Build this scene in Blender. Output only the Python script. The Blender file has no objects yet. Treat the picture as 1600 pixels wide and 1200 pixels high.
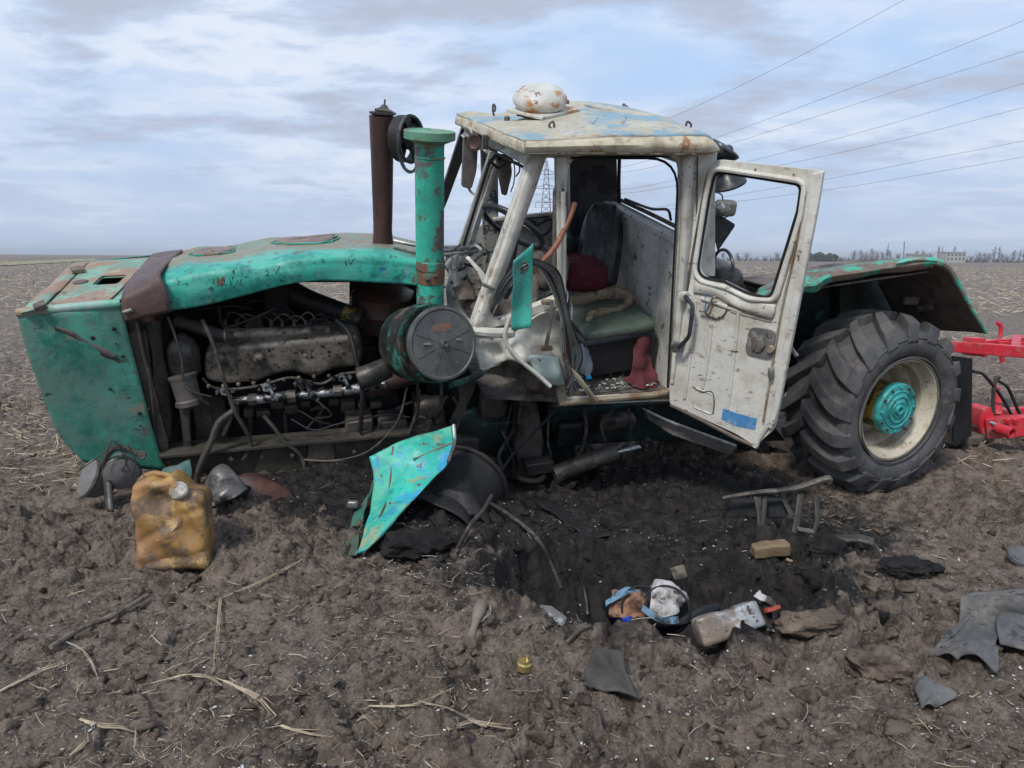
import bpy, bmesh, math, random
import numpy as np
from mathutils import Vector, Matrix, noise as mnoise
from mathutils.geometry import tessellate_polygon
random.seed(7); rng = np.random.default_rng(7)
sc = bpy.context.scene
COL = sc.collection
V = Vector
R_ = math.radians

# ------------------------------------------------------------------ camera
H = 1.6; F = 1200.0
PITCH, ROLL = R_(9.35), R_(0.4)
_fw = V((0, math.cos(PITCH), -math.sin(PITCH))); _rt0 = V((1, 0, 0)); _up0 = _rt0.cross(_fw)
_rt = _rt0*math.cos(ROLL) + _up0*math.sin(ROLL); _up = -_rt0*math.sin(ROLL) + _up0*math.cos(ROLL)
CAM = V((0, 0, H))
cd = bpy.data.cameras.new('camera'); cam = bpy.data.objects.new('camera', cd); COL.objects.link(cam)
cd.sensor_width = 36; cd.lens = 36*F/1600; cd.clip_start = .05; cd.clip_end = 12000
M = Matrix((( _rt.x, _up.x, -_fw.x, CAM.x), (_rt.y, _up.y, -_fw.y, CAM.y), (_rt.z, _up.z, -_fw.z, CAM.z), (0, 0, 0, 1)))
cam.matrix_world = M
sc.camera = cam
sc.render.resolution_x, sc.render.resolution_y = 1024, 768

# ------------------------------------------------------------------ world, sun, exposure
SUN_EL, SUN_AZ = R_(48), R_(-150)          # azimuth from +Y, clockwise seen from above
w = bpy.data.worlds.new('World'); sc.world = w; w.use_nodes = True
nt = w.node_tree; N_ = nt.nodes; L_ = nt.links
for n in list(N_): N_.remove(n)
def nd(tree, t, **kw):
    n = tree.nodes.new(t)
    for k, v in kw.items():
        if k in n.inputs.keys() if hasattr(n.inputs, 'keys') else False: n.inputs[k].default_value = v
        else: setattr(n, k, v)
    return n
def math_(tree, op, a, b=None, c=None, clamp=False):
    n = tree.nodes.new('ShaderNodeMath'); n.operation = op; n.use_clamp = clamp
    for i, x in enumerate((a, b, c)):
        if x is None: continue
        if isinstance(x, (int, float)): n.inputs[i].default_value = x
        else: tree.links.new(x, n.inputs[i])
    return n.outputs[0]
def mixc(tree, f, a, b):
    n = tree.nodes.new('ShaderNodeMix'); n.data_type = 'RGBA'
    for i, x in ((0, f), (6, a), (7, b)):
        if isinstance(x, (int, float)): n.inputs[i].default_value = x
        elif isinstance(x, (tuple, list)): n.inputs[i].default_value = tuple(x)[:3] + (1,)
        else: tree.links.new(x, n.inputs[i])
    return n.outputs[2]
def maprange(tree, x, lo, hi, a=0., b=1., smooth=True):
    n = tree.nodes.new('ShaderNodeMapRange'); n.interpolation_type = 'SMOOTHSTEP' if smooth else 'LINEAR'
    tree.links.new(x, n.inputs[0])
    for i, v in enumerate((lo, hi, a, b)): n.inputs[i+1].default_value = v
    return n.outputs[0]
def noise_(tree, vec, scale, detail=6, rough=.6, offs=(0, 0, 0), stretch=(1, 1, 1), dist=0.):
    mp = tree.nodes.new('ShaderNodeMapping'); tree.links.new(vec, mp.inputs[0])
    mp.inputs['Location'].default_value = offs; mp.inputs['Scale'].default_value = stretch
    n = tree.nodes.new('ShaderNodeTexNoise'); tree.links.new(mp.outputs[0], n.inputs['Vector'])
    n.inputs['Scale'].default_value = scale; n.inputs['Detail'].default_value = detail
    n.inputs['Roughness'].default_value = rough; n.inputs['Distortion'].default_value = dist
    return n.outputs['Fac']
sky = N_.new('ShaderNodeTexSky'); sky.sky_type = 'NISHITA'; sky.sun_disc = False
sky.sun_elevation = SUN_EL; sky.sun_rotation = SUN_AZ % (2*math.pi)
sky.altitude = 100; sky.air_density = 1.0; sky.dust_density = 1.5; sky.ozone_density = 1.5
tc = N_.new('ShaderNodeTexCoord'); gen = tc.outputs['Generated']
sp = N_.new('ShaderNodeSeparateXYZ'); L_.new(gen, sp.inputs[0])
zc_ = math_(nt, 'MAXIMUM', sp.outputs[2], 0.0)
den = math_(nt, 'ADD', zc_, 0.13)
cb = N_.new('ShaderNodeCombineXYZ')
L_.new(math_(nt, 'DIVIDE', sp.outputs[0], den), cb.inputs[0]); L_.new(math_(nt, 'DIVIDE', sp.outputs[1], den), cb.inputs[1])
cv = cb.outputs[0]
big = noise_(nt, cv, .55, 3, .5, (3.1, 1.7, 0))
c1 = noise_(nt, cv, 1.35, 7, .55, (7.3, 4.4, 0), (1, 1.0, 1), .25)
c2 = noise_(nt, cv, 1.55, 9, .60, (5.3, 2.4, 2), (.85, 1.1, 1), .15)
veil0 = maprange(nt, math_(nt, 'ADD', math_(nt, 'MULTIPLY', big, .6), math_(nt, 'MULTIPLY', c1, .4)), .38, .62)
veil = math_(nt, 'MULTIPLY', veil0, maprange(nt, sp.outputs[2], .0, .16, .35, 1.))
dark = maprange(nt, c2, .49, .66)
lowb = maprange(nt, sp.outputs[2], .0, .30, 1., 0.)
gain = .65/0.12
def g(c): return tuple(x*gain for x in c)
blue = mixc(nt, .90, sky.outputs[0], g((.42, .59, .85)))
hz = mixc(nt, math_(nt, 'MULTIPLY', lowb, .8), blue, g((.46, .55, .72)))
col = mixc(nt, math_(nt, 'MULTIPLY', veil, .72), hz, g((.63, .70, .83)))
dk = math_(nt, 'MULTIPLY', math_(nt, 'MULTIPLY', dark, maprange(nt, sp.outputs[2], .02, .12)), .92)
col = mixc(nt, dk, col, g((.43, .475, .595)))
edge = math_(nt, 'MULTIPLY', maprange(nt, c2, .40, .47), maprange(nt, c2, .56, .49))
col = mixc(nt, math_(nt, 'MULTIPLY', math_(nt, 'MULTIPLY', edge, veil), .6), col, g((.78, .82, .90)))
bg = N_.new('ShaderNodeBackground'); L_.new(col, bg.inputs[0]); bg.inputs[1].default_value = .12
wo = N_.new('ShaderNodeOutputWorld'); L_.new(bg.outputs[0], wo.inputs[0])
sl = bpy.data.lights.new('sun', 'SUN'); sl.energy = 1.5; sl.angle = R_(10); sl.color = (1, .96, .9)
so = bpy.data.objects.new('sun', sl); COL.objects.link(so)
sd = V((math.sin(SUN_AZ)*math.cos(SUN_EL), math.cos(SUN_AZ)*math.cos(SUN_EL), math.sin(SUN_EL)))
so.rotation_euler = (-sd).to_track_quat('-Z', 'Y').to_euler(); so.location = (0, 0, 30)
sc.view_settings.view_transform = 'Standard'; sc.view_settings.look = 'None'
sc.view_settings.exposure = 0.80; sc.view_settings.gamma = 1; sc.view_settings.use_curve_mapping = False
sc.render.engine = 'CYCLES'; sc.cycles.max_bounces = 6; sc.cycles.transparent_max_bounces = 8
sc.cycles.use_adaptive_sampling = True; sc.cycles.adaptive_threshold = .02; sc.cycles.use_denoising = True

# ------------------------------------------------------------------ places from sight lines
def ray(u, v):
    d = _fw + _rt*((u-800)/F) + _up*((600-v)/F)
    return d/d.y
def Q(u, v, d): return CAM + ray(u, v)*d
def frame(yaw, roll):
    y, r = R_(yaw), R_(roll)
    ex = V((math.cos(y), math.sin(y), 0)); ey = V((-math.sin(y)*math.cos(r), math.cos(y)*math.cos(r), math.sin(r)))
    return ex, ey, ex.cross(ey)
TX, TY, TZ = frame(14, 14)       # front half and cab lean towards the camera
RX, RY, RZ = frame(14, 5)
O = Q(1403, 643, 5.3)
def hit(u, v, n, off):
    r = ray(u, v); return CAM + r*((off - CAM.dot(n))/r.dot(n))
def T(u, v, k): return hit(u, v, TY, O.dot(TY)+k)
def R(u, v, k): return hit(u, v, RY, O.dot(RY)+k)
def px(p): return (p-CAM).dot(_fw)/F       # metres per photo pixel at p

# ------------------------------------------------------------------ materials
MATS = {}
def mat(name, base, rough=.6, metal=0., layers=(), bump=.15, bscale=25., spec=.4, alpha=None, var=.25, trans=0., zone=None):
    if name in MATS: return MATS[name]
    m = bpy.data.materials.new(name); m.use_nodes = True; t = m.node_tree
    b = t.nodes['Principled BSDF']; co = t.nodes.new('ShaderNodeTexCoord').outputs['Object']
    b.inputs['Metallic'].default_value = metal; b.inputs['Specular IOR Level'].default_value = spec
    n0 = noise_(t, co, 3.5, 6, .65, (random.random()*9, 1, 2))
    n1 = noise_(t, co, 28, 6, .7, (2, random.random()*9, 2))
    c = mixc(t, maprange(t, n0, .3, .7), tuple(x*(1-var) for x in base), tuple(min(1, x*(1+var)) for x in base))
    c = mixc(t, maprange(t, n1, .35, .75, 0, var*1.4), c, tuple(x*.45 for x in base))
    rr = maprange(t, n1, .3, .7, max(0, rough-.12), min(1, rough+.12))
    hgt = n1
    for i, ly in enumerate(layers):
        lc, s, lo, hi = ly[:4]; st = ly[4] if len(ly) > 4 else (1, 1, 1)
        f = maprange(t, noise_(t, co, s, 10, .70, (i*3.7+random.random()*5, i*1.3, 5), st, .1), lo-.022, hi-.022)
        c = mixc(t, f, c, lc)
        hgt = math_(t, 'SUBTRACT', hgt, math_(t, 'MULTIPLY', f, .35))
    if zone:
        vec, lo, hi, za, zb = zone; dp = t.nodes.new('ShaderNodeVectorMath'); dp.operation = 'DOT_PRODUCT'; t.links.new(co, dp.inputs[0]); dp.inputs[1].default_value = vec
        q = math_(t, 'ADD', dp.outputs['Value'], math_(t, 'MULTIPLY', math_(t, 'SUBTRACT', noise_(t, co, 4.2, 9, .68, (4, 4, 1)), .5), 1.1*abs(hi-lo)*2))
        zc = mixc(t, maprange(t, noise_(t, co, 7, 8, .65), .42, .6), za, zb)
        c = mixc(t, maprange(t, q, lo, hi), c, zc)
    t.links.new(c, b.inputs['Base Color']); t.links.new(rr, b.inputs['Roughness'])
    if bump:
        fn = noise_(t, co, bscale, 8, .65)
        bp = t.nodes.new('ShaderNodeBump'); bp.inputs['Strength'].default_value = bump; bp.inputs['Distance'].default_value = .02
        t.links.new(math_(t, 'ADD', hgt, fn), bp.inputs['Height']); t.links.new(bp.outputs[0], b.inputs['Normal'])
    if alpha is not None: b.inputs['Alpha'].default_value = alpha
    if trans: b.inputs['Transmission Weight'].default_value = trans; b.inputs['IOR'].default_value = 1.3
    MATS[name] = m; return m
RUST = (.15, .075, .045); RUSTD = (.07, .035, .025); PINKR = (.22, .12, .095); DUST = (.20, .17, .14)
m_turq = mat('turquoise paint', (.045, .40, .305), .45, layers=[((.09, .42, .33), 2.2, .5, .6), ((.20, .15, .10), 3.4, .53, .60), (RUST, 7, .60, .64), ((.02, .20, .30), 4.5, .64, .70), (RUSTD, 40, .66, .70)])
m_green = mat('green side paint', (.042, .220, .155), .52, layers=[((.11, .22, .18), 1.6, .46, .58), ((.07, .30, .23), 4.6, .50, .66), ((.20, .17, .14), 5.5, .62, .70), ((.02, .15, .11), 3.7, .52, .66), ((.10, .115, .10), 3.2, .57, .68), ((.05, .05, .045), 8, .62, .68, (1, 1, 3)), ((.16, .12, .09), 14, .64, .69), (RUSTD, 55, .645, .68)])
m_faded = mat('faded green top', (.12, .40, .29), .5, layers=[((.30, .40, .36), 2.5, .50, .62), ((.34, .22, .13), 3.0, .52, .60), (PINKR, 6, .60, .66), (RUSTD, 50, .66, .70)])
m_hatch = mat('rusty hatch paint', (.20, .36, .27), .55, layers=[((.30, .19, .13), 3.4, .44, .56), ((.40, .33, .24), 6, .58, .68), (RUST, 12, .60, .66)])
m_strap = mat('brown strap steel', (.125, .078, .068), .55, layers=[((.09, .06, .055), 5, .5, .65), ((.20, .12, .10), 9, .6, .7)])
m_rustpatch = mat('bare rusty plate', (.20, .15, .13), .6, layers=[((.28, .17, .12), 7, .5, .62)])
m_exh = mat('exhaust steel', (.060, .032, .030), .42, layers=[((.10, .045, .035), 6, .5, .65, (1, 1, .3)), ((.13, .11, .10), 30, .68, .72)], bump=.05)
m_white = mat('old white paint', (.66, .635, .56), .5, layers=[((.42, .40, .35), 3, .5, .66), ((.36, .27, .17), 5, .60, .70), ((.16, .10, .07), 16, .64, .68), ((.05, .045, .04), 34, .655, .68, (1, 1, .5)), ((.10, .22, .40), 6.5, .70, .715)], var=.12)
m_door = mat('door inner paint', (.67, .65, .59), .5, layers=[((.50, .46, .38), 2.5, .48, .66), ((.36, .27, .17), 4.2, .60, .70), ((.30, .26, .21), 9, .60, .66, (1, 1, 3)), ((.05, .045, .04), 11, .655, .675, (1, 1, 3.5)), ((.04, .035, .03), 38, .675, .69), ((.12, .26, .48), 9, .70, .71, (1, 1, 3))], var=.1)
m_grayw = mat('grimy interior paint', (.43, .42, .39), .6, layers=[((.22, .215, .20), 3.5, .45, .62), ((.06, .055, .05), 12, .62, .66), ((.20, .13, .09), 8, .66, .70)], var=.18)
m_rearw = mat('rear wall paint', (.58, .565, .53), .6, layers=[((.34, .33, .31), 3, .5, .66), ((.07, .06, .055), 11, .62, .65), ((.05, .04, .04), 40, .64, .66)], var=.15)
m_roof = mat('roof paint', (.46, .43, .34), .5, layers=[((.20, .33, .40), 2.3, .50, .58), ((.43, .38, .27), 4.6, .53, .62), ((.33, .19, .10), 6.5, .60, .68), ((.12, .06, .04), 24, .63, .67)], var=.15)
m_rooflip = mat('roof lip paint', (.60, .54, .40), .5, layers=[((.36, .30, .20), 5, .50, .64), ((.33, .16, .06), 6.5, .58, .67), ((.11, .21, .30), 9, .68, .70)], var=.15)
m_vent = mat('rusty vent paint', (.58, .57, .51), .45, layers=[((.40, .19, .07), 6, .555, .64), ((.16, .06, .04), 12, .62, .66)], var=.12)
m_oily = mat('oily engine metal', (.12, .105, .09), .45, .3, layers=[((.03, .028, .026), 5, .5, .65), ((.10, .085, .07), 9, .6, .7), ((.16, .15, .14), 60, .66, .72)], bump=.3)
m_cover = mat('dusty valve cover', (.28, .24, .195), .42, .35, layers=[((.07, .062, .052), 4, .46, .64), ((.03, .028, .025), 30, .58, .62), ((.26, .23, .19), 45, .66, .72)], bump=.3)
m_shine = mat('wet oiled alloy', (.34, .34, .35), .22, .6, layers=[((.03, .03, .03), 14, .48, .56), ((.10, .08, .06), 9, .6, .7)], bump=.3)
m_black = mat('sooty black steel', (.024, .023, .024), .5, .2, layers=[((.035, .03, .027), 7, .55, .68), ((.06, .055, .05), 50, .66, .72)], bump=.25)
m_dkgreen = mat('sooty green steel', (.018, .035, .032), .5, .1, layers=[((.012, .012, .012), 4, .45, .6), ((.012, .12, .09), 4.6, .58, .68), ((.05, .03, .02), 7, .62, .7)], bump=.2)
m_frame = mat('dirty frame steel', (.075, .066, .054), .6, .1, layers=[((.04, .038, .032), 3, .48, .62), ((.03, .11, .08), 6, .64, .70), ((.02, .018, .016), 22, .60, .63), ((.14, .12, .10), 30, .66, .72)])
m_filter = mat('filter canister', (.135, .12, .11), .55, .2, layers=[((.075, .065, .058), 6, .5, .64)])
m_filterd = mat('dark filter canister', (.085, .077, .070), .42, .3, layers=[((.03, .028, .026), 6, .5, .64)])
m_lid = mat('grey lid metal', (.13, .13, .125), .5, .3, layers=[((.085, .085, .082), 5, .5, .64), ((.20, .20, .19), 40, .64, .70)], bump=.08)
m_barrel = mat('green air cleaner', (.045, .20, .15), .45, layers=[((.02, .022, .02), 5, .45, .55, (1, 1, .6)), ((.10, .075, .06), 8, .56, .64), ((.03, .34, .26), 12, .62, .68)])
m_tyre = mat('dusty tyre rubber', (.080, .080, .082), .78, layers=[((.115, .110, .105), 4, .46, .62), ((.15, .125, .105), 7, .60, .68), ((.025, .025, .025), 30, .66, .70)], bump=.12, spec=.25)
m_rubber = mat('torn rubber', (.11, .11, .112), .8, layers=[((.17, .155, .14), 4, .48, .64), ((.04, .04, .04), 14, .58, .66)], bump=.2, spec=.2)
m_hose = mat('dirty hose rubber', (.055, .050, .045), .6, layers=[((.13, .11, .09), 9, .52, .64)], bump=.1)
m_wireg = mat('grey wires', (.16, .165, .165), .35, .4, bump=0)
m_wireb = mat('black wires', (.022, .022, .025), .45, bump=0)
m_rim = mat('cream rim paint', (.52, .47, .37), .5, layers=[((.34, .27, .19), 4, .54, .68), ((.20, .10, .05), 16, .62, .68), ((.09, .05, .03), 45, .64, .68)], var=.12)
m_yellow = mat('yellow hub paint', (.36, .24, .035), .5, layers=[((.10, .07, .03), 9, .5, .58), ((.03, .03, .02), 18, .56, .62)])
m_hub = mat('turquoise hub paint', (.06, .42, .40), .45, layers=[((.03, .22, .20), 12, .52, .62), ((.30, .27, .08), 14, .62, .68)])
m_fend = mat('fender outer paint', (.17, .125, .095), .6, layers=[((.22, .17, .13), 3, .5, .66), ((.05, .36, .25), 5.0, .535, .575), ((.05, .03, .02), 20, .64, .68)])
m_fendg = mat('fender green paint', (.07, .42, .30), .5, layers=[((.20, .16, .12), 7, .48, .56), ((.30, .36, .25), 12, .58, .64)])
m_under = mat('fender underside', (.15, .118, .097), .7, layers=[((.035, .03, .026), 3, .5, .66), ((.11, .085, .065), 8, .62, .70)])
m_flap = mat('rubber flap', (.022, .023, .025), .65, spec=.2)
m_red = mat('red implement paint', (.55, .028, .045), .45, layers=[((.58, .12, .13), 4, .52, .70), ((.30, .16, .12), 7, .57, .68), ((.10, .05, .04), 14, .62, .68)], var=.1, bump=.04)
m_chrome = mat('dull chrome', (.50, .50, .48), .28, .9, layers=[((.20, .18, .15), 14, .58, .66)], bump=.04)
m_orange = mat('rusty orange rod', (.30, .115, .065), .5, layers=[((.18, .07, .04), 12, .5, .62)])
m_vinyl = mat('black ribbed vinyl', (.034, .038, .046), .36, layers=[((.075, .078, .082), 7, .52, .66)], bump=.08)
m_seat = mat('green seat vinyl', (.075, .105, .080), .42, layers=[((.13, .14, .11), 6, .50, .66, (1, 3, 1)), ((.05, .06, .05), 13, .60, .68)], bump=.1)
m_foam = mat('dirty seat foam', (.40, .32, .22), .95, layers=[((.18, .14, .10), 9, .5, .62), ((.44, .33, .15), 5, .62, .70)], bump=.9, bscale=60)
m_maroon = mat('maroon cloth', (.10, .012, .022), .9, layers=[((.20, .17, .14), 5, .60, .68)], bump=.3)
m_redcl = mat('faded red cloth', (.125, .028, .034), .9, layers=[((.10, .028, .03), 7, .5, .64)], bump=.3)
m_grcl = mat('grey brown cloth', (.20, .175, .15), .95, layers=[((.12, .10, .09), 7, .5, .64)], bump=.3)
m_floor = mat('dirty floor mat', (.13, .115, .10), .8, layers=[((.05, .045, .04), 6, .5, .62), ((.20, .17, .14), 30, .62, .68)])
m_sill = mat('worn sill', (.36, .31, .22), .6, layers=[((.20, .12, .065), 5, .48, .60), ((.06, .045, .035), 18, .60, .66)])
m_crush = mat('crushed rusty sheet', (.15, .12, .095), .7, layers=[((.07, .055, .045), 5, .48, .62), ((.26, .20, .15), 10, .62, .70)])
m_glassg = mat('green tinted plastic', (.05, .40, .33), .22, layers=[((.14, .42, .36), 4, .48, .60), ((.16, .22, .18), 12, .58, .66)], alpha=.84, bump=0, var=.1)
m_petb = mat('clear bottle plastic', (.50, .55, .60), .08, alpha=.38, bump=0, var=.05)
m_bluec = mat('blue plastic', (.02, .30, .66), .4, bump=0, var=.05)
m_bluep = mat('blue paint patch', (.070, .25, .50), .5, layers=[((.58, .55, .48), 12, .575, .60), ((.05, .05, .05), 30, .63, .66), ((.12, .30, .50), 5, .5, .6)])
m_jerry = mat('yellow stained plastic', (.42, .245, .075), .45, layers=[((.32, .16, .075), 3.4, .50, .64), ((.52, .38, .16), 7, .585, .66), ((.15, .10, .065), 4.8, .50, .60), ((.32, .19, .08), 14, .56, .66), ((.08, .06, .04), 40, .67, .69)], bump=.25, bscale=9)
m_capw = mat('dirty white plastic', (.50, .48, .42), .5, layers=[((.25, .22, .18), 18, .5, .6)])
m_lamp = mat('dusty lamp shell', (.165, .155, .15), .6, layers=[((.20, .18, .16), 5, .52, .68)])
m_wood = mat('weathered wood', (.23, .165, .10), .8, layers=[((.16, .11, .065), 9, .5, .6, (.3, 1, 4)), ((.05, .04, .03), 7, .62, .68)])
m_bark = mat('grey bark', (.19, .155, .125), .9, layers=[((.06, .05, .04), 12, .5, .6)])
m_straw = mat('dry straw', (.46, .375, .26), .8, layers=[((.30, .23, .15), 5, .5, .6)], var=.3, bump=0)
m_strawp = mat('pale straw', (.50, .44, .36), .8, layers=[((.33, .27, .20), 5, .5, .6)], var=.3, bump=0)
m_shard = mat('glass crumbs', (.58, .60, .57), .25, layers=[((.25, .24, .22), 5, .47, .53), ((.75, .76, .74), 9, .55, .6)], var=.2, bump=0)
m_rock = mat('soil clods', (.150, .115, .090), .95, layers=[((.22, .172, .138), 6, .48, .66), ((.070, .055, .046), 14, .55, .66)], bump=.9, bscale=35, spec=.15)
m_rockd = mat('scorched clods', (.020, .0185, .0185), .8, layers=[((.045, .038, .034), 6, .52, .66), ((.02, .018, .018), 14, .52, .62)], bump=.9, bscale=35, spec=.25)
m_rag = mat('white knitted rag', (.50, .48, .46), .9, layers=[((.24, .22, .20), 9, .53, .62), ((.08, .07, .06), 16, .58, .62)], bump=.5, bscale=60)
m_ragb = mat('brown rag', (.26, .14, .085), .9, layers=[((.10, .055, .04), 14, .52, .60)], bump=.5, bscale=30)
m_ragbl = mat('pale blue cloth', (.13, .24, .33), .8, layers=[((.05, .06, .07), 14, .5, .6)], bump=.2)
m_dblue = mat('dark blue plastic', (.02, .05, .35), .4, bump=0)
m_brass = mat('brass', (.50, .40, .17), .35, .7, bump=.05)
m_paintc = mat('burnt canister metal', (.22, .17, .135), .45, .4, layers=[((.34, .35, .36), 4, .50, .56), ((.56, .54, .51), 8, .60, .65), ((.07, .05, .042), 9, .58, .62)], bump=.3)
m_pane = mat('dirty glass sheet', (.16, .15, .14), .25, layers=[((.20, .14, .10), 4, .52, .62), ((.40, .46, .50), 5, .58, .66)], bump=.05)
m_galv = mat('galvanised plate', (.27, .26, .24), .4, .5, layers=[((.40, .39, .36), 9, .54, .62), ((.10, .07, .05), 16, .62, .66)])
m_pylon = mat('pylon steel', (.13, .14, .16), .7, bump=0); m_cond = mat('weathered conductor', (.15, .16, .19), .7, bump=0)
m_fartree = mat('far bare wood', (.125, .105, .095), .95, bump=0)
m_evg = mat('dark evergreen', (.035, .045, .035), .9, bump=0)
m_bldg = mat('far pale render', (.40, .39, .37), .9, bump=0, var=.08)
m_bwin = mat('far window', (.12, .12, .13), .4, bump=0)

# ------------------------------------------------------------------ mesh helpers
def mk(name, geo, m, parent=None, smooth=True, solid=0., bevel=0., sub=0, smoothangle=40, offset=0.):
    vs, fs = geo
    me = bpy.data.meshes.new(name)
    L = BASE.get(parent.name, V((0, 0, 0))) if parent else None
    if parent is None:
        n = len(vs); c = V((sum(v[0] for v in vs)/n, sum(v[1] for v in vs)/n, min(v[2] for v in vs)))
    else: c = L
    me.from_pydata([(v[0]-c[0], v[1]-c[1], v[2]-c[2]) for v in vs], [], fs)
    me.materials.append(m); me.validate()
    bm = bmesh.new(); bm.from_mesh(me); bmesh.ops.recalc_face_normals(bm, faces=bm.faces); bm.to_mesh(me); bm.free()
    if smooth:
        me.polygons.foreach_set('use_smooth', [True]*len(me.polygons))
        try: me.set_sharp_from_angle(angle=R_(smoothangle))
        except Exception: pass
    o = bpy.data.objects.new(name, me); COL.objects.link(o)
    if parent is None: o.location = c; BASE[o.name] = c
    else: o.parent = parent; BASE[o.name] = L
    if solid:
        s = o.modifiers.new('s', 'SOLIDIFY'); s.thickness = solid; s.offset = offset
    if bevel:
        b = o.modifiers.new('b', 'BEVEL'); b.width = bevel; b.segments = 2; b.limit_method = 'ANGLE'; b.angle_limit = R_(35)
    if sub:
        s = o.modifiers.new('u', 'SUBSURF'); s.levels = s.render_levels = sub
    return o
BASE = {}
def tag(o, label=None, cat=None, group=None, kind=None):
    if label: o['label'] = label
    if cat: o['category'] = cat
    if group: o['group'] = group
    if kind: o['kind'] = kind
    return o
def thing(name, loc, label, cat, group=None):
    o = bpy.data.objects.new(name, None); COL.objects.link(o); o.location = loc; BASE[o.name] = V(loc); o.empty_display_size = .1
    return tag(o, label, cat, group)
def join(*gs):
    vs, fs = [], []
    for a, b in gs:
        k = len(vs); vs += list(a); fs += [tuple(i+k for i in f) for f in b]
    return vs, fs
def catmull(pts, n):
    pts = [V(p) for p in pts]
    if len(pts) == 2: return [pts[0].lerp(pts[1], i/n) for i in range(n+1)]
    P = [pts[0]*2-pts[1]] + pts + [pts[-1]*2-pts[-2]]
    out = []; segs = len(pts)-1
    for i in range(n+1):
        t = i/n*segs; s = min(int(t), segs-1); t -= s
        a, b, c, d = P[s:s+4]
        out.append(.5*((2*b) + (c-a)*t + (2*a-5*b+4*c-d)*t*t + (3*b-a-3*c+d)*t**3))
    return out
def tube(pts, r, n=8, seg=None, smooth=True, wob=0.):
    """r: a radius or a list of radii along the path"""
    seg = seg or (len(pts)-1)*5
    C = catmull(pts, seg) if smooth else [V(p) for p in pts]
    m = len(C); vs, fs = [], []
    rs = [r]*m if not isinstance(r, (list, tuple)) else [np.interp(i/(m-1), np.linspace(0, 1, len(r)), r) for i in range(m)]
    up = None
    for i, p in enumerate(C):
        t = (C[min(i+1, m-1)]-C[max(i-1, 0)])
        t = t.normalized() if t.length > 1e-9 else V((0, 0, 1))
        if up is None: up = t.orthogonal().normalized()
        up = (up - t*up.dot(t)); up = up.normalized() if up.length > 1e-6 else t.orthogonal().normalized()
        s = t.cross(up)
        rr = rs[i]*(1+wob*(random.random()-.5))
        for j in range(n):
            a = 2*math.pi*j/n; vs.append(p + (up*math.cos(a)+s*math.sin(a))*rr)
    for i in range(m-1):
        for j in range(n): fs.append((i*n+j, i*n+(j+1) % n, (i+1)*n+(j+1) % n, (i+1)*n+j))
    fs.append(tuple(range(n))[::-1]); fs.append(tuple((m-1)*n+j for j in range(n)))
    return vs, fs
def basis(axis, ref=None):
    a = V(axis).normalized(); r = V(ref) if ref is not None else a.orthogonal()
    x = (r - a*r.dot(a)).normalized(); return x, a.cross(x), a
def lathe(c, axis, prof, n=32, ref=None, sx=1., sy=1., close=True):
    x, y, a = basis(axis, ref); vs, fs = [], []; c = V(c)
    for r, t in prof:
        for j in range(n):
            q = 2*math.pi*j/n; vs.append(c + a*t + (x*math.cos(q)*sx + y*math.sin(q)*sy)*r)
    m = len(prof)
    for i in range(m-1):
        for j in range(n): fs.append((i*n+j, i*n+(j+1) % n, (i+1)*n+(j+1) % n, (i+1)*n+j))
    if close:
        fs.append(tuple(range(n))[::-1]); fs.append(tuple((m-1)*n+j for j in range(n)))
    return vs, fs
def torus(c, axis, R0, r, n=40, k=10, ref=None, sy=1., a0=0, a1=360):
    x, y, a = basis(axis, ref); full = a1-a0 >= 360; vs, fs = [], []; c = V(c)
    m = n if full else n+1
    for i in range(m):
        q = R_(a0+(a1-a0)*i/n); d = x*math.cos(q)+y*math.sin(q)*sy
        for j in range(k):
            b = 2*math.pi*j/k; vs.append(c + d*(R0+r*math.cos(b)) + a*r*math.sin(b))
    for i in range(n):
        i2 = (i+1) % m
        for j in range(k): fs.append((i*k+j, i2*k+j, i2*k+(j+1) % k, i*k+(j+1) % k))
    return vs, fs
def prism(loop, vec, holes=()):
    loops = [[V(p) for p in loop]] + [[V(p) for p in h] for h in holes]; vec = V(vec)
    tris = tessellate_polygon(loops); flat = [p for l in loops for p in l]; n = len(flat)
    vs = flat + [p+vec for p in flat]; fs = []
    if holes:
        fs += [tuple(t) for t in tris] + [tuple(i+n for i in reversed(t)) for t in tris]
    else:
        fs += [tuple(range(n)), tuple(i+n for i in reversed(range(n)))]
    k = 0
    for l in loops:
        m = len(l)
        for i in range(m): fs.append((k+i, k+(i+1) % m, n+k+(i+1) % m, n+k+i))
        k += m
    return vs, fs
def box(c, x, y, z):
    c, x, y, z = V(c), V(x), V(y), V(z)
    vs = [c+x*a+y*b+z*d for a in (-1, 1) for b in (-1, 1) for d in (-1, 1)]
    return vs, [(0, 1, 3, 2), (4, 6, 7, 5), (0, 4, 5, 1), (2, 3, 7, 6), (0, 2, 6, 4), (1, 5, 7, 3)]
def bar(a, b, wv, hv): 
    a, b = V(a), V(b); return box((a+b)/2, (b-a)/2, wv, hv)
def roundloop(pts, r=.25, n=5):
    """rounds the corners of a loop of points; r = share of the shorter side, or a list"""
    out = []; m = len(pts); pts = [V(p) for p in pts]
    for i, p in enumerate(pts):
        a, b = pts[i-1], pts[(i+1) % m]; rr = r[i] if isinstance(r, (list, tuple)) else r
        if rr <= 0: out.append(p); continue
        d = min((a-p).length, (b-p).length)*rr
        s = p+(a-p).normalized()*d; e = p+(b-p).normalized()*d
        for j in range(n+1):
            t = j/n; out.append(s*(1-t)**2 + p*2*t*(1-t) + e*t*t)
    return out
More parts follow.
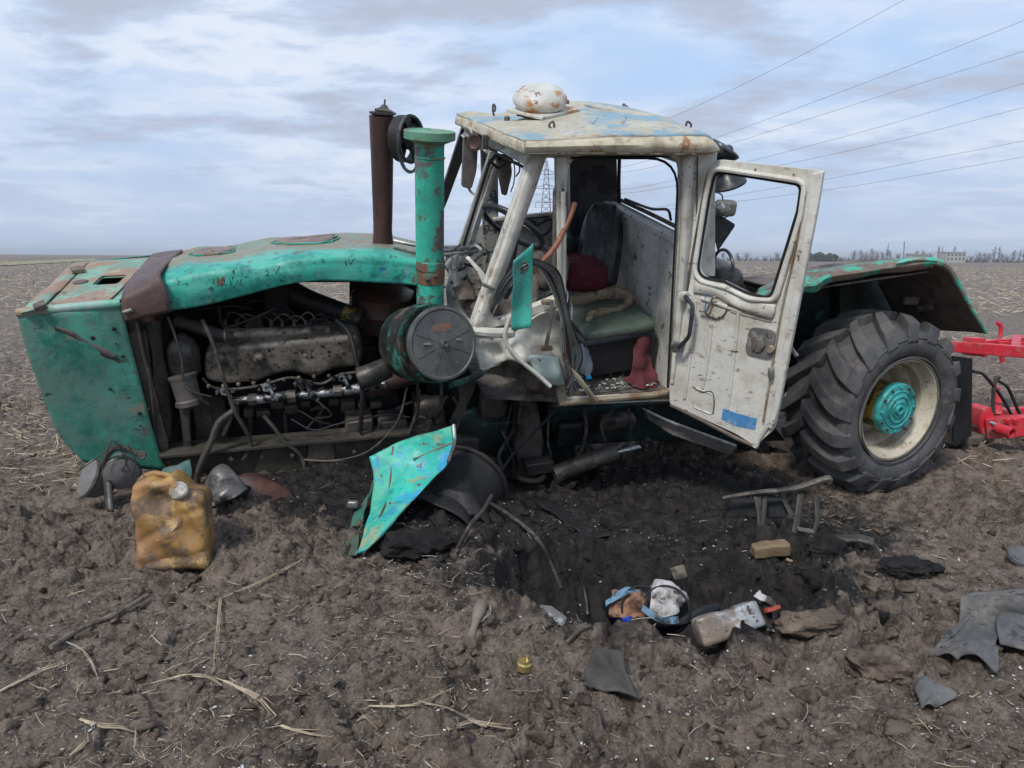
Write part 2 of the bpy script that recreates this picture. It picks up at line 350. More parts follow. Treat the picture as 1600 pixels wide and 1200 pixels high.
def sheet(rows, nu=24, nv=16, dent=.0, dscale=3., seed=0., dent2=0., d2scale=12., linear=False):
    R0 = [catmull(r, nu) if not linear else [V(r[min(int(i/nu*(len(r)-1)), len(r)-2)]).lerp(V(r[min(int(i/nu*(len(r)-1)), len(r)-2)+1]), i/nu*(len(r)-1)-min(int(i/nu*(len(r)-1)), len(r)-2)) for i in range(nu+1)] for r in rows]
    cols = [catmull([r[i] for r in R0], nv) for i in range(nu+1)]
    vs = []
    for i in range(nu+1):
        for j in range(nv+1):
            p = cols[i][j].copy()
            if dent:
                d1 = cols[min(i+1, nu)][j]-cols[max(i-1, 0)][j]; d2 = cols[i][min(j+1, nv)]-cols[i][max(j-1, 0)]
                nn = d1.cross(d2); nn = nn.normalized() if nn.length > 1e-9 else V((0, 0, 0))
                q = p*dscale + V((seed, seed*1.7, 3))
                p += nn*(mnoise.noise(q)*dent + mnoise.noise(p*d2scale+V((seed, 1, 2)))*dent2)
            vs.append(p)
    fs = [(i*(nv+1)+j, (i+1)*(nv+1)+j, (i+1)*(nv+1)+j+1, i*(nv+1)+j+1) for i in range(nu) for j in range(nv)]
    return vs, fs
def rbox(c, x, y, z, r=.25, n=8, dent=0., dscale=4., seed=0., fn=None):
    """rounded box; x, y, z are half-axis vectors; r = rounding share of the smallest half"""
    c, x, y, z = V(c), V(x), V(y), V(z); lx, ly, lz = x.length, y.length, z.length
    ux, uy, uz = x/lx, y/ly, z/lz; rad = min(lx, ly, lz)*r
    bm = bmesh.new(); bmesh.ops.create_cube(bm, size=2); bmesh.ops.subdivide_edges(bm, edges=bm.edges[:], cuts=n, use_grid_fill=True)
    vs = []
    for v in bm.verts:
        q = V((v.co.x*lx, v.co.y*ly, v.co.z*lz))
        inn = V((max(-lx+rad, min(lx-rad, q.x)), max(-ly+rad, min(ly-rad, q.y)), max(-lz+rad, min(lz-rad, q.z))))
        d = q-inn
        if d.length > 1e-9: q = inn + d.normalized()*min(rad, d.length)
        nn = q.normalized()
        if fn: q = fn(q, lx, ly, lz)
        p = c + ux*q.x + uy*q.y + uz*q.z
        if dent: p += (ux*nn.x+uy*nn.y+uz*nn.z)*mnoise.noise(p*dscale+V((seed, seed, seed)))*dent
        vs.append(p)
    fs = [tuple(v.index for v in f.verts) for f in bm.faces]; bm.free()
    return vs, fs
def ico(c, r, sub=2, s=(1, 1, 1), dent=.3, ds=1.3, seed=0.):
    bm = bmesh.new(); bmesh.ops.create_icosphere(bm, subdivisions=sub, radius=1)
    vs = []
    for v in bm.verts:
        k = 1+mnoise.noise(v.co*ds+V((seed, 2*seed, 0)))*dent + mnoise.noise(v.co*ds*3+V((seed, 0, seed)))*dent*.4
        vs.append(V(c)+V((v.co.x*s[0]*r*k, v.co.y*s[1]*r*k, v.co.z*s[2]*r*k)))
    fs = [tuple(v.index for v in f.verts) for f in bm.faces]; bm.free()
    return vs, fs
def Ts(l): return [T(*p) for p in l]
def Rs(l): return [R(*p) for p in l]

# ------------------------------------------------------------------ ground
_P = rng.random((256, 256)); _J = rng.random((256, 256, 2))
def vnoise(x, y):
    xi = np.floor(x).astype(int); yi = np.floor(y).astype(int); fx = x-xi; fy = y-yi
    fx = fx*fx*(3-2*fx); fy = fy*fy*(3-2*fy)
    a = _P[xi & 255, yi & 255]; b = _P[(xi+1) & 255, yi & 255]; c = _P[xi & 255, (yi+1) & 255]; d = _P[(xi+1) & 255, (yi+1) & 255]
    return (a*(1-fx)+b*fx)*(1-fy) + (c*(1-fx)+d*fx)*fy - .5
def fbm(x, y, o=4, g_=.5):
    s = 0; a = 1
    for i in range(o):
        s = s + a*vnoise(x*2**i+i*17.3, y*2**i+i*9.1); a *= g_
    return s
def worley(x, y, sd=0):
    xi = np.floor(x).astype(int); yi = np.floor(y).astype(int); best = np.full(x.shape, 9.); idv = np.zeros(x.shape); sec = np.full(x.shape, 9.)
    fac = np.zeros(x.shape)
    for dx in (-1, 0, 1):
        for dy in (-1, 0, 1):
            cx = xi+dx; cy = yi+dy; j = _J[(cx+sd) & 255, (cy+sd*3) & 255]; ox = x-cx-j[..., 0]; oy = y-cy-j[..., 1]
            d = ox*ox+oy*oy; m = d < best
            t1 = _P[(cx+sd+31) & 255, cy & 255]-.5; t2 = _P[(cx+sd+77) & 255, (cy+13) & 255]-.5
            sec = np.where(m, best, np.minimum(sec, d)); idv = np.where(m, _P[(cx+sd) & 255, cy & 255], idv); fac = np.where(m, t1*ox+t2*oy, fac); best = np.where(m, d, best)
    return np.sqrt(best), np.sqrt(sec), idv, fac
CR = (.70, 3.66, .80, .60)
def gheight(x, y, fine=True):
    x = np.asarray(x, float); y = np.asarray(y, float)
    dist = np.sqrt(x*x+y*y)
    h = .035*fbm(x/.9, y/.9, 3) + .15*fbm(x/9+5, y/9, 2)*np.clip((dist-8)/20, 0, 1)
    wx = x+.10*fbm(x*2, y*2+7, 3); wy = y+.10*fbm(x*2+11, y*2, 3)
    r = np.sqrt(((wx-CR[0])/CR[2])**2 + ((wy-CR[1])/CR[3])**2)
    h = h - .62*np.clip(1-r**2.6, 0, 1)**.70 + .06*np.exp(-((r-1.14)/.15)**2)*np.clip((CR[1]+.2-y)/.3, 0, 1)
    r3 = np.sqrt(((wx-1.25)/.34)**2 + ((wy-3.62)/.30)**2); h = h - .20*np.clip(1-r3**2, 0, 1)
    r2 = np.sqrt(((wx-.9)/1.4)**2 + ((wy-5.0)/1.3)**2); h = h - .13*np.clip(1-r2*r2, 0, 1)
    h = h + .16*np.exp(-(((wx+1.2)/1.2)**2 + ((wy-5.0)/.55)**2)) + .05*np.exp(-(((wx+1.6)/1.5)**2 + ((wy-4.3)/.6)**2))
    h = h - .10*np.exp(-(((x-2.75)/.8)**2 + ((y-5.0)/.55)**2))
    h = h - .07*np.exp(-(((x-.87)/.22)**2 + ((y-3.0)/.11)**2))
    if fine:
        near = np.clip((26-dist)/18, 0, 1)
        am = .45+1.5*np.clip(fbm(x/.8+3, y/.8, 2)+.35, 0, 1)
        for (fq, A, sd, wq, wa_) in ((2.4, .060, 13, 4, .10), (4.6, .075, 1, 6, .060), (9.5, .046, 5, 13, .030), (21., .021, 9, 28, .013)):
            qx = x+wa_*fbm(x*wq, y*wq, 3, .65); qy = y+wa_*fbm(x*wq+4, y*wq+9, 3, .65)
            f1, f2, i1, fc = worley(qx*fq, qy*fq*1.15, sd)
            e = np.clip((f2-f1)*4.2, 0, 1); e = e*e*(3-2*e)
            h = h + near*am*A*((i1**1.8)*1.0 + fc*1.0 - .25)*(.10+.90*e)
        nr2 = np.clip((7-dist)/3, 0, 1)
        f1, f2, i1, fc = worley(x*70+.5*fbm(x*60, y*60, 2), y*74+.5*fbm(x*60+5, y*60, 2), 17)
        h = h + nr2*.0065*((i1**2)*1.2+fc*1.2)*np.clip((f2-f1)*3, 0, 1)
        rg = 1-np.abs(2*fbm(x*17, y*17, 4, .6))
        h = h + near*(.0065*fbm(x*26, y*26, 4, .6)) + near*.018*fbm(x*4, y*4, 3) - near*.006*np.clip(rg-.8, 0, 1)*3
    return h
def gh(x, y): return float(gheight(np.array([x]), np.array([y]))[0])
def G(u, v, up=0.):
    r = ray(u, v); d = np.concatenate([np.arange(1.6, 14, .01), np.geomspace(14, 900, 500)])
    z = CAM.z + r.z*d; h = gheight(r.x*d, d); k = np.argmax(z < h)
    p = CAM + r*float(d[k] if z[k] < h[k] else 1.6/max(1e-4, -r.z)); p.z = float(gheight(np.array([p.x]), np.array([p.y]))[0])+up
    return p
def npmesh(name, vs, fs, m, smooth=True, mats=None, midx=None):
    me = bpy.data.meshes.new(name); n = len(vs); k = fs.shape[1]
    me.vertices.add(n); me.vertices.foreach_set('co', np.asarray(vs, np.float32).ravel())
    me.loops.add(fs.size); me.loops.foreach_set('vertex_index', fs.ravel().astype(np.int32))
    me.polygons.add(len(fs)); me.polygons.foreach_set('loop_start', np.arange(0, fs.size, k, dtype=np.int32))
    if smooth: me.polygons.foreach_set('use_smooth', np.ones(len(fs), bool))
    me.materials.append(m)
    for x in (mats or []): me.materials.append(x)
    if midx is not None: me.polygons.foreach_set('material_index', midx.astype(np.int32))
    me.update(calc_edges=True)
    o = bpy.data.objects.new(name, me); COL.objects.link(o); return o

def soil_material():
    m = bpy.data.materials.new('ploughed soil'); m.use_nodes = True; t = m.node_tree; b = t.nodes['Principled BSDF']
    co = t.nodes.new('ShaderNodeTexCoord').outputs['Object']
    s = t.nodes.new('ShaderNodeSeparateXYZ'); t.links.new(co, s.inputs[0]); x, y = s.outputs[0], s.outputs[1]
    a = noise_(t, co, 2.2, 6, .6); bq = noise_(t, co, 11, 8, .68, (4, 1, 0)); cq = noise_(t, co, 70, 6, .7, (1, 7, 0))
    c = mixc(t, maprange(t, a, .34, .66), (.105, .080, .064), (.180, .141, .114))
    c = mixc(t, maprange(t, bq, .44, .64, 0, .8), c, (.25, .20, .16))
    c = mixc(t, maprange(t, bq, .50, .34, 0, .8), c, (.044, .033, .027))
    c = mixc(t, maprange(t, cq, .52, .66, 0, .7), c, (.27, .225, .19))
    c = mixc(t, maprange(t, cq, .48, .36, 0, .6), c, (.05, .04, .034))  # moist and dry soil tones, contrast raised in place of shading between crumbs
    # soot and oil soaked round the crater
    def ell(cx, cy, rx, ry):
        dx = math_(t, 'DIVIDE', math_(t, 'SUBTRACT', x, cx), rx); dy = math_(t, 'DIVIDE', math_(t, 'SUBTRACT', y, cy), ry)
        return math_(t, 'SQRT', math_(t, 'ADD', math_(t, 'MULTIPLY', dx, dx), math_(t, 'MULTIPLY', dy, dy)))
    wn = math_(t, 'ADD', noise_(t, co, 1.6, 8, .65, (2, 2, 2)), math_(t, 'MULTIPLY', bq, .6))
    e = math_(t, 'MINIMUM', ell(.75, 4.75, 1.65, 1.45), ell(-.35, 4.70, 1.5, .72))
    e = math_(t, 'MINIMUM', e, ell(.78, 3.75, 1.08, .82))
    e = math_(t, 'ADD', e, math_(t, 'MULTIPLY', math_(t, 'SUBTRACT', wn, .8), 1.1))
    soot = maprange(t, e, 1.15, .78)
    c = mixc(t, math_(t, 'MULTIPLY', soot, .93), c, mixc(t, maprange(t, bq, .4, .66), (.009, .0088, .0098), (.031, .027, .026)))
    # far field: dry soil and straw too small to model
    far = maprange(t, y, 7., 30.)
    st = noise_(t, co, 5, 4, .7, (9, 3, 0), (1, 1, 1)); st2 = noise_(t, co, .9, 5, .6, (3, 3, 0), (.35, 1, 1))
    c = mixc(t, math_(t, 'MULTIPLY', far, maprange(t, st, .44, .62, .1, .8)), c, (.23, .195, .17))
    c = mixc(t, math_(t, 'MULTIPLY', far, maprange(t, st2, .42, .60, 0, .5)), c, (.155, .128, .112))
    st3 = noise_(t, co, 14, 3, .6, (2, 8, 0))
    c = mixc(t, math_(t, 'MULTIPLY', maprange(t, y, 6., 12.), maprange(t, st3, .60, .68, 0, .8)), c, (.38, .33, .28))
    # worn green strip of weeds far left
    gs = math_(t, 'ADD', y, math_(t, 'MULTIPLY', x, .9))
    t.links.new(c, b.inputs['Base Color'])
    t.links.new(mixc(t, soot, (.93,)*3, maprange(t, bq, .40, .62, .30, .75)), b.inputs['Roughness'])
    b.inputs['Specular IOR Level'].default_value = .25
    bp = t.nodes.new('ShaderNodeBump'); bp.inputs['Strength'].default_value = 1.; bp.inputs['Distance'].default_value = .02
    hh = math_(t, 'ADD', noise_(t, co, 45, 10, .72), math_(t, 'MULTIPLY', bq, .8))
    t.links.new(hh, bp.inputs['Height']); t.links.new(bp.outputs[0], b.inputs['Normal'])
    return m
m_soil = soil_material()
def grid(ys, ss, z_off=0.):
    Y, S = np.meshgrid(ys, ss, indexing='ij'); X = S*(Y+1.2)
    Z = gheight(X, Y)+z_off
    vs = np.stack([X, Y, Z], -1).reshape(-1, 3); ny, nx = len(ys), len(ss)
    i = np.arange(ny-1)[:, None]*nx + np.arange(nx-1)[None, :]
    fs = np.stack([i, i+1, i+nx+1, i+nx], -1).reshape(-1, 4)
    return vs, fs
def soil():
    ss = np.concatenate([np.linspace(-1.6, -.60, 45)[:-1], np.linspace(-.60, .60, 860), np.linspace(.60, 1.6, 45)[1:]])
    ys = np.concatenate([np.linspace(.4, 1.7, 30)[:-1], np.geomspace(1.7, 8.5, 690)])
    ys2 = np.concatenate([ys, np.geomspace(8.5, 9000, 150)[1:]])
    vs, fs = grid(ys2, ss)
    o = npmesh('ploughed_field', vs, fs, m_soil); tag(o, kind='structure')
    # the field goes on beside and behind the place the picture is taken from
    far = 9000; e = 1.6
    q = [(-far, -far), (far, -far), (far, .4), (-far, .4)]
    bm = bmesh.new()
    xs = [-far, -300, -60, -20, -8, -3.5, 0, 3.5, 8, 20, 60, 300, far]; yy = [-far, -300, -60, -20, -8, -3, .42]
    xs2 = xs; V2 = {}
    for i, a in enumerate(xs2):
        for j, b2 in enumerate(yy): V2[i, j] = bm.verts.new((a, b2, -.02))
    for i in range(len(xs2)-1):
        for j in range(len(yy)-1): bm.faces.new((V2[i, j], V2[i+1, j], V2[i+1, j+1], V2[i, j+1]))
    for s in (-1, 1):
        a = bm.verts.new((s*1.6*1.55, .40, -.02)); b2 = bm.verts.new((s*1.6*9001, 9000, -.6)); c = bm.verts.new((s*40000, 9000, -.6)); d = bm.verts.new((s*40000, .4, -.02))
        bm.faces.new((a, b2, c, d) if s < 0 else (a, d, c, b2))
    me = bpy.data.meshes.new('outer_field'); bm.to_mesh(me); bm.free(); me.materials.append(m_soil)
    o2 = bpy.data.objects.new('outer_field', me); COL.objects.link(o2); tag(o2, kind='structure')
soil()

# loose soil: clods, straw and pale crumbs
def scatter_pts(n, d0, d1, s=.72, power=1.):
    d = d0*(d1/d0)**(rng.random(n)**power); sx = (rng.random(n)*2-1)*s
    return sx*(d+.4), d
def clods(n, d0, d1, rmin, rmax, name, m, mask=None, sub=1):
    x, y = scatter_pts(n, d0, d1)
    if mask is not None: k = mask(x, y); x, y = x[k], y[k]
    k = ~((x > .3) & (x < 1.3) & (y > 2.86) & (y < 3.6)) | (rng.random(len(x)) < (.25 if rmax < .04 else 0)); x, y = x[k], y[k]
    n = len(x); z = gheight(x, y)
    protos = []
    for s in range(10):
        vs, fs = ico((0, 0, 0), 1, sub, (1, .85, .65), .75, 1.25, s*3.1+.3)
        pa = np.array([tuple(v) for v in vs]); kk = rng.normal(size=(11, 3)); kk /= np.linalg.norm(kk, axis=1)[:, None]
        for q_ in kk: dd_ = pa@q_; cut = .22+.32*rng.random(); pa = pa-np.outer(np.maximum(dd_-cut, 0)*.97, q_)
        protos.append((pa*1.6*(1+.10*rng.normal(size=(len(pa), 1))), np.array(fs)))
    r = rmin + (rmax-rmin)*rng.random(n)**3.2; VS, FS = [], []; off = 0
    pi = rng.integers(0, 10, n)
    for s in range(10):
        k = np.where(pi == s)[0]; pv, pf = protos[s]; a = rng.random(len(k))*6.283; t = (rng.random(len(k))-.5)*1.4
        ca, sa, ct, st = np.cos(a), np.sin(a), np.cos(t), np.sin(t)
        Z0 = np.zeros_like(ca)
        Rm = np.stack([np.stack([ca, -sa*ct, sa*st], -1), np.stack([sa, ca*ct, -ca*st], -1), np.stack([Z0, st, ct], -1)], 1)
        st_ = np.stack([.8+rng.random(len(k))*.7, .8+rng.random(len(k))*.5, .6+rng.random(len(k))*.4], -1)
        P = np.einsum('kij,kvj->kvi', Rm, pv[None]*st_[:, None, :])*r[k][:, None, None]
        P += np.stack([x[k], y[k], z[k]+r[k]*.02], -1)[:, None, :]
        VS.append(P.reshape(-1, 3)); FS.append((pf[None]+(np.arange(len(k))*len(pv))[:, None, None]).reshape(-1, 3)+off); off += P.shape[0]*P.shape[1]
    o = npmesh(name, np.concatenate(VS), np.concatenate(FS), m, smooth=False)
    return tag(o, kind='stuff')
insoot = lambda x, y: (((x-.7)/1.25)**2+((y-4.3)/1.25)**2 < 1) | (((x+.3)/1.1)**2+((y-4.75)/.5)**2 < 1)
clods(5200, 1.9, 9, .004, .030, 'soil_clods', m_rock, lambda x, y: ~insoot(x, y), 1)
clods(900, 1.9, 7.5, .012, .048, 'soil_lumps', m_rock, lambda x, y: ~insoot(x, y), 2)
clods(3000, 2.9, 6.5, .004, .028, 'scorched_clods', m_rockd, insoot, 1)
clods(200, 2.9, 6.0, .018, .06, 'scorched_lumps', m_rockd, insoot, 2)
clods(420, 2.8, 5.2, .020, .062, 'crater_rim_clods', m_rockd, lambda x, y: (lambda q: (q > .95) & (q < 1.5))(np.sqrt(((x-CR[0])/CR[2])**2+((y-CR[1])/CR[3])**2)) & (y > 3.25), 2)
def slivers(x, y, ln, wd, tilt, lift, name, mats, bend=.25):
    n = len(x); z = gheight(x, y); a = rng.random(n)*math.pi*2
    dz = np.sin(tilt)*ln; dh = np.cos(tilt)*ln; dx, dy = np.cos(a), np.sin(a); nx_, ny_ = -dy, dx
    vs = np.zeros((n, 9, 3)); bz = (rng.random(n)-.5)*bend*ln
    for s, t in enumerate((-.5, 0, .5)):
        X = x+dx*dh*t + nx_*(bz if s == 1 else 0); Y = y+dy*dh*t + ny_*(bz if s == 1 else 0)
        Z = np.maximum(z + dz*(t+.5) + lift, 0*z-9) + wd*.5
        ww = wd*(.7 if s == 0 else 1. if s == 1 else .5)
        for q, (p1, p2) in enumerate(((-.5, 0), (.5, 0), (0, .55))):
            vs[:, s*3+q, 0] = X+nx_*ww*p1; vs[:, s*3+q, 1] = Y+ny_*ww*p1; vs[:, s*3+q, 2] = Z+ww*p2
    f = []
    for s in (0, 1):
        for q in range(3): f.append((s*3+q, s*3+(q+1) % 3, s*3+3+(q+1) % 3, s*3+3+q))
    f = np.array(f); fs = (f[None]+(np.arange(n)*9)[:, None, None]).reshape(-1, 4)
    mi = np.repeat(rng.integers(0, 2, n), 6)
    return tag(npmesh(name, vs.reshape(-1, 3), fs, mats[0], False, mats[1:], mi), kind='stuff')
def straw():
    x, y = scatter_pts(36000, 1.9, 9)
    dens = np.clip(.12 + .42*(x < -.1) + 1.1*vnoise(x*.9+3, y*.9) + .8*vnoise(x*3, y*3) - .5*insoot(x, y), .02, 1); k = rng.random(len(x)) < dens*.8
    x, y = x[k], y[k]; n = len(x)
    slivers(x, y, .006+.10*rng.random(n)**4.5, .0012+.0050*rng.random(n)**2.5, (rng.random(n)-.4)*.6, .004+0*x, 'straw_litter', [m_straw, m_strawp])
    x, y = scatter_pts(30000, 4.8, 28, .85, .75)
    k = (rng.random(len(x)) < np.clip(.5+1.2*vnoise(x*.5, y*.5)+.35*(x < -2.2), .1, 1)*np.clip((y-4)/3, 0.15, 1)) & ~insoot(x, y) & ~((np.abs(x-.3) < 3.2) & (y < 6.6)); x, y = x[k], y[k]; n = len(x)
    slivers(x, y, .04+.19*rng.random(n)**2, .005+.014*rng.random(n)**2, (rng.random(n)-.3)*.8, .012+0*x, 'stubble_litter', [m_strawp, m_straw])
    x, y = scatter_pts(20000, 22, 200, .9, .85); n = len(x)
    slivers(x, y, .10+.35*rng.random(n)**2+y*.002, .02+.04*rng.random(n)**2+y*.0003, (rng.random(n)-.3)*.6, .03+0*x, 'far_stubble_litter', [m_strawp, m_straw])
straw()
def crumbs():
    n = 13000; x, y = scatter_pts(n, 1.9, 6.5); k = rng.random(n) < np.clip(.20+.85*np.exp(-(((x-.5)/1.3)**2+((y-3.9)/1.2)**2))+.9*vnoise(x*2, y*2)+.9*vnoise(x*7, y*7)-.1*(x < -1), .02, 1)
    x, y = x[k], y[k]; n = len(x); z = gheight(x, y)+.004; r = .0012+.0052*rng.random(n)**4.5
    a = rng.random(n)*6.28; vs = np.zeros((n, 8, 3)); tl = (rng.random(n)-.5)*1.2; el = 1+.35*rng.random(n)
    c8 = [(-1, -1, -.35), (1, -.8, -.35), (1.1, 1, -.35), (-.7, .9, -.35), (-.9, -1, .35), (1, -1, .35), (.8, 1, .35), (-1, .8, .35)]
    for i, (p, q, s) in enumerate(c8):
        vs[:, i, 0] = x+(np.cos(a)*p*el-np.sin(a)*q/el)*r; vs[:, i, 1] = y+(np.sin(a)*p*el+np.cos(a)*q/el)*r; vs[:, i, 2] = z+(s+p*np.sin(tl))*r
    f = np.array([(0, 3, 2, 1), (4, 5, 6, 7), (0, 1, 5, 4), (1, 2, 6, 5), (2, 3, 7, 6), (3, 0, 4, 7)])
    tag(npmesh('glass_crumbs', vs.reshape(-1, 3), (f[None]+(np.arange(n)*8)[:, None, None]).reshape(-1, 4), m_shard, False), kind='stuff')
crumbs()

# ------------------------------------------------------------------ far background
def pylon():
    d = 270.; base = Q(852, 406, d); base.z = gh(base.x, base.y)-.3; top = Q(854, 246, d).z; hgt = top-base.z
    root = thing('power_pylon', base, 'tall steel lattice pylon far off, seen through the cab windows', 'pylon')
    gs = []; W = lambda t: 2.6*(1-t)**1.1+.35
    n = 16
    P = lambda t, a, b: V((base.x+a*W(t), base.y+b*W(t), base.z+hgt*t))
    for a in (-1, 1):
        for b in (-1, 1): gs.append(tube([P(i/n*.97, a, b) for i in range(n+1)], .11, 4, n, False))
    for i in range(n):
        t0, t1 = i/n*.97, (i+1)/n*.97
        for (a, b, c, e) in ((-1, -1, 1, -1), (-1, 1, 1, 1), (-1, -1, -1, 1), (1, -1, 1, 1)):
            gs.append(tube([P(t0, a, b), P(t1, c, e)], .05, 3, 1, False)); gs.append(tube([P(t1, a, b), P(t0, c, e)], .05, 3, 1, False))
    gs.append(tube([P(.9, 0, 0), V((base.x, base.y, top+.3))], .12, 4, 1, False))
    mk('lattice_tower', join(*gs), m_pylon, root, False)
    arms = []
    for v, l, r in ((272, 838, 871), (295, 833, 876), (316, 837, 872)):
        z = Q(854, v, d).z; a, b = Q(l, v, d), Q(r, v, d); a.z = b.z = z; g = []
        for e in (a, b):
            for s in (-.5, .5): g.append(tube([V((base.x, base.y+s, z)), e], .10, 3, 1, False)); g.append(tube([V((base.x, base.y+s, z+1.6)), e], .07, 3, 1, False))
            g.append(tube([e, e-V((0, 0, 1.9))], .09, 5, 1, False))
        mk('crossarm', join(*g), m_pylon, root, False); arms.append((a-V((0, 0, 1.9)), b-V((0, 0, 1.9))))
    return base, arms
pb, arms = pylon()
def wires():
    # the line runs from the pylon towards the right of the camera; ground track of the wires
    g0 = V((pb.x, pb.y, 0)); g1 = V((95., 118., 0)); dirn = (g1-g0).normalized()
    def at(u, v, off=0.):
        r = ray(u, v); n = V((dirn.y, -dirn.x, 0)); o = g0+n*off
        t = (o-CAM).dot(n)/r.dot(n); return CAM+r*t
    side = {0: 0., 1: 3.6, -1: -3.6}
    L = [(0, [(1040, 187), (1225, 100), (1412, 0), (1560, -82)], (900, 236), 'highest of the overhead wires, faint earth wire above the cab'),
         (1, [(1019, 249), (1120, 215), (1350, 130), (1600, 32), (1800, -50)], (940, 268), 'overhead wire that leaves the picture highest on the right side'),
         (-1, [(970, 270), (1054, 253), (1150, 222), (1370, 152), (1600, 80), (1850, 0)], (905, 275), 'second overhead wire from the top at the right side'),
         (1, [(973, 296), (1061, 280), (1180, 250), (1390, 194), (1600, 130), (1850, 60)], (920, 298), 'third overhead wire from the top at the right side'),
         (-1, [(976, 302), (1057, 290), (1235, 255), (1420, 214), (1600, 168), (1850, 110)], (905, 302), 'fourth overhead wire from the top at the right side'),
         (1, [(973, 328), (1061, 319), (1290, 280), (1450, 249), (1600, 220), (1850, 170)], (920, 325), 'fifth overhead wire from the top, above the lowest one'),
         (-1, [(985, 329), (1058, 325.6), (1290, 297), (1450, 271), (1600, 245), (1850, 202)], (905, 323), 'lowest of the overhead wires, crossing the open door window')]
    st = [V((pb.x, pb.y, Q(854, 246, 270).z))] + [arms[i][s] for i in range(3) for s in (1, 0)]
    for (s, pts, nearp, lab), a in zip(L, st):
        P = [a, at(*nearp, side[s])] + [at(u, v, side[s]) for u, v in pts]
        rr = [.060, .05, .040, .034, .03]
        o = mk('overhead_wire', tube(P, rr, 4, 60), m_cond, None, False)
        tag(o, lab, 'power line', 'overhead wires of the power line')
wires()
def tree_mesh(seed, hgt, slim=1.):
    random.seed(seed); tr = [tube([V((0, 0, 0)), V((.1, 0, hgt*.5)), V((0, .1, hgt))], [hgt*.022, hgt*.014, hgt*.004], 4, 4)]; cr = []
    for i in range(46):
        t = .18+.8*random.random(); a = random.random()*6.28; l = hgt*(.34*slim)*(1.15-t)*(.6+random.random()*.7)
        p = V((0, 0, hgt*t)); e = p+V((math.cos(a)*l, math.sin(a)*l, l*(.8+random.random()*.9)))
        cr.append(tube([p, p.lerp(e, .5)+V((0, 0, -.05*l)), e], [hgt*.008, hgt*.005, hgt*.003], 3, 2))
        for k in range(3):
            q = p.lerp(e, .4+.5*random.random()); b = random.random()*6.28; l2 = l*.5
            cr.append(tube([q, q+V((math.cos(b)*l2*.6, math.sin(b)*l2*.6, l2))], [hgt*.0045, hgt*.0025], 3, 1, False))
    return join(*tr), join(*cr)
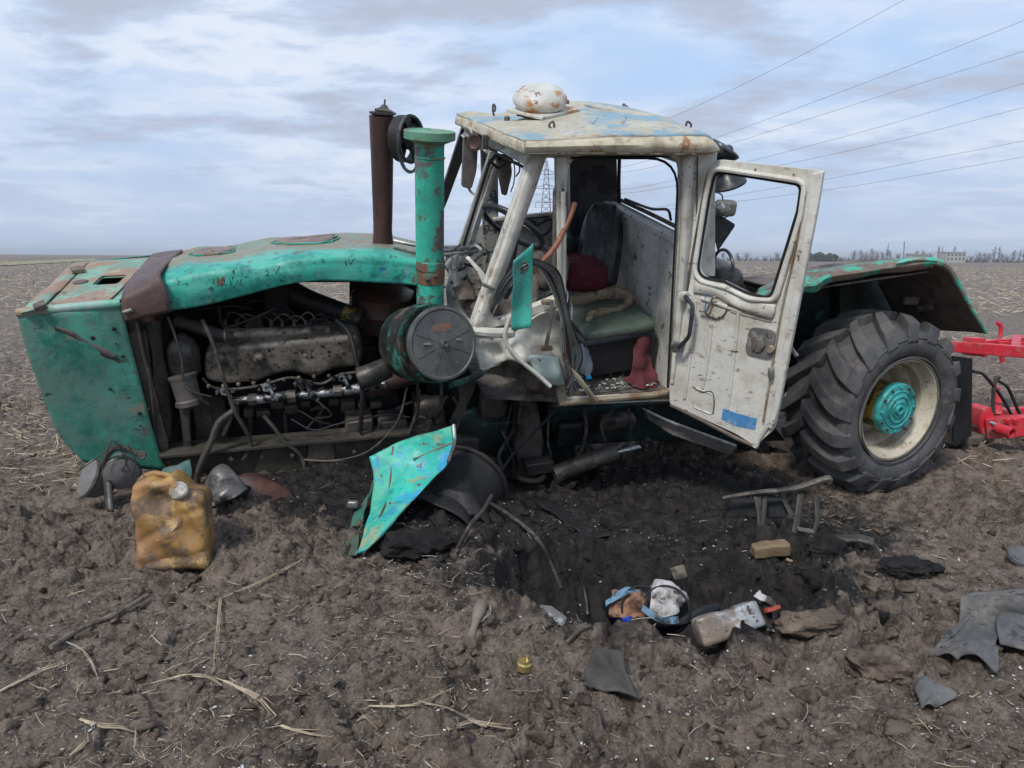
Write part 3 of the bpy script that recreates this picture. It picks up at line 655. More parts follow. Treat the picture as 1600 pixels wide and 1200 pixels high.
def far_trees():
    protos = []
    for s, (h_, sl) in enumerate(((9, 1), (12, .6), (7, 1.4), (14, .42))):
        a, b = tree_mesh(s+11, h_, sl)
        root = thing('bare_tree', V((0, 0, 0)), ('far medium round bare tree on the horizon beyond the field', 'far tall bare tree on the horizon beyond the field', 'far low spreading bare tree on the horizon beyond the field', 'far tall narrow bare tree on the horizon beyond the field')[s], 'tree', 'bare trees along the horizon')
        mk('trunk', a, m_fartree, root, False); mk('crown', b, m_fartree, root, False); protos.append(root)
    random.seed(3)
    spots = [(1130, 2), (1152, 0), (1166, 2), (1213, 2), (1242, 2), (1334, 2), (1344, 0), (1352, 2), (1361, 0), (1369, 2), (1378, 0), (1386, 3), (1390, 1), (1402, 2), (1418, 2), (1432, 0), (1441, 0), (1452, 2), (1465, 1), (1471, 3), (1490, 1), (1497, 2), (1506, 3), (1518, 2), (1529, 2), (1538, 0), (1545, 2), (1553, 1), (1560, 1), (1566, 2), (1574, 2), (1584, 0), (1593, 1), (1599, 3), (1612, 2), (1630, 0), (1650, 2)]
    used = set()
    for u, k in spots:
        r = protos[k]
        if k in used:
            n = r.copy(); COL.objects.link(n)
            for c in r.children: d = c.copy(); COL.objects.link(d); d.parent = n
        else: n = r; used.add(k)
        p = Q(u, 408, 640+random.random()*160); p.z = -.8
        n.location = p; n.rotation_euler = (0, 0, random.random()*6); s = .9+.5*random.random(); n.scale = (s, s, s)
    # low scrub that reads as one band
    random.seed(5); g = []
    for i in range(520):
        u = 1125+random.random()*540 if i < 430 else 1125+random.random()*180
        if u < 1215 and random.random() < .55: continue
        p = Q(u, 408, 690+random.random()*120); s = 1.5+random.random()*2.6
        p.z = -.5
        for k in range(4):
            a = random.random()*6.28; g.append(tube([p, p+V((math.cos(a)*s*.9, math.sin(a)*s, s*(1+random.random()*.6)))], [.28, .10], 3, 1, False))
    tag(mk('horizon_scrub', join(*g), m_fartree, None, False), kind='stuff')
    g = []
    for i in range(16):
        p = Q(1264+i*2.6, 408, 700); s = 3.2+random.random()*2.0; p.z = s*.7
        g.append(ico(p, s, 1, (1, .8, 1.0), .5, 1.2, i))
    tag(mk('evergreen_clump', join(*g), m_evg, None, False), 'dark evergreen clump low on the horizon, right of the open door', 'trees')
    # buildings
    for (u0, u1, v0, lab, nw) in ((1424, 1449, 397.5, 'long low pale building on the horizon, left one of two', 7), (1478, 1508, 394.5, 'taller pale building with dark openings on the horizon, right one of two', 5)):
        d = 640.; a = Q(u0, 409, d); b = Q(u1, 409, d); z1 = Q((u0+u1)/2, v0, d).z; a.z = b.z = -1
        root = thing('farm_building', (a+b)/2, lab, 'building')
        c = (a+b)/2; c.z = (z1-1)/2; c.y += 5
        mk('wall', box(c, V(((b.x-a.x)/2, 0, 0)), V((0, 5, 0)), V((0, 0, (z1+1)/2))), m_bldg, root, False)
        mk('roof', box(V((c.x, c.y, z1+.25)), V(((b.x-a.x)/2+.4, 0, 0)), V((0, 5.4, 0)), V((0, 0, .22))), m_bldg, root, False)
        for i in range(nw):
            for r in (0, 1):
                x = a.x+(b.x-a.x)*(i+.5)/nw
                mk('window', box(V((x, c.y-5.02, z1*(.36+.42*r))), V(((b.x-a.x)/nw*.26, 0, 0)), V((0, .06, 0)), V((0, 0, z1*.12))), m_bwin, root, False)
    p = Q(1412, 408, 300); p.z = -.5; t = Q(1413, 377, 300)
    tag(mk('utility_pole', tube([p, V((t.x, t.y, t.z))], .16, 6, 2, False), m_pylon), 'thin lone pole on the horizon above the rear fender', 'pole')
    # worn track at far left
    g = []
    a, b, c, e = Q(-60, 407, 85), Q(-60, 402.5, 120), Q(150, 399.0, 330), Q(150, 400.6, 200)
    for q in (a, b, c, e): q.z = gh(q.x, q.y)+.10
    m_trk = mat('dry grass strip', (.27, .25, .16), .9, bump=0)
    tag(mk('grass_strip', ([a, b, c, e], [(0, 1, 2, 3)]), m_trk, None, False), kind='structure')
far_trees()

# ------------------------------------------------------------------ the tractor
random.seed(21)
base = Q(760, 700, 5.2); base.z = 0
TR = thing('wrecked_tractor', base, 'blast damaged turquoise and white articulated tractor standing over a black crater', 'tractor')
def tp(name, geo, m, parent=None, **kw): return mk(name, geo, m, parent or TR, **kw)
def plate(pts, dep, holes=(), fr=Ts, ax=None): return prism(fr(pts), (ax or TY)*dep, [fr(h) for h in holes])

_hk = T(400, 400, .6)-BASE[TR.name]; _l0 = _hk.dot(TY)
m_hood = mat('hood paint worn on top', (.045, .40, .305), .45, layers=[((.02, .17, .16), 6.5, .56, .66), ((.16, .38, .33), 11, .57, .66), ((.03, .03, .03), 26, .62, .66), ((.09, .42, .33), 2.2, .5, .6), ((.03, .25, .22), 5, .56, .66), (RUST, 7, .62, .66), ((.02, .20, .30), 4.5, .64, .70), (RUSTD, 40, .66, .70)], zone=(tuple(TY), _l0+.10, _l0+.34, (.25, .185, .12), (.17, .26, .19)))
# hood -----------------------------------------------------------
hk = .6
rows = [Ts([(194, 497, hk), (265, 486, hk), (330, 473, hk), (400, 455, hk), (465, 440, hk), (530, 437, hk), (600, 441, hk), (654, 446, hk)]),
        Ts([(205, 470, hk-.01), (266, 455, hk-.02), (330, 444, hk-.02), (400, 430, hk-.02), (465, 420, hk-.01), (530, 413, hk), (600, 416, hk), (654, 422, hk)]),
        Ts([(222, 446, hk+.06), (270, 427, hk+.05), (330, 419, hk+.05), (400, 409, hk+.05), (465, 401, hk+.05), (530, 397, hk+.05), (600, 399, hk+.05), (654, 406, hk+.05)]),
        Ts([(236, 425, hk+.35), (280, 410, hk+.35), (330, 404, hk+.4), (400, 395, hk+.4), (465, 387, hk+.4), (530, 382, hk+.4), (600, 385, hk+.4), (654, 393, hk+.4)]),
        Ts([(250, 402, hk+1.0), (290, 395, hk+1.0), (345, 388, hk+1.), (400, 379, hk+1.), (465, 372, hk+1.), (540, 367, hk+1.), (600, 371, hk+1.), (654, 379, hk+1.)])]
rows.append([p - TZ*.03 + TY*.10 for p in rows[-1]]); rows.append([p - TZ*.22 + TY*.04 for p in rows[-1]])
hood = tp('hood', sheet(rows, 70, 44, .030, 3.2, 1.3, .007, 11), m_hood, solid=.012)
# shallow round rusty panels on the hood top
def oval(cu, cv, ru, rv, k, n=26):
    c = T(cu, cv, k); ax = (T(cu+ru, cv-2, k)-c); ay = (T(cu, cv-rv, k+.18)-c)
    return c, ax, ay
for cu, cv, ru, rv, k in ((352, 403, 50, 8, .95), (500, 392, 56, 8, .95)):
    pass
# lid panels follow the hood surface: taken from the hood net itself
def on_net(rows, s, t):   # s along, t across
    P = [catmull(r, 60)[int(max(0, min(60, s*60)))] for r in rows]
    return catmull(P, 60)[int(max(0, min(60, t*60)))]
def net_patch(rows, s0, t0, rs, rt, lift, n=30, rings=5):
    vs = [on_net(rows, s0, t0)]; nrm = (on_net(rows, s0+.03, t0)-on_net(rows, s0-.03, t0)).cross(on_net(rows, s0, t0+.03)-on_net(rows, s0, t0-.03)).normalized()
    if nrm.z < 0: nrm = -nrm
    fs = []
    for r in range(1, rings+1):
        for i in range(n):
            a = 2*math.pi*i/n; vs.append(on_net(rows, s0+rs*r/rings*math.cos(a), t0+rt*r/rings*math.sin(a)))
    vs = [v+nrm*(lift+mnoise.noise(v*3.2+V((1.3, 1.3*1.7, 3)))*.0) for v in vs]
    for i in range(n): fs.append((0, 1+i, 1+(i+1) % n))
    for r in range(rings-1):
        for i in range(n): fs.append((1+r*n+i, 1+(r+1)*n+i, 1+(r+1)*n+(i+1) % n, 1+r*n+(i+1) % n))
    return vs, fs
from mathutils.bvhtree import BVHTree
def drape_on(ob, geo, lift, up):
    L = BASE[ob.name]; bv = BVHTree.FromPolygons([v.co+L for v in ob.data.vertices], [tuple(p.vertices) for p in ob.data.polygons])
    out = []
    for v in geo[0]:
        v = V(v); h_ = bv.ray_cast(v+up*.4, -up); out.append((h_[0]+up*lift) if h_[0] is not None else v)
    return out, geo[1]
for s0, t0, rs, rt in ((.27, .60, .085, .060), (.60, .60, .10, .058)):
    tp('access_plate', drape_on(hood, net_patch(rows, s0, t0, rs, rt, 0), .016, TZ), m_rustpatch, hood, solid=.008)
    ring = [V(v) for v in drape_on(hood, net_patch(rows, s0, t0, rs*1.04, rt*1.04, 0), .012, TZ)[0][-30:]]
    tp('plate_rim', tube(ring+[ring[0]], .007, 6, None, False), m_turq, hood)
# strap
st = [Ts([(196, 502, hk-.045), (232, 494, hk-.045), (268, 486, hk-.045)]),
      Ts([(190, 478, hk-.05), (228, 468, hk-.05), (262, 456, hk-.05)]),
      Ts([(192, 460, hk-.01), (226, 445, hk-.01), (250, 430, hk-.01)]),
      Ts([(200, 444, hk+.22), (232, 428, hk+.22), (258, 416, hk+.22)]),
      Ts([(222, 417, hk+.7), (250, 406, hk+.7), (273, 401, hk+.7)]),
      Ts([(238, 398, hk+1.08), (262, 394, hk+1.08), (285, 391, hk+1.08)])]
strap = tp('hood_strap', sheet(st, 8, 26, .008, 5, 3), m_strap, hood, solid=.016)
def disc(c, n, r, h=.012, seg=8): return lathe(V(c)-V(n)*h, n, [(r, 0), (r, h*1.6), (r*.7, h*2.4)], seg)
tp('bolt_hole', disc(T(262, 475, hk-.055), -TY, .013, .004, 12), m_black, strap)
tp('catch', tube([T(193, 488, hk-.06), T(207, 484, hk-.075)], .013, 8), m_galv, strap)
# scratched writing on the hood side: Ц, 5 and 42, ZV
def strokes(lines, org, ax, ay, r=.0022):
    return join(*[tube([org+ax*x+ay*y for x, y in l], r, 4, max(2, len(l)*3), False if len(l) == 2 else True) for l in lines])
def hood_pt(u, v): return T(u, v, hk-.034)
_L = BASE[hood.name]; _hb = BVHTree.FromPolygons([v.co+_L for v in hood.data.vertices], [tuple(p.vertices) for p in hood.data.polygons])
def hood_hit(u, v):
    r = ray(u, v).normalized(); q = _hb.ray_cast(CAM, r)[0]; return (q if q is not None else hood_pt(u, v)) - r*.0065
def scr(lines): return join(*[tube([hood_hit(u, v) for u, v in l], .0026, 4, None, False) for l in lines])
scratch = [[(283, 432), (284, 445), (292, 443), (291, 430)], [(292, 443), (293, 447)], [(274, 436), (278, 434), (277, 438), (281, 440), (278, 445)],
           [(326, 452), (330, 448), (333, 450), (329, 454)], [(334, 436), (333, 443), (341, 441)], [(340, 433), (341, 448)], [(345, 438), (350, 436), (351, 440), (346, 446), (353, 444)],
           [(358, 436), (361, 440), (360, 445)], [(363, 434), (366, 449), (372, 438)], [(378, 436), (374, 444), (379, 444)], [(414, 425), (418, 421), (420, 426), (415, 431), (421, 430)], [(428, 420), (431, 428), (437, 416)],
           [(540, 407), (541, 416)], [(545, 405), (547, 414), (553, 404)]]
tp('scratched_writing', scr(scratch), m_wireb, hood, smooth=False)

# front housing -------------------------------------------------------
o1 = [(25, 492, hk), (189, 473, hk), (213, 540, hk), (262, 735, hk), (148, 722, hk), (129, 720, hk), (86, 672, hk), (50, 585, hk)]
fp = sheet([Ts([(27, 492, hk), (108, 482, hk), (189, 474, hk)]), Ts([(46, 560, hk-.01), (130, 560, hk-.02), (206, 545, hk)]), Ts([(76, 640, hk), (155, 640, hk-.01), (228, 630, hk)]), Ts([(92, 678, hk), (165, 682, hk), (242, 680, hk)]), Ts([(132, 721, hk+.005), (190, 728, hk), (258, 735, hk)])], 26, 26, .020, 2.5, 4, .004, 12)
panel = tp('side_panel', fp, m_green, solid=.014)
for u, v, r in ((145, 528, .014), (178, 514, .012), (192, 557, .009), (172, 608, .009), (218, 646, .011), (219, 665, .006), (233, 640, .012), (181, 537, .005)):
    tp('bolt_hole', disc(T(u, v, hk-.022), -TY, r, .003, 12), m_black, panel)
tp('dent_scar', sheet([Ts([(86, 510, hk-.022), (110, 516, hk-.026), (135, 532, hk-.026), (165, 545, hk-.022), (184, 556, hk-.02)]), Ts([(86, 516, hk-.022), (108, 524, hk-.026), (133, 539, hk-.026), (160, 556, hk-.022), (182, 563, hk-.02)])], 16, 2, .004), m_filter, panel, solid=.004)
def plane3(a, b, c):
    n = (b-a).cross(c-a).normalized(); return n, a.dot(n)
A_, B_, C2_ = T(27, 490, hk), T(189, 473, hk), T(115, 410, hk+1.15)
tn, to = plane3(A_, B_, C2_)
if tn.z < 0: tn, to = -tn, -to
def TP(u, v, up=0.): return hit(u, v, tn, to+up)
top_loop = [TP(u, v) for u, v in ((27, 490), (189, 474), (206, 452), (258, 403), (232, 402), (116, 410), (112, 414))]
hole = roundloop([TP(*p) for p in ((144, 448), (160, 433), (200, 431), (184, 446))], .2, 3)
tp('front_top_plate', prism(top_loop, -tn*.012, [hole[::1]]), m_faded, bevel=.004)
hl2 = [p+tn*.012 for p in hole]
hatch = tp('hatch', prism([TP(u, v, .014) for u, v in ((70, 482), (168, 470), (184, 456), (232, 404), (140, 409))], -tn*.010, [hl2]), m_hatch, bevel=.003)
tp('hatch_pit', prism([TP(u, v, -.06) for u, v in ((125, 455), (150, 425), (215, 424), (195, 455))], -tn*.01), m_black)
tp('round_cover', lathe(TP(126, 441, .014), tn, [(.045, 0), (.045, .006), (.03, .008)], 20), m_strap, hatch)
tp('front_lip', sheet([[TP(29, 489, .004), TP(70, 451, .004), TP(113, 412, .004)], [TP(42, 487, .022), TP(84, 449, .022), TP(124, 411, .022)], [TP(62, 484, .01), TP(100, 448, .01), TP(139, 409, .01)]], 24, 8, .014, 7, 2, .004), m_hatch, hatch, solid=.006)
tp('hinge', box(TP(62, 478, .03), (TP(72, 475, .03)-TP(54, 482, .03))/2, tn*.012, (TP(60, 473, .03)-TP(62, 478, .03))*.7), m_crush, hatch)
tp('hinge', box(TP(121, 421, .03), (TP(130, 420, .03)-TP(110, 422, .03))/2, tn*.010, (TP(118, 417, .03)-TP(121, 421, .03))*.7), m_crush, hatch)
tp('shoulder_roll', tube([T(27, 489, hk+.012), T(108, 481, hk+.012), T(189, 474, hk+.012)], .028, 10), m_faded)
front_face = [T(27, 490, hk), T(132, 720, hk), T(132, 720, hk)+TY*1.15, T(27, 490, hk)+TY*1.15]
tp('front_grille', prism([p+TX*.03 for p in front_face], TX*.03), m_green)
tp('far_side_panel', prism([p+TY*1.15 for p in Ts(o1)], TY*.015), m_green)
# radiator and inner plates
tp('radiator', prism(Ts([(196, 492, hk+.12), (240, 486, hk+.12), (262, 700, hk+.12), (240, 700, hk+.12)]), TY*.9), m_strap)
tp('radiator_shroud', sheet([Ts([(226, 506, hk+.10), (250, 500, hk+.10)]), Ts([(238, 560, hk+.08), (254, 550, hk+.14)]), Ts([(240, 620, hk+.06), (266, 610, hk+.14)]), Ts([(246, 672, hk+.08), (268, 690, hk+.14)])], 6, 20, .012, 5, 1), m_frame, solid=.012)
tp('inner_flange', plate([(182, 476, hk+.03), (205, 473, hk+.03), (216, 510, hk+.03), (262, 690, hk+.03), (262, 734, hk+.03), (228, 640, hk+.03)], .04), m_oily)
tp('shroud_bracket', prism(Ts([(208, 520, hk+.05), (228, 518, hk+.05), (243, 640, hk+.05), (256, 700, hk+.05), (240, 690, hk+.05), (222, 600, hk+.05)]), TY*.05), m_frame, bevel=.006)
tp('pipe', tube(Ts([(214, 505, hk+.0), (226, 560, hk+.0), (236, 600, hk), (243, 690, hk+.02)]), .009), m_hose)

# engine --------------------------------------------------------------
ENG = tp('engine_block', join(prism(Ts([(300, 610, 1.0), (560, 585, 1.0), (620, 600, 1.0), (640, 690, 1.0), (290, 722, 1.0)]), TY*.55), prism(Ts([(330, 560, 1.12), (590, 540, 1.12), (600, 620, 1.12), (320, 630, 1.12)]), TY*.4)), m_black, bevel=.02)
cov = roundloop(Ts([(318, 572, .72), (321, 552, .72), (336, 544, .72), (440, 533, .72), (556, 523, .72), (566, 536, .72), (566, 572, .72), (520, 578, .72), (492, 592, .72), (455, 580, .72), (415, 592, .72), (400, 598, .72), (355, 602, .72), (322, 596, .72)]), .32, 4)
vc = tp('valve_cover', prism(cov, TY*.34), m_cover, bevel=.045)
vc.modifiers['b'].segments = 5; vc.modifiers['b'].angle_limit = R_(50)
tp('gasket', tube(Ts([(316, 590, .735), (330, 604, .735), (360, 608, .735), (405, 603, .735), (455, 590, .735), (500, 600, .735), (530, 586, .735), (568, 580, .735)]), .009), m_oily, vc)
def hexbolt(u, v, k, r, h=.03, m=m_cover, par=None):
    return tp('bolt', lathe(T(u, v, k), -TY+TZ*.7, [(r*1.25, 0), (r*1.25, h*.35), (r, h*.4), (r, h), (r*.5, h*1.15)], 6), m, par or vc, smooth=False)
hexbolt(343, 561, .735, .036, .04); hexbolt(405, 559, .735, .030, .045)
for u, v in ((478, 555), (535, 550)): hexbolt(u, v, .725, .012, .012, m_oily)
pipe = tp('coolant_pipe', tube(Ts([(352, 522, .85), (372, 523, .85), (440, 520, .85), (515, 517, .85)]), [.046, .042, .040, .036], 12), m_cover)
for u, v in ((376, 532), (436, 530)): tp('pipe_riser', tube(Ts([(u, v-6, .85), (u, v+16, .85)]), .036, 10), m_cover, pipe)
tp('thermostat_housing', lathe(T(497, 531, .82), TZ, [(.045, 0), (.045, .03), (.040, .035), (.040, .065), (.046, .07), (.046, .085), (.03, .085), (.03, .06)], 20), m_filter, pipe)
hs = tp('hose', tube(Ts([(275, 500, .9), (310, 512, .85), (345, 524, .83), (365, 526, .83)]), .040, 12), m_hose)
tp('hose_clamp', torus(T(352, 524, .83), TX, .042, .007, 20, 6), m_galv, hs)
rail = tp('fuel_rail', tube(Ts([(362, 628, .70), (430, 621, .70), (500, 615, .70), (560, 607, .70), (604, 600, .70)]), [.026, .034, .028, .038, .03], 12, 30, wob=.25), m_shine)
for u, v, s in ((394, 625, .04), (455, 620, .045), (527, 611, .04)):
    tp('rail_clamp', tube(Ts([(u-6, v, .70), (u+7, v-1, .70)]), s, 8, 2), m_oily, rail)
for u, v in ((352, 610), (417, 604), (474, 598), (534, 589)):
    tp('injector_nut', lathe(T(u, v, .72), -TY+TZ*.2, [(.032, 0), (.032, .03), (.024, .03), (.024, .05), (.012, .05), (.012, .02)], 6), m_shine, rail, smooth=False)
    for du in (-12, 12): tp('stud', lathe(T(u+du, v-du*.05, .73), -TY, [(.016, 0), (.016, .02), (.009, .02), (.009, .045)], 6), m_shine, rail, smooth=False)
    tp('injector_pipe', tube(Ts([(u+5, v+4, .68), (u+9, v+12, .66), (u+7, v+20, .68)]), .010, 6), m_shine, rail)
# filters
f1 = tp('oil_filter', lathe(T(290, 583, .78), TZ, [(.085, 0), (.098, .02), (.1, .13), (.098, .17), (.07, .225), (.03, .245), (.03, .262)], 24), m_filterd)
f2p = T(299, 637, .62); f2t = T(286, 592, .66)
f2 = tp('fuel_filter', lathe(f2p, f2t-f2p, [(.05, 0), (.082, .02), (.085, .05), (.075, .06), (.078, .17), (.080, .19), (.086, .20), (.086, .215), (.0, .22)], 24), m_filter)
tp('filter_bolt', lathe(f2t, f2t-f2p, [(.014, 0), (.014, .03), (.006, .032)], 6), m_oily, f2, smooth=False)
tp('filter_band', torus(T(297, 630, .635), f2t-f2p, .084, .007, 24, 6), m_oily, f2)
tp('mount_strap', sheet([Ts([(281, 640, .68), (284, 670, .68), (288, 708, .68)]), Ts([(297, 640, .66), (296, 670, .66), (300, 706, .66)])], 12, 3, .01), m_frame, solid=.012)
tp('mount_foot', box(T(289, 708, .66), TX*.06, TY*.05, TZ*.012), m_frame)
# dark masses behind
tp('turbo_housing', lathe(T(600, 513, 1.25), TZ, [(.20, 0), (.235, .02), (.235, .13), (.242, .14), (.235, .15), (.235, .26), (.15, .31)], 32), m_exh)
tp('intake_duct', tube(Ts([(415, 440, 1.3), (480, 470, 1.2), (540, 490, 1.1), (562, 498, 1.05)]), [.09, .085, .075, .062, .06], 14), m_black)
tp('duct_tip', tube(Ts([(538, 490, 1.08), (566, 500, 1.03)]), .067, 14), mat('yellow flecked rubber', (.05, .045, .03), .6, layers=[((.30, .22, .05), 11, .55, .60)]))
tp('support_post', plate([(413, 448, 1.15), (450, 446, 1.15), (450, 516, 1.15), (418, 520, 1.15)], .1), m_black)
tp('bracket', plate([(380, 510, .95), (404, 494, .95), (412, 515, .95)], .05), m_oily)
tp('pipe_elbow', tube(Ts([(562, 592, .55), (580, 586, .55), (606, 574, .58)]), [.074, .076, .07], 18), m_filterd)
tp('pipe_mouth', lathe(T(562, 592, .55), T(562, 592, .55)-T(580, 586, .55), [(.058, -.01), (.076, 0), (.076, .008), (.06, .009), (.055, -.004)], 20), m_black)
tp('exhaust_manifold', tube(Ts([(575, 612, .75), (610, 598, .75), (650, 588, .8)]), [.055, .06, .05], 12, wob=.2), m_exh)
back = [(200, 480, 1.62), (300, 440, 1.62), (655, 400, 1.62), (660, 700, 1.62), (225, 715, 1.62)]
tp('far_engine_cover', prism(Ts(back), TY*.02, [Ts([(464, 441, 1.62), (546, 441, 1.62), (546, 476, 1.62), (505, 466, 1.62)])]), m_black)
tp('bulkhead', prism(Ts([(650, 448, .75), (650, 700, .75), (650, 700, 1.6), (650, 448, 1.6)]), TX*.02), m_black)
for pts, r, m in (([(316, 500, .66), (332, 535, .60), (352, 600, .56), (368, 645, .55), (392, 690, .57), (380, 718, .58)], .0135, m_hose),
                  ([(262, 495, .62), (272, 520, .60), (284, 560, .58), (286, 590, .57)], .008, m_hose),
                  ([(288, 600, .56), (300, 612, .55), (330, 620, .58)], .006, m_frame),
                  ([(290, 598, .56), (306, 618, .56), (326, 632, .58)], .006, m_frame),
                  ([(525, 500, .75), (545, 520, .70), (556, 560, .62), (566, 610, .58), (563, 675, .6)], .016, m_wireb),
                  ([(365, 642, .58), (342, 660, .55), (330, 690, .52), (312, 730, .50), (307, 760, .50)], .021, m_frame),
                  ([(362, 650, .58), (348, 680, .55)], .016, m_frame),
                  ([(412, 650, .62), (428, 668, .58), (444, 690, .56), (468, 710, .56), (476, 735, .56), (462, 755, .56)], .013, m_hose),
                  ([(455, 655, .66), (490, 672, .62), (530, 662, .62), (600, 648, .62), (640, 652, .6)], .006, m_wireb),
                  ([(470, 718, .56), (520, 720, .54), (570, 708, .52), (605, 680, .5), (625, 650, .5), (636, 605, .5)], .0075, m_hose),
                  ([(655, 610, .6), (652, 640, .6), (640, 676, .6)], .012, m_hose),
                  ([(450, 490, .9), (470, 515, .85), (490, 500, .85), (520, 505, .8), (540, 530, .75)], .007, m_wireb),
                  ([(342, 480, .9), (350, 510, .9), (390, 500, .9), (430, 482, .9)], .010, m_wireb),
                  ([(300, 484, .9), (360, 478, .95), (395, 484, 1.0)], .007, m_wireb),
                  ([(375, 486, 1.), (395, 470, 1.), (440, 476, 1.), (470, 500, 1.), (500, 505, 1.)], .007, m_wireb),
                  ([(470, 530, .9), (500, 498, .9), (530, 500, .9), (580, 512, .95)], .006, m_wireb)):
    tp('hose' if r > .01 else 'cable', tube(Ts(pts), r, 8), m)
for u0, u1 in ((540, 583), (592, 636)):
    tp('battery_box', plate([(u0, 660, .66), (u1, 656, .66), (u1, 680, .66), (u0, 684, .66)], .2), m_oily, bevel=.012)
tp('crank_pulley', lathe(T(345, 690, .95), -TX+TY*-.3, [(.05, 0), (.11, .01), (.11, .04), (.05, .05)], 24), m_exh)

random.seed(31)
for i in range(11):
    u = 326+i*23.5; tp('cover_stud', lathe(T(u, 604-i*2.2+random.uniform(-1, 1), .70), -TY+TZ*.2, [(.014, 0), (.014, .016), (.008, .02), (.008, .032)], 6), random.choice((m_cover, m_shine, m_oily)), ENG, smooth=False)
for i in range(12):
    u = 345+i*22; v = 640+random.uniform(-4, 10)-i*1.6; sx_ = random.uniform(.02, .05); sz_ = random.uniform(.015, .045)
    tp('engine_bracket', rbox(T(u, v, .93), TX*sx_, TY*.03, TZ*sz_, .4, 3, .01, 20, i), random.choice((m_oily, m_frame, m_cover)), ENG)
for i in range(26):
    u = 330+i*10.5; tp('sump_bolt', lathe(T(u, 694-i*1.0+random.uniform(-.6, .6), .95), -TY, [(.011, 0), (.011, .012), (0, .014)], 6), m_frame, ENG, smooth=False)
for i in range(9):
    u = 420+random.random()*200; v = 560+random.random()*110; pts = [(u, v, .84)]
    for j in range(3): pts.append((pts[-1][0]+random.uniform(-30, 34), pts[-1][1]+random.uniform(-22, 24), .80+random.random()*.1))
    tp('engine_pipe', tube(Ts(pts), random.choice((.007, .010, .014)), 8, 18), random.choice((m_oily, m_cover, m_frame, m_galv)), ENG)
for i in range(5): tp('block_rib', bar(T(335+i*55, 640, .985), T(338+i*55, 700, .985), TX*.012, TY*.02), m_oily, ENG)
tp('side_flange', rbox(T(330, 650, .9), TX*.10, TY*.06, TZ*.16, .3, 6, .03, 8), m_frame, ENG)
tp('injection_pump', rbox(T(420, 548, 1.02), TX*.35, TY*.08, TZ*.07, .4, 8, .02, 9), m_oily, ENG)
for i in range(8): tp('pump_fitting', lathe(T(352+i*18, 508+random.uniform(-4, 4), 1.0), TZ, [(.016, -.04), (.016, .01), (.010, .02), (.010, .05)], 8), m_cover, ENG)
for i in range(8): tp('injector_line', tube(Ts([(352+i*18, 505, 1.0), (360+i*20, 488+3*(i % 3), .98), (385+i*18, 500, .95), (380+i*20, 528, .90)]), .0055, 6, 18), random.choice((m_galv, m_cover, m_oily)), ENG)
for i in range(9):
    u = 265+i*48; tp('frame_bolt', lathe(T(u, 722-i*2.8, .60), -TY, [(.017, 0), (.017, .014), (.008, .018)], 6), random.choice((m_oily, m_galv, m_exh)), smooth=False)
tp('frame_flange', bar(T(250, 709, .60), T(640, 674, .60), TY*.05, TZ*.008), m_frame)
# frame ---------------------------------------------------------------
tp('frame_rail', plate([(246, 708, .62), (330, 700, .62), (480, 688, .62), (640, 672, .62), (700, 668, .62), (700, 730, .62), (600, 728, .62), (510, 745, .62), (440, 752, .62), (262, 738, .62)], .14), m_frame, bevel=.006)
tp('frame_plate', plate([(410, 702, .60), (478, 696, .60), (485, 745, .60), (392, 752, .60)], .02), m_frame)
tp('frame_lug', plate([(482, 690, .58), (520, 686, .58), (524, 712, .58), (514, 768, .58), (478, 768, .58)], .05), m_oily, bevel=.006)
tp('cross_member', prism(Ts([(255, 735, .62), (330, 730, .62), (340, 760, .62), (250, 762, .62)]), TY*.9), m_exh)
tp('gearbox', join(prism(Ts([(660, 590, .95), (770, 580, .95), (900, 640, .95), (900, 760, .95), (690, 760, .95)]), TY*.7), lathe(T(745, 690, .9), -TY, [(.3, 0), (.3, .05), (.2, .1), (.08, .12)], 24)), m_dkgreen, bevel=.02)
tp('pivot_post', plate([(812, 622, .62), (838, 618, .62), (850, 690, .62), (845, 742, .62), (838, 780, .62), (812, 780, .62), (806, 700, .62)], .16), m_oily, bevel=.015)
tp('pivot_step', plate([(822, 728, .50), (866, 722, .50), (868, 738, .50), (824, 744, .50)], .2), m_black, bevel=.006)
tp('pivot_ring', torus(T(826, 740, .55), TZ+TX*.1, .11, .02, 24, 8), m_black)
cyl = tp('steering_cylinder', tube(Ts([(866, 742, .5), (905, 726, .52), (962, 706, .54)]), .065, 16), m_oily)
tp('piston_rod', tube(Ts([(962, 707, .54), (1002, 698, .56)]), .018, 12), m_chrome, cyl)
tp('cylinder_eye', torus(T(1010, 696, .56), TY, .04, .02, 20, 8), m_black, cyl)
tp('rear_frame', join(plate([(855, 640, .80), (1060, 625, .80), (1190, 640, .80), (1230, 690, .80), (1120, 692, .80), (1000, 690, .80), (870, 700, .80)], .6)), m_dkgreen, bevel=.02)
tp('axle_housing', tube([O+RY*.25-RX*.0, O+RY*1.9], [.16, .14, .2, .2], 18), m_dkgreen)
for pts, r, m in (([(913, 640, .7), (916, 670, .7), (910, 700, .7), (903, 712, .7)], .014, m_hose), ([(982, 640, .7), (985, 660, .7), (984, 690, .7)], .010, m_hose),
                  ([(870, 636, .6), (850, 660, .55), (800, 712, .5), (765, 770, .4), (752, 800, .3)], .010, m_wireb), ([(800, 630, .6), (790, 680, .55), (792, 740, .55)], .006, m_wireb),
                  ([(858, 640, .6), (856, 690, .6), (862, 712, .6)], .008, m_hose), ([(945, 690, .7), (940, 660, .7), (960, 640, .7)], .010, m_hose), ([(690, 600, .6), (688, 640, .6), (668, 672, .6)], .012, m_hose)):
    tp('hose' if r > .009 else 'cable', tube(Ts(pts), r, 8), m)
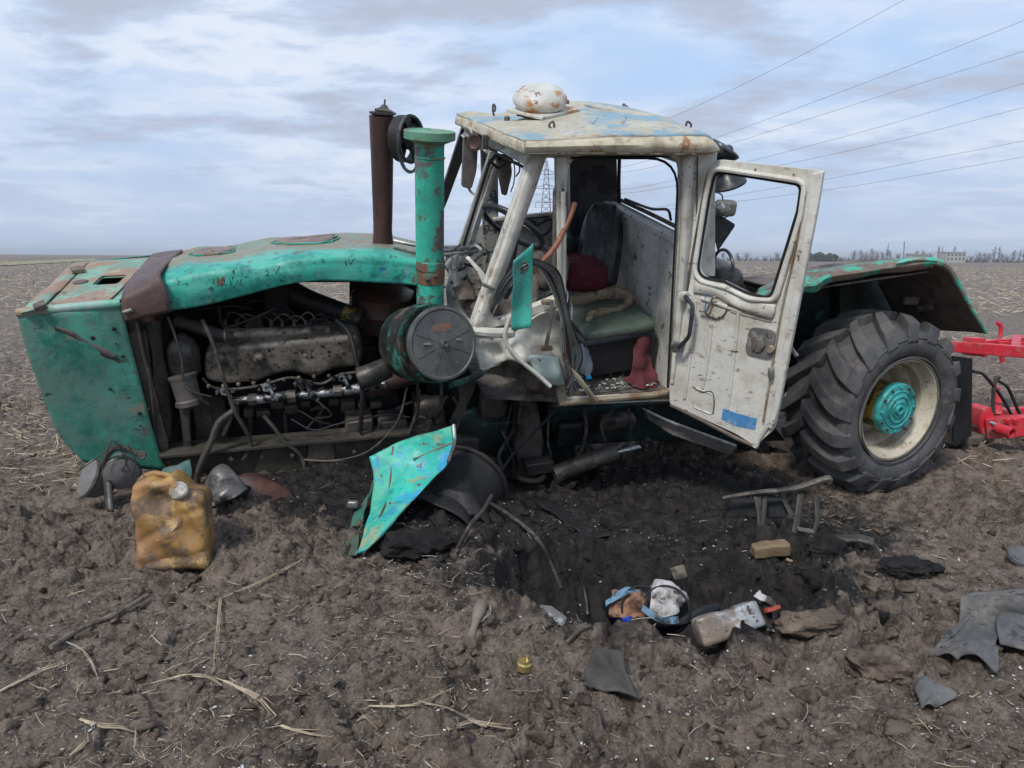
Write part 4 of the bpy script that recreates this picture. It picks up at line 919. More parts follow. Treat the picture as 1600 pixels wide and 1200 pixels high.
step = prism(Ts([(1006, 640, .45), (1052, 664, .35), (1150, 700, .15), (1140, 712, .15), (1050, 680, .32), (1012, 656, .45)]), TY*.05)
tp('bent_step_rail', step, m_oily, bevel=.006)
tp('bent_step_rail', tube(Ts([(1010, 642, .42), (1052, 661, .33), (1150, 697, .13)]), .012), m_galv)
tp('torn_bracket', plate([(716, 600, .50), (742, 592, .50), (742, 608, .50), (722, 652, .50), (708, 668, .50), (703, 660, .50), (718, 628, .50)], .03), m_frame, bevel=.004)

random.seed(77)
for i in range(9):
    u, v, k = 440+i*30+random.uniform(-8, 8), 752+random.uniform(-14, 16), .55+random.random()*.35
    w_, h_ = random.uniform(18, 38), random.uniform(10, 20)
    tp('crushed_frame_piece', sheet([Ts([(u-w_, v-h_*.6, k), (u, v-h_, k+.06), (u+w_, v-h_*.4, k)]), Ts([(u-w_*.8, v+h_*.7, k-.05), (u, v+h_*.5, k-.1), (u+w_*.9, v+h_, k)])], 12, 8, .07, 7, i, .02, 16), random.choice((m_oily, m_frame, m_exh, m_dkgreen)), solid=.012)
for i in range(12):
    u, v = 620+random.random()*220, 610+random.random()*110; pts = [(u, v, .55+random.random()*.3)]
    for j in range(3): pts.append((pts[-1][0]+random.uniform(-34, 34), pts[-1][1]+random.uniform(-6, 42), .5+random.random()*.3))
    tp('torn_hose', tube(Ts(pts), random.choice((.006, .010, .016)), 7, 18), random.choice((m_hose, m_wireb, m_frame, m_oily)))
for u, v, w_, h_ in ((668, 640, 26, 22), (720, 690, 30, 16), (770, 620, 22, 30), (890, 668, 26, 18), (960, 655, 34, 14), (790, 740, 26, 10)):
    tp('transmission_casting', rbox(T(u, v, .82), TX*w_*.0042, TY*.08, TZ*h_*.0042, .35, 6, .03, 9, u), random.choice((m_oily, m_frame, m_dkgreen)))
# exhaust, cap, snorkel, air cleaner ----------------------------------------
ex = tp('exhaust_stack', tube(Ts([(597, 181, 1.15), (597, 240, 1.15), (598, 330, 1.15), (598, 362, 1.15), (599, 395, 1.15)]), [.083, .079, .074, .070, .066, .064, .064, .070, .078], 24, 30), m_exh)
ec = T(598, 178, 1.15)
tp('exhaust_flange', lathe(ec, TZ, [(.06, -.01), (.086, 0), (.086, .012), (.05, .014)], 20), m_filterd, ex)
tp('exhaust_cap', lathe(T(600, 172, 1.15), TZ+TX*.1, [(.02, -.03), (.055, -.02), (.062, 0), (.03, .012), (.018, .03), (.006, .035), (.006, .065)], 14), m_oily, ex)
sn = tp('intake_snorkel', tube(Ts([(671, 222, .62), (671.5, 350, .62), (672, 482, .62)]), .088, 28, 20), mat('peeling snorkel paint', (.05, .44, .31), .45, layers=[((.13, .115, .105), 3.3, .545, .57), ((.03, .33, .24), 9, .56, .66), (RUST, 9, .62, .66), (RUSTD, 45, .66, .70)]))
for v in (246, 420): tp('snorkel_band', torus(T(671.6, v, .62), TZ, .088, .0055, 28, 6), m_turq if v < 300 else m_exh, sn)
tp('rust_collar', lathe(T(671.8, 441, .62), TZ, [(.0885, 0), (.092, .004), (.092, .14), (.0885, .144)], 28, close=False), mat('rust eaten paint', (.05, .38, .27), .5, layers=[((.19, .10, .065), 8, .44, .54), (RUSTD, 14, .62, .66)]), sn)
tp('snorkel_cap', lathe(T(671, 228, .62), TZ, [(.088, 0), (.09, .015), (.140, .035), (.152, .040), (.152, .085), (.144, .088), (.138, .078), (.0, .076)], 32), mat('cap paint', (.14, .33, .22), .5, layers=[((.22, .17, .09), 8, .5, .62), (RUSTD, 30, .64, .68)]), sn)
for du in (-3, 10): hexbolt(671+du, 432 if du > 0 else 437, .53, .012, .02, m_crush, sn)
# air cleaner
ac = T(693, 537, .12); av = (CAM-ac).normalized(); aax = (av*.80 + TX*-.0 + V((.42, 0, -.0))).normalized()
aup = TZ
body_c = ac - aax*.0
AC = tp('air_cleaner', lathe(ac-aax*.50, aax, [(.10, 0), (.20, .02), (.232, .06), (.238, .20), (.246, .21), (.246, .23), (.238, .24), (.238, .40), (.226, .40), (.20, .38)], 44, TZ), m_barrel)
tp('filter_mesh', lathe(ac-aax*.13, aax, [(.19, 0), (.20, .0), (.20, .10), (.19, .10)], 40, TZ), m_black, AC)
lid = tp('air_cleaner_lid', lathe(ac-aax*.045, aax, [(.20, 0), (.218, 0), (.222, .01), (.222, .035), (.218, .045), (.205, .048), (.198, .042), (.03, .052), (.028, .062), (.0, .062)], 48, TZ), m_lid, AC)
lx, ly, _ = basis(aax, TZ)
for i in range(8):
    a = math.pi*2*i/8+.35; d = lx*math.cos(a)+ly*math.sin(a)
    tp('lid_rib', bar(ac+d*.035+aax*.004, ac+d*.185+aax*-.002, d.cross(aax)*.0035, aax*.005), m_lid, AC)
tp('lid_nut', torus(ac+aax*.02, aax, .016, .007, 16, 8), m_oily, AC)
for s in (-.09, .10): tp('lid_clip', bar(ac+ly*s*1.1-ly*.02+lx*.01+aax*.004, ac+ly*s*1.1+ly*.02+lx*.016+aax*.004, lx*.006, aax*.01), m_galv, AC)
pc = ac+lx*.095+aax*.0045
tp('rusty_label', box(pc, ly*.06, lx*.022, aax*.002), mat('rusty orange label', (.24, .11, .06), .6, layers=[((.14, .12, .11), 20, .5, .6)]), AC)
tp('cleaner_bracket', sheet([Ts([(700, 598, .2), (740, 585, .25), (770, 560, .3)]), Ts([(702, 606, .2), (748, 592, .25), (772, 568, .3)])], 10, 3, .01), m_barrel, solid=.012)

# cab -----------------------------------------------------------------
cab_base = T(960, 620, 1.1)
CAB = tp('cab', plate([(878, 628, .3), (1050, 614, .3), (1048, 626, .3), (878, 634, .3)], 1.55), m_sill, bevel=.01)
ck = .3
outer = Ts([(830, 236, ck), (1122, 236, ck), (1114, 300, ck), (1084, 612, ck), (1052, 627, ck), (878, 634, ck), (872, 480, ck), (745, 522, ck), (733, 514, ck)])
hdoor = roundloop(Ts([(888, 243, ck), (1066, 243, ck), (1046, 612, ck), (880, 622, ck)]), [.16, .16, .06, .05], 6)
hq = roundloop(Ts([(845, 247, ck), (874, 247, ck), (874, 462, ck), (764, 506, ck)]), [.3, .45, .05, .2], 6)
tp('near_side_frame', prism(outer, TY*.06, [hdoor, hq]), m_white, CAB, bevel=.008)
tp('door_seal', tube(roundloop(Ts([(892, 247, ck-.004), (1061, 247, ck-.004), (1043, 606, ck-.004)]), [0, .3, 0], 6), .008, 6, None, False), m_flap, CAB)
tp('windscreen_pillar', sheet([Ts([(830, 240, ck+.03), (775, 405, ck+.03), (733, 514, ck+.03)]), Ts([(835, 240, ck-.03), (781, 405, ck-.03), (739, 515, ck-.03)]), Ts([(847, 243, ck-.03), (792, 404, ck-.03), (752, 515, ck-.03)]), Ts([(853, 245, ck+.03), (797, 404, ck+.03), (757, 514, ck+.03)])], 14, 8, .006, 6, 2), m_white, CAB, solid=.01)
tp('pillar_joint', tube(Ts([(754, 444, ck-.045), (772, 452, ck-.045)]), .012, 6), m_galv, CAB)
tp('b_pillar_trim', sheet([Ts([(1066, 244, ck-.01), (1062, 400, ck-.01), (1050, 560, ck-.01), (1046, 610, ck-.01)]), Ts([(1075, 244, ck-.035), (1070, 400, ck-.035), (1058, 560, ck-.035), (1054, 610, ck-.035)]), Ts([(1084, 244, ck-.01), (1078, 400, ck-.01), (1065, 560, ck-.01), (1060, 612, ck-.01)])], 20, 6, .004, 8, 3), m_white, CAB, solid=.008)
tp('b_pillar_seam', tube(Ts([(1090, 244, ck-.012), (1086, 400, ck-.012), (1072, 580, ck-.012)]), .005, 6), m_crush, CAB)
tp('quarter_post', plate([(869, 245, ck-.02), (886, 245, ck-.02), (885, 480, ck-.02), (872, 480, ck-.02)], .05), m_white, CAB, bevel=.008)
tp('post_hinge', tube(Ts([(883, 300, ck-.04), (883, 322, ck-.04)]), .014, 8), m_crush, CAB)
tp('grab_rail', tube(roundloop(Ts([(882, 292, ck+.02), (867, 294, ck+.0), (866, 420, ck), (872, 500, ck)]), [0, .4, 0, 0], 5), .013, 8, None, False), m_galv, CAB)
tp('post_front', tube(Ts([(880, 300, ck-.05), (880, 420, ck-.05), (881, 520, ck-.04)]), .014, 8), m_white, CAB)
# far side
fk = 1.86
ftop = [(722, 200, fk), (738, 200, fk), (738, 352, fk), (905, 330, fk), (905, 215, fk), (972, 218, fk), (974, 346, fk), (1000, 420, fk), (1000, 520, fk), (742, 520, fk), (705, 420, fk), (722, 350, fk)]
tp('far_side_wall', plate([(742, 356, fk), (772, 343, fk), (905, 331, fk), (972, 338, fk), (985, 520, fk), (742, 520, fk), (700, 400, fk)], .04), m_grayw, CAB, bevel=.006)
tp('far_windscreen_pillar', plate([(722, 200, fk), (740, 204, fk), (700, 312, fk), (684, 350, fk), (690, 300, fk)], .05), m_black, CAB)
tp('far_door_post', plate([(752, 225, fk-.05), (778, 225, fk-.05), (780, 425, fk-.05), (758, 425, fk-.05)], .06), mat('peeling post', (.33, .32, .29), .6, layers=[((.03, .06, .10), 9, .54, .58), ((.05, .045, .04), 20, .58, .62)]), CAB, bevel=.006)
tp('far_rear_column', plate([(905, 240, 1.72), (964, 238, 1.72), (966, 352, 1.72), (903, 372, 1.72)], .12), mat('dark liner', (.075, .073, .075), .7, layers=[((.03, .028, .03), 4.5, .52, .56)]), CAB, bevel=.006)
tp('far_rear_post', plate([(890, 240, 1.60), (906, 240, 1.60), (904, 440, 1.60), (893, 440, 1.60)], .06), m_vinyl, CAB)
tp('far_rear_post', plate([(882, 240, 1.70), (891, 240, 1.70), (894, 330, 1.70), (886, 330, 1.70)], .05), m_grayw, CAB)
tp('far_sill', tube(Ts([(770, 343, fk-.05), (830, 337, fk-.05), (905, 330, fk-.05)]), .018, 6), m_white, CAB)
tp('sill_harness', tube(Ts([(800, 350, fk-.06), (832, 345, fk-.08), (838, 352, fk-.08), (860, 342, fk-.06), (862, 355, fk-.08), (848, 368, fk-.08), (832, 366, fk-.08)]), .010, 6), m_wireb, CAB)
tp('sill_harness', tube(Ts([(806, 346, fk-.06), (812, 356, fk-.08), (828, 348, fk-.08), (824, 342, fk-.06), (858, 338, fk-.06)]), .008, 6), m_wireb, CAB)
# rear wall, with pressed panels
rtA, rtB = T(1058, 384, .36), T(1042, 606, .36)
rl = 1.42
for i in range(5):
    a = i/5*rl; b = (i+1)/5*rl-.014
    tp('wall_panel', prism([rtA+TY*a, rtA+TY*b, rtB+TY*b-TX*.03*(i % 2), rtB+TY*a-TX*.03*((i+1) % 2)], TX*.03), m_rearw, CAB, bevel=.004)
sA = rtA+TZ*.005
tp('rear_sill', prism([sA-TX*.02, sA+TX*.11, sA+TX*.11+TY*rl, sA-TX*.02+TY*rl], TZ*.035), m_rearw, CAB, bevel=.006)
tp('rear_sill_edge', tube([sA+TX*.11+TZ*.06, sA+TX*.11+TZ*.06+TY*rl*.5, sA+TX*.11+TZ*.05+TY*rl], .016, 6), m_crush, CAB)
tp('sill_seal', tube([sA+TX*.10+TZ*.09+TY*.35, sA+TX*.11+TZ*.14+TY*.45, sA+TX*.10+TZ*.10+TY*.7, sA+TX*.10+TZ*.08+TY*1.2], .010, 6), m_wireb, CAB)
tp('rear_window_trim', tube(Ts([(968, 240, 1.65), (967, 285, 1.65), (968, 325, 1.65)]) , .014, 6), m_flap, CAB)
tp('rear_header', prism([T(1066, 243, .36), T(1066, 243, .36)+TY*rl, T(1066, 243, .36)+TY*rl-TZ*.05, T(1066, 243, .36)-TZ*.05], TX*.04), m_grayw, CAB)
tp('side_header_inner', plate([(880, 236, ck+.06), (1068, 236, ck+.06), (1068, 246, ck+.06), (880, 246, ck+.06)], .08), m_black, CAB)
tp('wall_backing', prism([rtA+TX*.024, rtA+TY*rl+TX*.024, rtB+TY*rl+TX*.024, rtB+TX*.024], TX*.02), m_crush, CAB)  # dark sheet added behind the panel gaps in place of groove shade
# floor and threshold
fa, fb = T(878, 622, ck+.01), T(1044, 608, ck+.01)
tp('floor', prism([fa, fb, fb+TY*1.4, fa-TX*.55+TY*1.4, fa-TX*.5+TY*.1], -TZ*.03), m_floor, CAB)
tp('floor_mat', sheet([[fa+TY*.03+TZ*.008, fa.lerp(fb, .5)+TY*.02+TZ*.008, fb+TY*.10+TZ*.008-TX*.03], [fa+TY*.6+TZ*.02, fa.lerp(fb, .5)+TY*.6+TZ*.02, fb+TY*.6+TZ*.02-TX*.03]], 16, 10, .012, 6), m_floor, CAB, solid=.008)
tp('threshold', tube(Ts([(874, 630, ck-.01), (960, 622, ck-.015), (1030, 615, ck-.01), (1060, 600, ck)]), .022, 8), m_sill, CAB)
# header and windscreen frames
tp('front_header', plate([(716, 192, 1.75), (722, 200, 1.75), (770, 232, 1.0), (828, 262, .36), (832, 238, .34)], .03), m_grayw, CAB)
hd = prism([T(722, 196, 1.80), T(830, 240, .33), T(826, 262, .33), T(728, 210, 1.80)], TX*.04)
tp('front_header_beam', hd, m_white, CAB, bevel=.006)
tp('windscreen_divider', join(prism(Ts([(766, 236, 1.0), (776, 238, 1.0), (725, 400, 1.05), (712, 400, 1.05)]), TY*.04), prism(Ts([(778, 240, .98), (784, 244, .98), (738, 390, 1.0), (728, 398, 1.0)]), TY*.04)), m_grayw, CAB, bevel=.004)
tp('windscreen_frame', tube(roundloop(Ts([(720, 398, 1.0), (764, 255, .94), (776, 240, .9), (820, 262, .40), (812, 300, .38)]), [0, .1, .3, .3, 0], 5), .010, 6, None, False), m_flap, CAB)
tp('windscreen_frame', tube(Ts([(722, 214, 1.72), (728, 208, 1.72), (762, 236, 1.1)]), .018, 6, None, False), m_white, CAB)
# roof
ROOF_rows = [Ts([(712, 190, 1.86), (818, 238, .20), (880, 238, .20), (960, 238, .20), (1040, 239, .20), (1095, 239, .20), (1121, 236, .20)]),
             Ts([(714, 181, 1.84), (763, 199, 1.0), (808, 217, .30), (832, 220, .21), (880, 219, .20), (960, 215, .20), (1040, 213, .20), (1095, 213, .20), (1110, 219, .20)]),
             Ts([(722, 180, 1.80), (766, 194, 1.1), (800, 207, .50), (828, 208, .48), (862, 203, .50), (945, 196, .50), (1028, 196, .50), (1075, 205, .48), (1098, 214, .45)]),
             Ts([(728, 179, 1.78), (760, 187, 1.35), (786, 194, 1.0), (812, 191, 1.0), (845, 186, 1.05), (930, 175, 1.05), (1000, 178, 1.05), (1050, 192, 1.0), (1085, 208, .9)]),
             Ts([(734, 178, 1.80), (755, 180, 1.7), (778, 181, 1.62), (802, 177, 1.65), (830, 172, 1.65), (895, 161, 1.65), (960, 164, 1.65), (1020, 184, 1.6), (1070, 203, 1.4)])]
ROOF_rows.append([p+TY*.12-TZ*.05 for p in ROOF_rows[-1]]); ROOF_rows.append([p+TY*.03-TZ*.08 for p in ROOF_rows[-1]])
roof = tp('roof', sheet(ROOF_rows[1:], 60, 40, .022, 2.2, 6, .004, 12), m_roof, CAB, solid=.02)
lip = [Ts([(712, 193, 1.86), (760, 214, 1.0), (814, 238, .22), (822, 239.5, .19), (880, 239, .19), (960, 239, .19), (1040, 240, .19), (1098, 240, .19), (1118, 237, .20), (1123, 235, .26)]),
       Ts([(713, 187, 1.86), (761, 206, 1.0), (814, 229, .20), (822, 230, .17), (880, 229, .17), (960, 227, .17), (1040, 227, .17), (1096, 227, .17), (1114, 227, .18), (1119, 228, .26)]),
       Ts([(715, 181, 1.84), (764, 199, 1.0), (812, 219, .24), (822, 221, .21), (880, 219, .21), (960, 215, .21), (1040, 213, .21), (1092, 213, .21), (1108, 218, .21), (1113, 222, .3)])]
tp('roof_lip', sheet(lip, 60, 6, .008, 5, 2, .002), m_rooflip, CAB, solid=.014)
tp('drip_edge', tube([p-TY*.006 for p in lip[0]], .006, 6, 60), mat('rusty drip edge', (.17, .11, .07), .7, layers=[((.45, .40, .30), 12, .5, .56)]), CAB)
tp('roof_crease', tube([p-TY*.004+TZ*.004 for p in lip[2]], .0045, 6, 60), m_sill, CAB)
tp('roof_underside', prism([T(722, 196, 1.8), T(826, 238, .3), T(1112, 238, .3), T(1112, 238, .3)+TY*1.5], TZ*.015), m_grayw, CAB)
def on_roof(s, t, up=0.):
    rr = ROOF_rows[1:]; p = on_net(rr, s, t); return p+TZ*up
for s0, s1 in ((.60, .66), (.68, .73)):
    tp('roof_rib', tube([on_roof(s0, .22, .004), on_roof((s0+s1)/2-.01, .36, .004), on_roof(s1-.09, .52, .004)], [.010, .016, .010], 8), m_roof, CAB)
tp('roof_rib', tube([on_roof(.30, .42, .002), on_roof(.37, .40, .004), on_roof(.5, .44, .002)], [.006, .012, .006], 8), m_roof, CAB)
# vent on the roof
vb = T(842, 186, 1.05)
vpl = [p+TZ*.05 for p in (T(790, 182, 1.05), T(846, 196, .78), T(906, 182, 1.0), T(865, 168, 1.3))]
VENT = tp('roof_vent', lathe(vb+TZ*.045, TZ+TX*-.12-TY*.30, [(.12, -.02), (.13, .0), (.135, .035), (.14, .045), (.165, .05), (.178, .075), (.175, .10), (.15, .135), (.11, .152), (.07, .156), (.05, .146), (.0, .140)], 36), m_vent, CAB)
tp('vent_base_plate', prism(vpl, -TZ*.02), m_vent, CAB, bevel=.004)
tp('vent_gap', lathe(vb+TZ*.012, TZ, [(.150, 0), (.150, .012)], 30), m_black, CAB)
def hook(u, v, k, s=1., m=m_strap): tp('roof_hook', tube([T(u, v, k), T(u-4*s, v-9, k), T(u-2*s, v-18, k), T(u+4*s, v-13, k), T(u+1*s, v-6, k)], .007, 6), m, CAB)
hook(772, 181, 1.3, .5); hook(862, 208, .52, -1); hook(1076, 208, .6, 1)
tp('roof_bolt', box(T(1078, 207, .6), TX*.03, TY*.02, TZ*.006), m_crush, CAB)
for u, v, k in ((792, 186, 1.1), (885, 160, 1.2), (1015, 199, .6)): tp('roof_bolt', lathe(T(u, v, k), TZ, [(.02, -.01), (.02, .012), (.01, .02)], 6), m_crush, CAB)
# horn and mirror things at the front header
tp('horn', lathe(T(743, 222, 1.25), V((-.5, -1, -.1)), [(.02, -.05), (.03, -.02), (.06, 0), (.062, .015), (.045, .02), (.03, .012)], 20), m_exh, CAB)
tp('horn_bracket', tube(Ts([(735, 200, 1.4), (742, 215, 1.3)]), .012, 6), m_grayw, CAB)
mir = roundloop(Ts([(724, 212, 1.8), (748, 216, 1.8), (745, 268, 1.8), (737, 296, 1.8), (721, 292, 1.8)]), .3, 4)
tp('side_mirror', prism(mir, TY*.03), m_lamp, bevel=.008); tp('mirror_arm', tube(Ts([(730, 290, 1.8), (738, 302, 1.8), (752, 306, 1.7)]), .010, 6), m_galv)
mir2 = roundloop(Ts([(773, 252, 1.1), (794, 246, 1.1), (798, 270, 1.1), (789, 306, 1.1), (783, 304, 1.1)]), .35, 4)
tp('sun_visor', prism(mir2, TY*.02+TX*.02), m_lamp, CAB, bevel=.006)
for pts, r in (([(768, 262, 1.0), (785, 250, 1.0), (798, 254, .9)], .012), ([(764, 250, .9), (780, 262, .95), (795, 244, .9)], .010), ([(800, 246, .8), (804, 262, .8), (803, 285, .8), (798, 300, .8)], .004), ([(810, 250, .7), (812, 266, .7), (806, 276, .7)], .005), ([(775, 240, .9), (782, 252, .9), (793, 240, .8), (800, 252, .8)], .008)):
    tp('loose_cable', tube(Ts(pts), r, 6), m_wireb, CAB)
tp('dome_light', rbox(T(786, 246, .95), TX*.05, TY*.04, TZ*.02, .4, 3), m_black, CAB)
tp('latch', rbox(T(758, 222, .9), TX*.02, TY*.02, TZ*.045, .3, 3), m_filterd, CAB)
# seats ------------------------------------------------------------
sc_ = T(951, 497, .72); sx = (T(1005, 482, .66)-T(897, 500, .66))/2
cush = tp('seat_cushion', rbox(sc_, sx, TY*.26+TZ*.015, TZ*.045, .95, 8, .012, 5), m_seat, CAB)
tp('seat_base', box(sc_-TZ*.20, sx*.86, TY*.22, TZ*.13), m_black, CAB, bevel=.01)
tp('seat_pan', rbox(sc_-TZ*.06, sx*1.0, TY*.25, TZ*.022, .6, 5), m_vinyl, CAB)
tp('seat_foam', tube([sc_+TY*.27-sx*1.0+TZ*.06, sc_+TY*.27-sx*.4+TZ*.075, sc_+TY*.27+sx*.3+TZ*.085, sc_+TY*.22+sx*.92+TZ*.065], [.035, .045, .05, .062, .05], 10, 24, wob=.5), m_foam, CAB)
tp('seat_foam', tube([sc_-TY*.10-sx*.78+TZ*.045, sc_-TY*.02-sx*.45+TZ*.06, sc_+TY*.0+sx*.35+TZ*.06, sc_+TY*.12+sx*.8+TZ*.06], [.012, .036, .022, .020, .05], 8, 24, wob=.6), m_foam, CAB)
bc = T(938, 385, 1.25); bu = (T(946, 322, 1.35)-T(931, 440, 1.15)); bx = TX*.02-TY*.16
bw = (T(968, 390, 1.2)-T(912, 392, 1.3))/2
def bshape(q, lx, ly, lz):
    t = (q.z/lz+1)/2; q.x *= (1-.42*max(0, t-.55)**2/.2); q.y += .009*abs(math.sin(q.x/lx*math.pi*4))*(1 if q.y < 0 else 0); return q
bkv = bu.normalized(); bwn = (bw-bkv*bw.dot(bkv)); bn = bkv.cross(bwn).normalized()
tp('seat_back', rbox(bc+bu*.03, bwn*1.22, bn*.055, bu*.54, .9, 26, 0, fn=bshape), m_vinyl, CAB)
tp('seat_back_piping', tube([bc+bwn*1.02+bu*x - bn*.03 for x in (-.4, 0, .3)]+[bc+bwn*.5+bu*.485-bn*.03], .006, 6), m_flap, CAB)
mq = T(905, 425, 1.15)
tp('maroon_seat', rbox(mq, TX*.17, TY*.22, TZ*.11, .8, 9, .03, 5), m_maroon, CAB)
tp('seat_cover', rbox(T(858, 420, .95), TX*.13, TY*.15, TZ*.14, .8, 9, .06, 5, 3), m_grcl, CAB)
tp('console', box(T(880, 388, 1.3), TX*.06, TY*.05, TZ*.09), m_black, CAB, bevel=.01)
# steering wheel
sw = T(801, 354, .95); mj = (T(845, 383, .85)-T(756, 327, 1.05)); vw = (CAM-sw).normalized()
sa = (mj.normalized().cross(vw)*.95 + vw*.30).normalized()
STW = tp('steering_wheel', torus(sw, sa, mj.length/2, .019, 44, 10, mj), m_vinyl, CAB)
s1, s2, _ = basis(sa, mj)
for a in (20, 140, 260):
    d = s1*math.cos(R_(a))+s2*math.sin(R_(a)); tp('steering_spoke', tube([sw-sa*.04, sw+d*mj.length*.25-sa*.03, sw+d*mj.length*.49], .012, 8), m_galv if a == 140 else m_vinyl, CAB)
tp('steering_boss', lathe(sw-sa*.07, sa, [(.02, 0), (.04, .01), (.04, .04), (.02, .05)], 16), m_vinyl, CAB)
tp('steering_column', tube([sw-sa*.06, T(797, 420, .85), T(788, 480, .8)], .03, 10), m_black, CAB)
tp('gear_lever', tube(Ts([(797, 398, .7), (790, 425, .7), (780, 450, .7)]), .008, 6), m_vinyl, CAB); tp('gear_knob', lathe(T(797, 396, .7), TZ, [(.0, -.02), (.016, -.012), (.02, 0), (.014, .015), (0, .02)], 12), m_vinyl, CAB)
tp('dashboard', sheet([Ts([(770, 440, .9), (800, 420, .95), (840, 430, .9)]), Ts([(765, 480, .8), (800, 470, .8), (845, 470, .8)]), Ts([(770, 505, .75), (810, 500, .7), (850, 490, .7)])], 14, 12, .05, 5, 3, .01), m_grcl, CAB, solid=.01)
tp('dark_panel', plate([(786, 430, 1.0), (812, 402, 1.0), (816, 425, 1.0), (790, 445, 1.0)], .03), m_vinyl, CAB)
# crushed nose of the cab
nose = sheet([Ts([(700, 400, .9), (712, 392, .9), (722, 396, .9), (730, 400, .9)]), Ts([(698, 440, .8), (712, 440, .72), (724, 430, .85), (735, 435, .85)]), Ts([(700, 480, .75), (718, 478, .66), (735, 470, .8), (745, 470, .85)]), Ts([(712, 500, .7), (730, 505, .62), (742, 500, .7), (755, 500, .8)])], 18, 18, .05, 7, 3, .012)
tp('crushed_nose_panel', nose, m_white, CAB, solid=.008)
tp('bent_window_frame', tube(Ts([(716, 396, .85), (712, 420, .8), (716, 470, .72), (732, 500, .66), (745, 515, .62)]), .012, 8), m_grayw, CAB)
tp('bent_strut', sheet([Ts([(727, 402, .6), (748, 430, .56), (757, 465, .55), (745, 498, .58), (733, 502, .6)]), Ts([(732, 400, .6), (762, 436, .56), (764, 470, .56), (756, 500, .58), (740, 508, .6)])], 20, 3, .01), m_white, CAB, solid=.012)
lower = sheet([Ts([(737, 524, ck), (762, 526, ck-.04), (800, 522, ck-.02), (835, 492, ck), (874, 480, ck)]), Ts([(742, 545, ck), (770, 548, ck-.03), (800, 545, ck-.08), (840, 520, ck+.02), (877, 520, ck)]), Ts([(748, 562, ck-.01), (775, 570, ck-.05), (810, 562, ck-.12), (845, 560, ck-.05), (878, 565, ck)]), Ts([(752, 574, ck), (780, 575, ck-.05), (815, 566, ck-.05), (850, 570, ck-.08), (878, 598, ck)])], 30, 24, .06, 6, 8, .012, 16)
tp('crushed_door_panel', lower, m_white, CAB, solid=.008)
tp('crushed_door_panel', sheet([Ts([(820, 558, ck-.10), (850, 555, ck-.09), (876, 560, ck-.06)]), Ts([(835, 580, ck-.10), (860, 580, ck-.09), (878, 582, ck-.06)]), Ts([(850, 598, ck-.09), (870, 603, ck-.08), (882, 602, ck-.06)])], 12, 12, .03, 8, 1, .01), mat('pale green white paint', (.42, .50, .44), .4, layers=[((.06, .30, .22), 6, .60, .68), ((.10, .08, .06), 16, .62, .68)]), CAB, solid=.006)
tp('door_lower_beam', tube(Ts([(738, 517, ck-.03), (770, 520, ck-.04), (800, 519, ck-.03)]), .030, 8), m_white, CAB)
tp('dash_shelf', prism([T(752, 508, ck+.05), T(800, 512, ck+.05), T(812, 500, ck+.5), T(770, 490, ck+.5)], -TZ*.02), m_sill, CAB)
skirt = sheet([Ts([(752, 575, ck+.02), (790, 564, ck+.04), (830, 562, ck+.02), (862, 590, ck+.02)]), Ts([(772, 584, ck+.0), (800, 582, ck+.05), (835, 584, ck+.03), (868, 606, ck+.02)]), Ts([(815, 590, ck+.05), (830, 606, ck+.08), (850, 616, ck+.05), (874, 622, ck+.02)])], 22, 16, .06, 7, 5, .02, 18)
tp('torn_underskirt', skirt, m_crush, CAB, solid=.008)
tp('corner_bracket', plate([(868, 600, ck-.01), (882, 600, ck-.01), (888, 632, ck-.01), (874, 636, ck-.01)], .05), m_sill, CAB, bevel=.004)
gr = tp('grab_handle', tube(Ts([(856, 472, ck-.06), (863, 478, ck-.10), (859, 510, ck-.10), (853, 542, ck-.08)]), .013, 8), m_galv, CAB)
for u, v in ((855, 472), (854, 544)): tp('handle_foot', box(T(u, v, ck-.04), TX*.035, TY*.02, TZ*.014), m_sill, CAB, bevel=.004)
tp('bent_trim', tube(Ts([(797, 496, ck-.12), (790, 518, ck-.12), (792, 537, ck-.12), (812, 562, ck-.14), (838, 584, ck-.15), (860, 604, ck-.16)]), .014, 8), m_white, CAB)
random.seed(4)
for i in range(7):
    o_ = (i-3)*3.1; pts = [(762+abs(o_)*.6, 492+o_*.3, .34), (775+o_*.3, 470+o_*.5, .22), (795+o_*.3, 437+o_, .12), (822, 413+o_*.8, .10), (846-o_*.5, 415+o_*.5, .12), (868-o_*.8, 440+o_, .16), (884-o_*.7, 500, .18), (895-o_*1.6, 560, .2), (893+o_, 600+random.random()*20, .2)]
    tp('wiring_loom', tube(Ts(pts), .0055+.003*random.random(), 6, 50), (m_wireb, m_wireg, m_chrome, m_wireg)[i % 4], CAB)
for i in range(5):
    tp('wiring_loom', tube(Ts([(838+i*2, 470+i*3, .5), (858, 456+i*3, .4), (872+i*2, 445+i*4, .35), (884+i*2, 452+i*6, .3), (880+i*3, 480+i*5, .25)]), .008, 6), (m_wireg, m_chrome, m_wireb)[i % 3], CAB)
for i in range(22):
    u, v = 694+random.random()*52, 385+random.random()*95; pts = [(u, v, .7+random.random()*.3)]
    for j in range(3): pts.append((pts[-1][0]+random.uniform(-16, 20), pts[-1][1]+random.uniform(-10, 18), .62+random.random()*.35))
    tp('torn_wire', tube(Ts(pts), random.choice((.004, .006, .009)), 5, 16), random.choice((m_wireb, m_wireg, m_wireb, m_crush, m_grayw)), CAB)
for i, pts in enumerate(([(615, 376, .95), (655, 384, .9), (700, 386, .9), (755, 388, .9)], [(615, 386, .85), (655, 395, .85), (700, 398, .85), (748, 392, .85)], [(660, 388, .8), (700, 392, .8), (752, 382, .85)])):
    tp('hood_stay', tube(Ts(pts), .012, 8), m_chrome if i == 0 else m_galv)
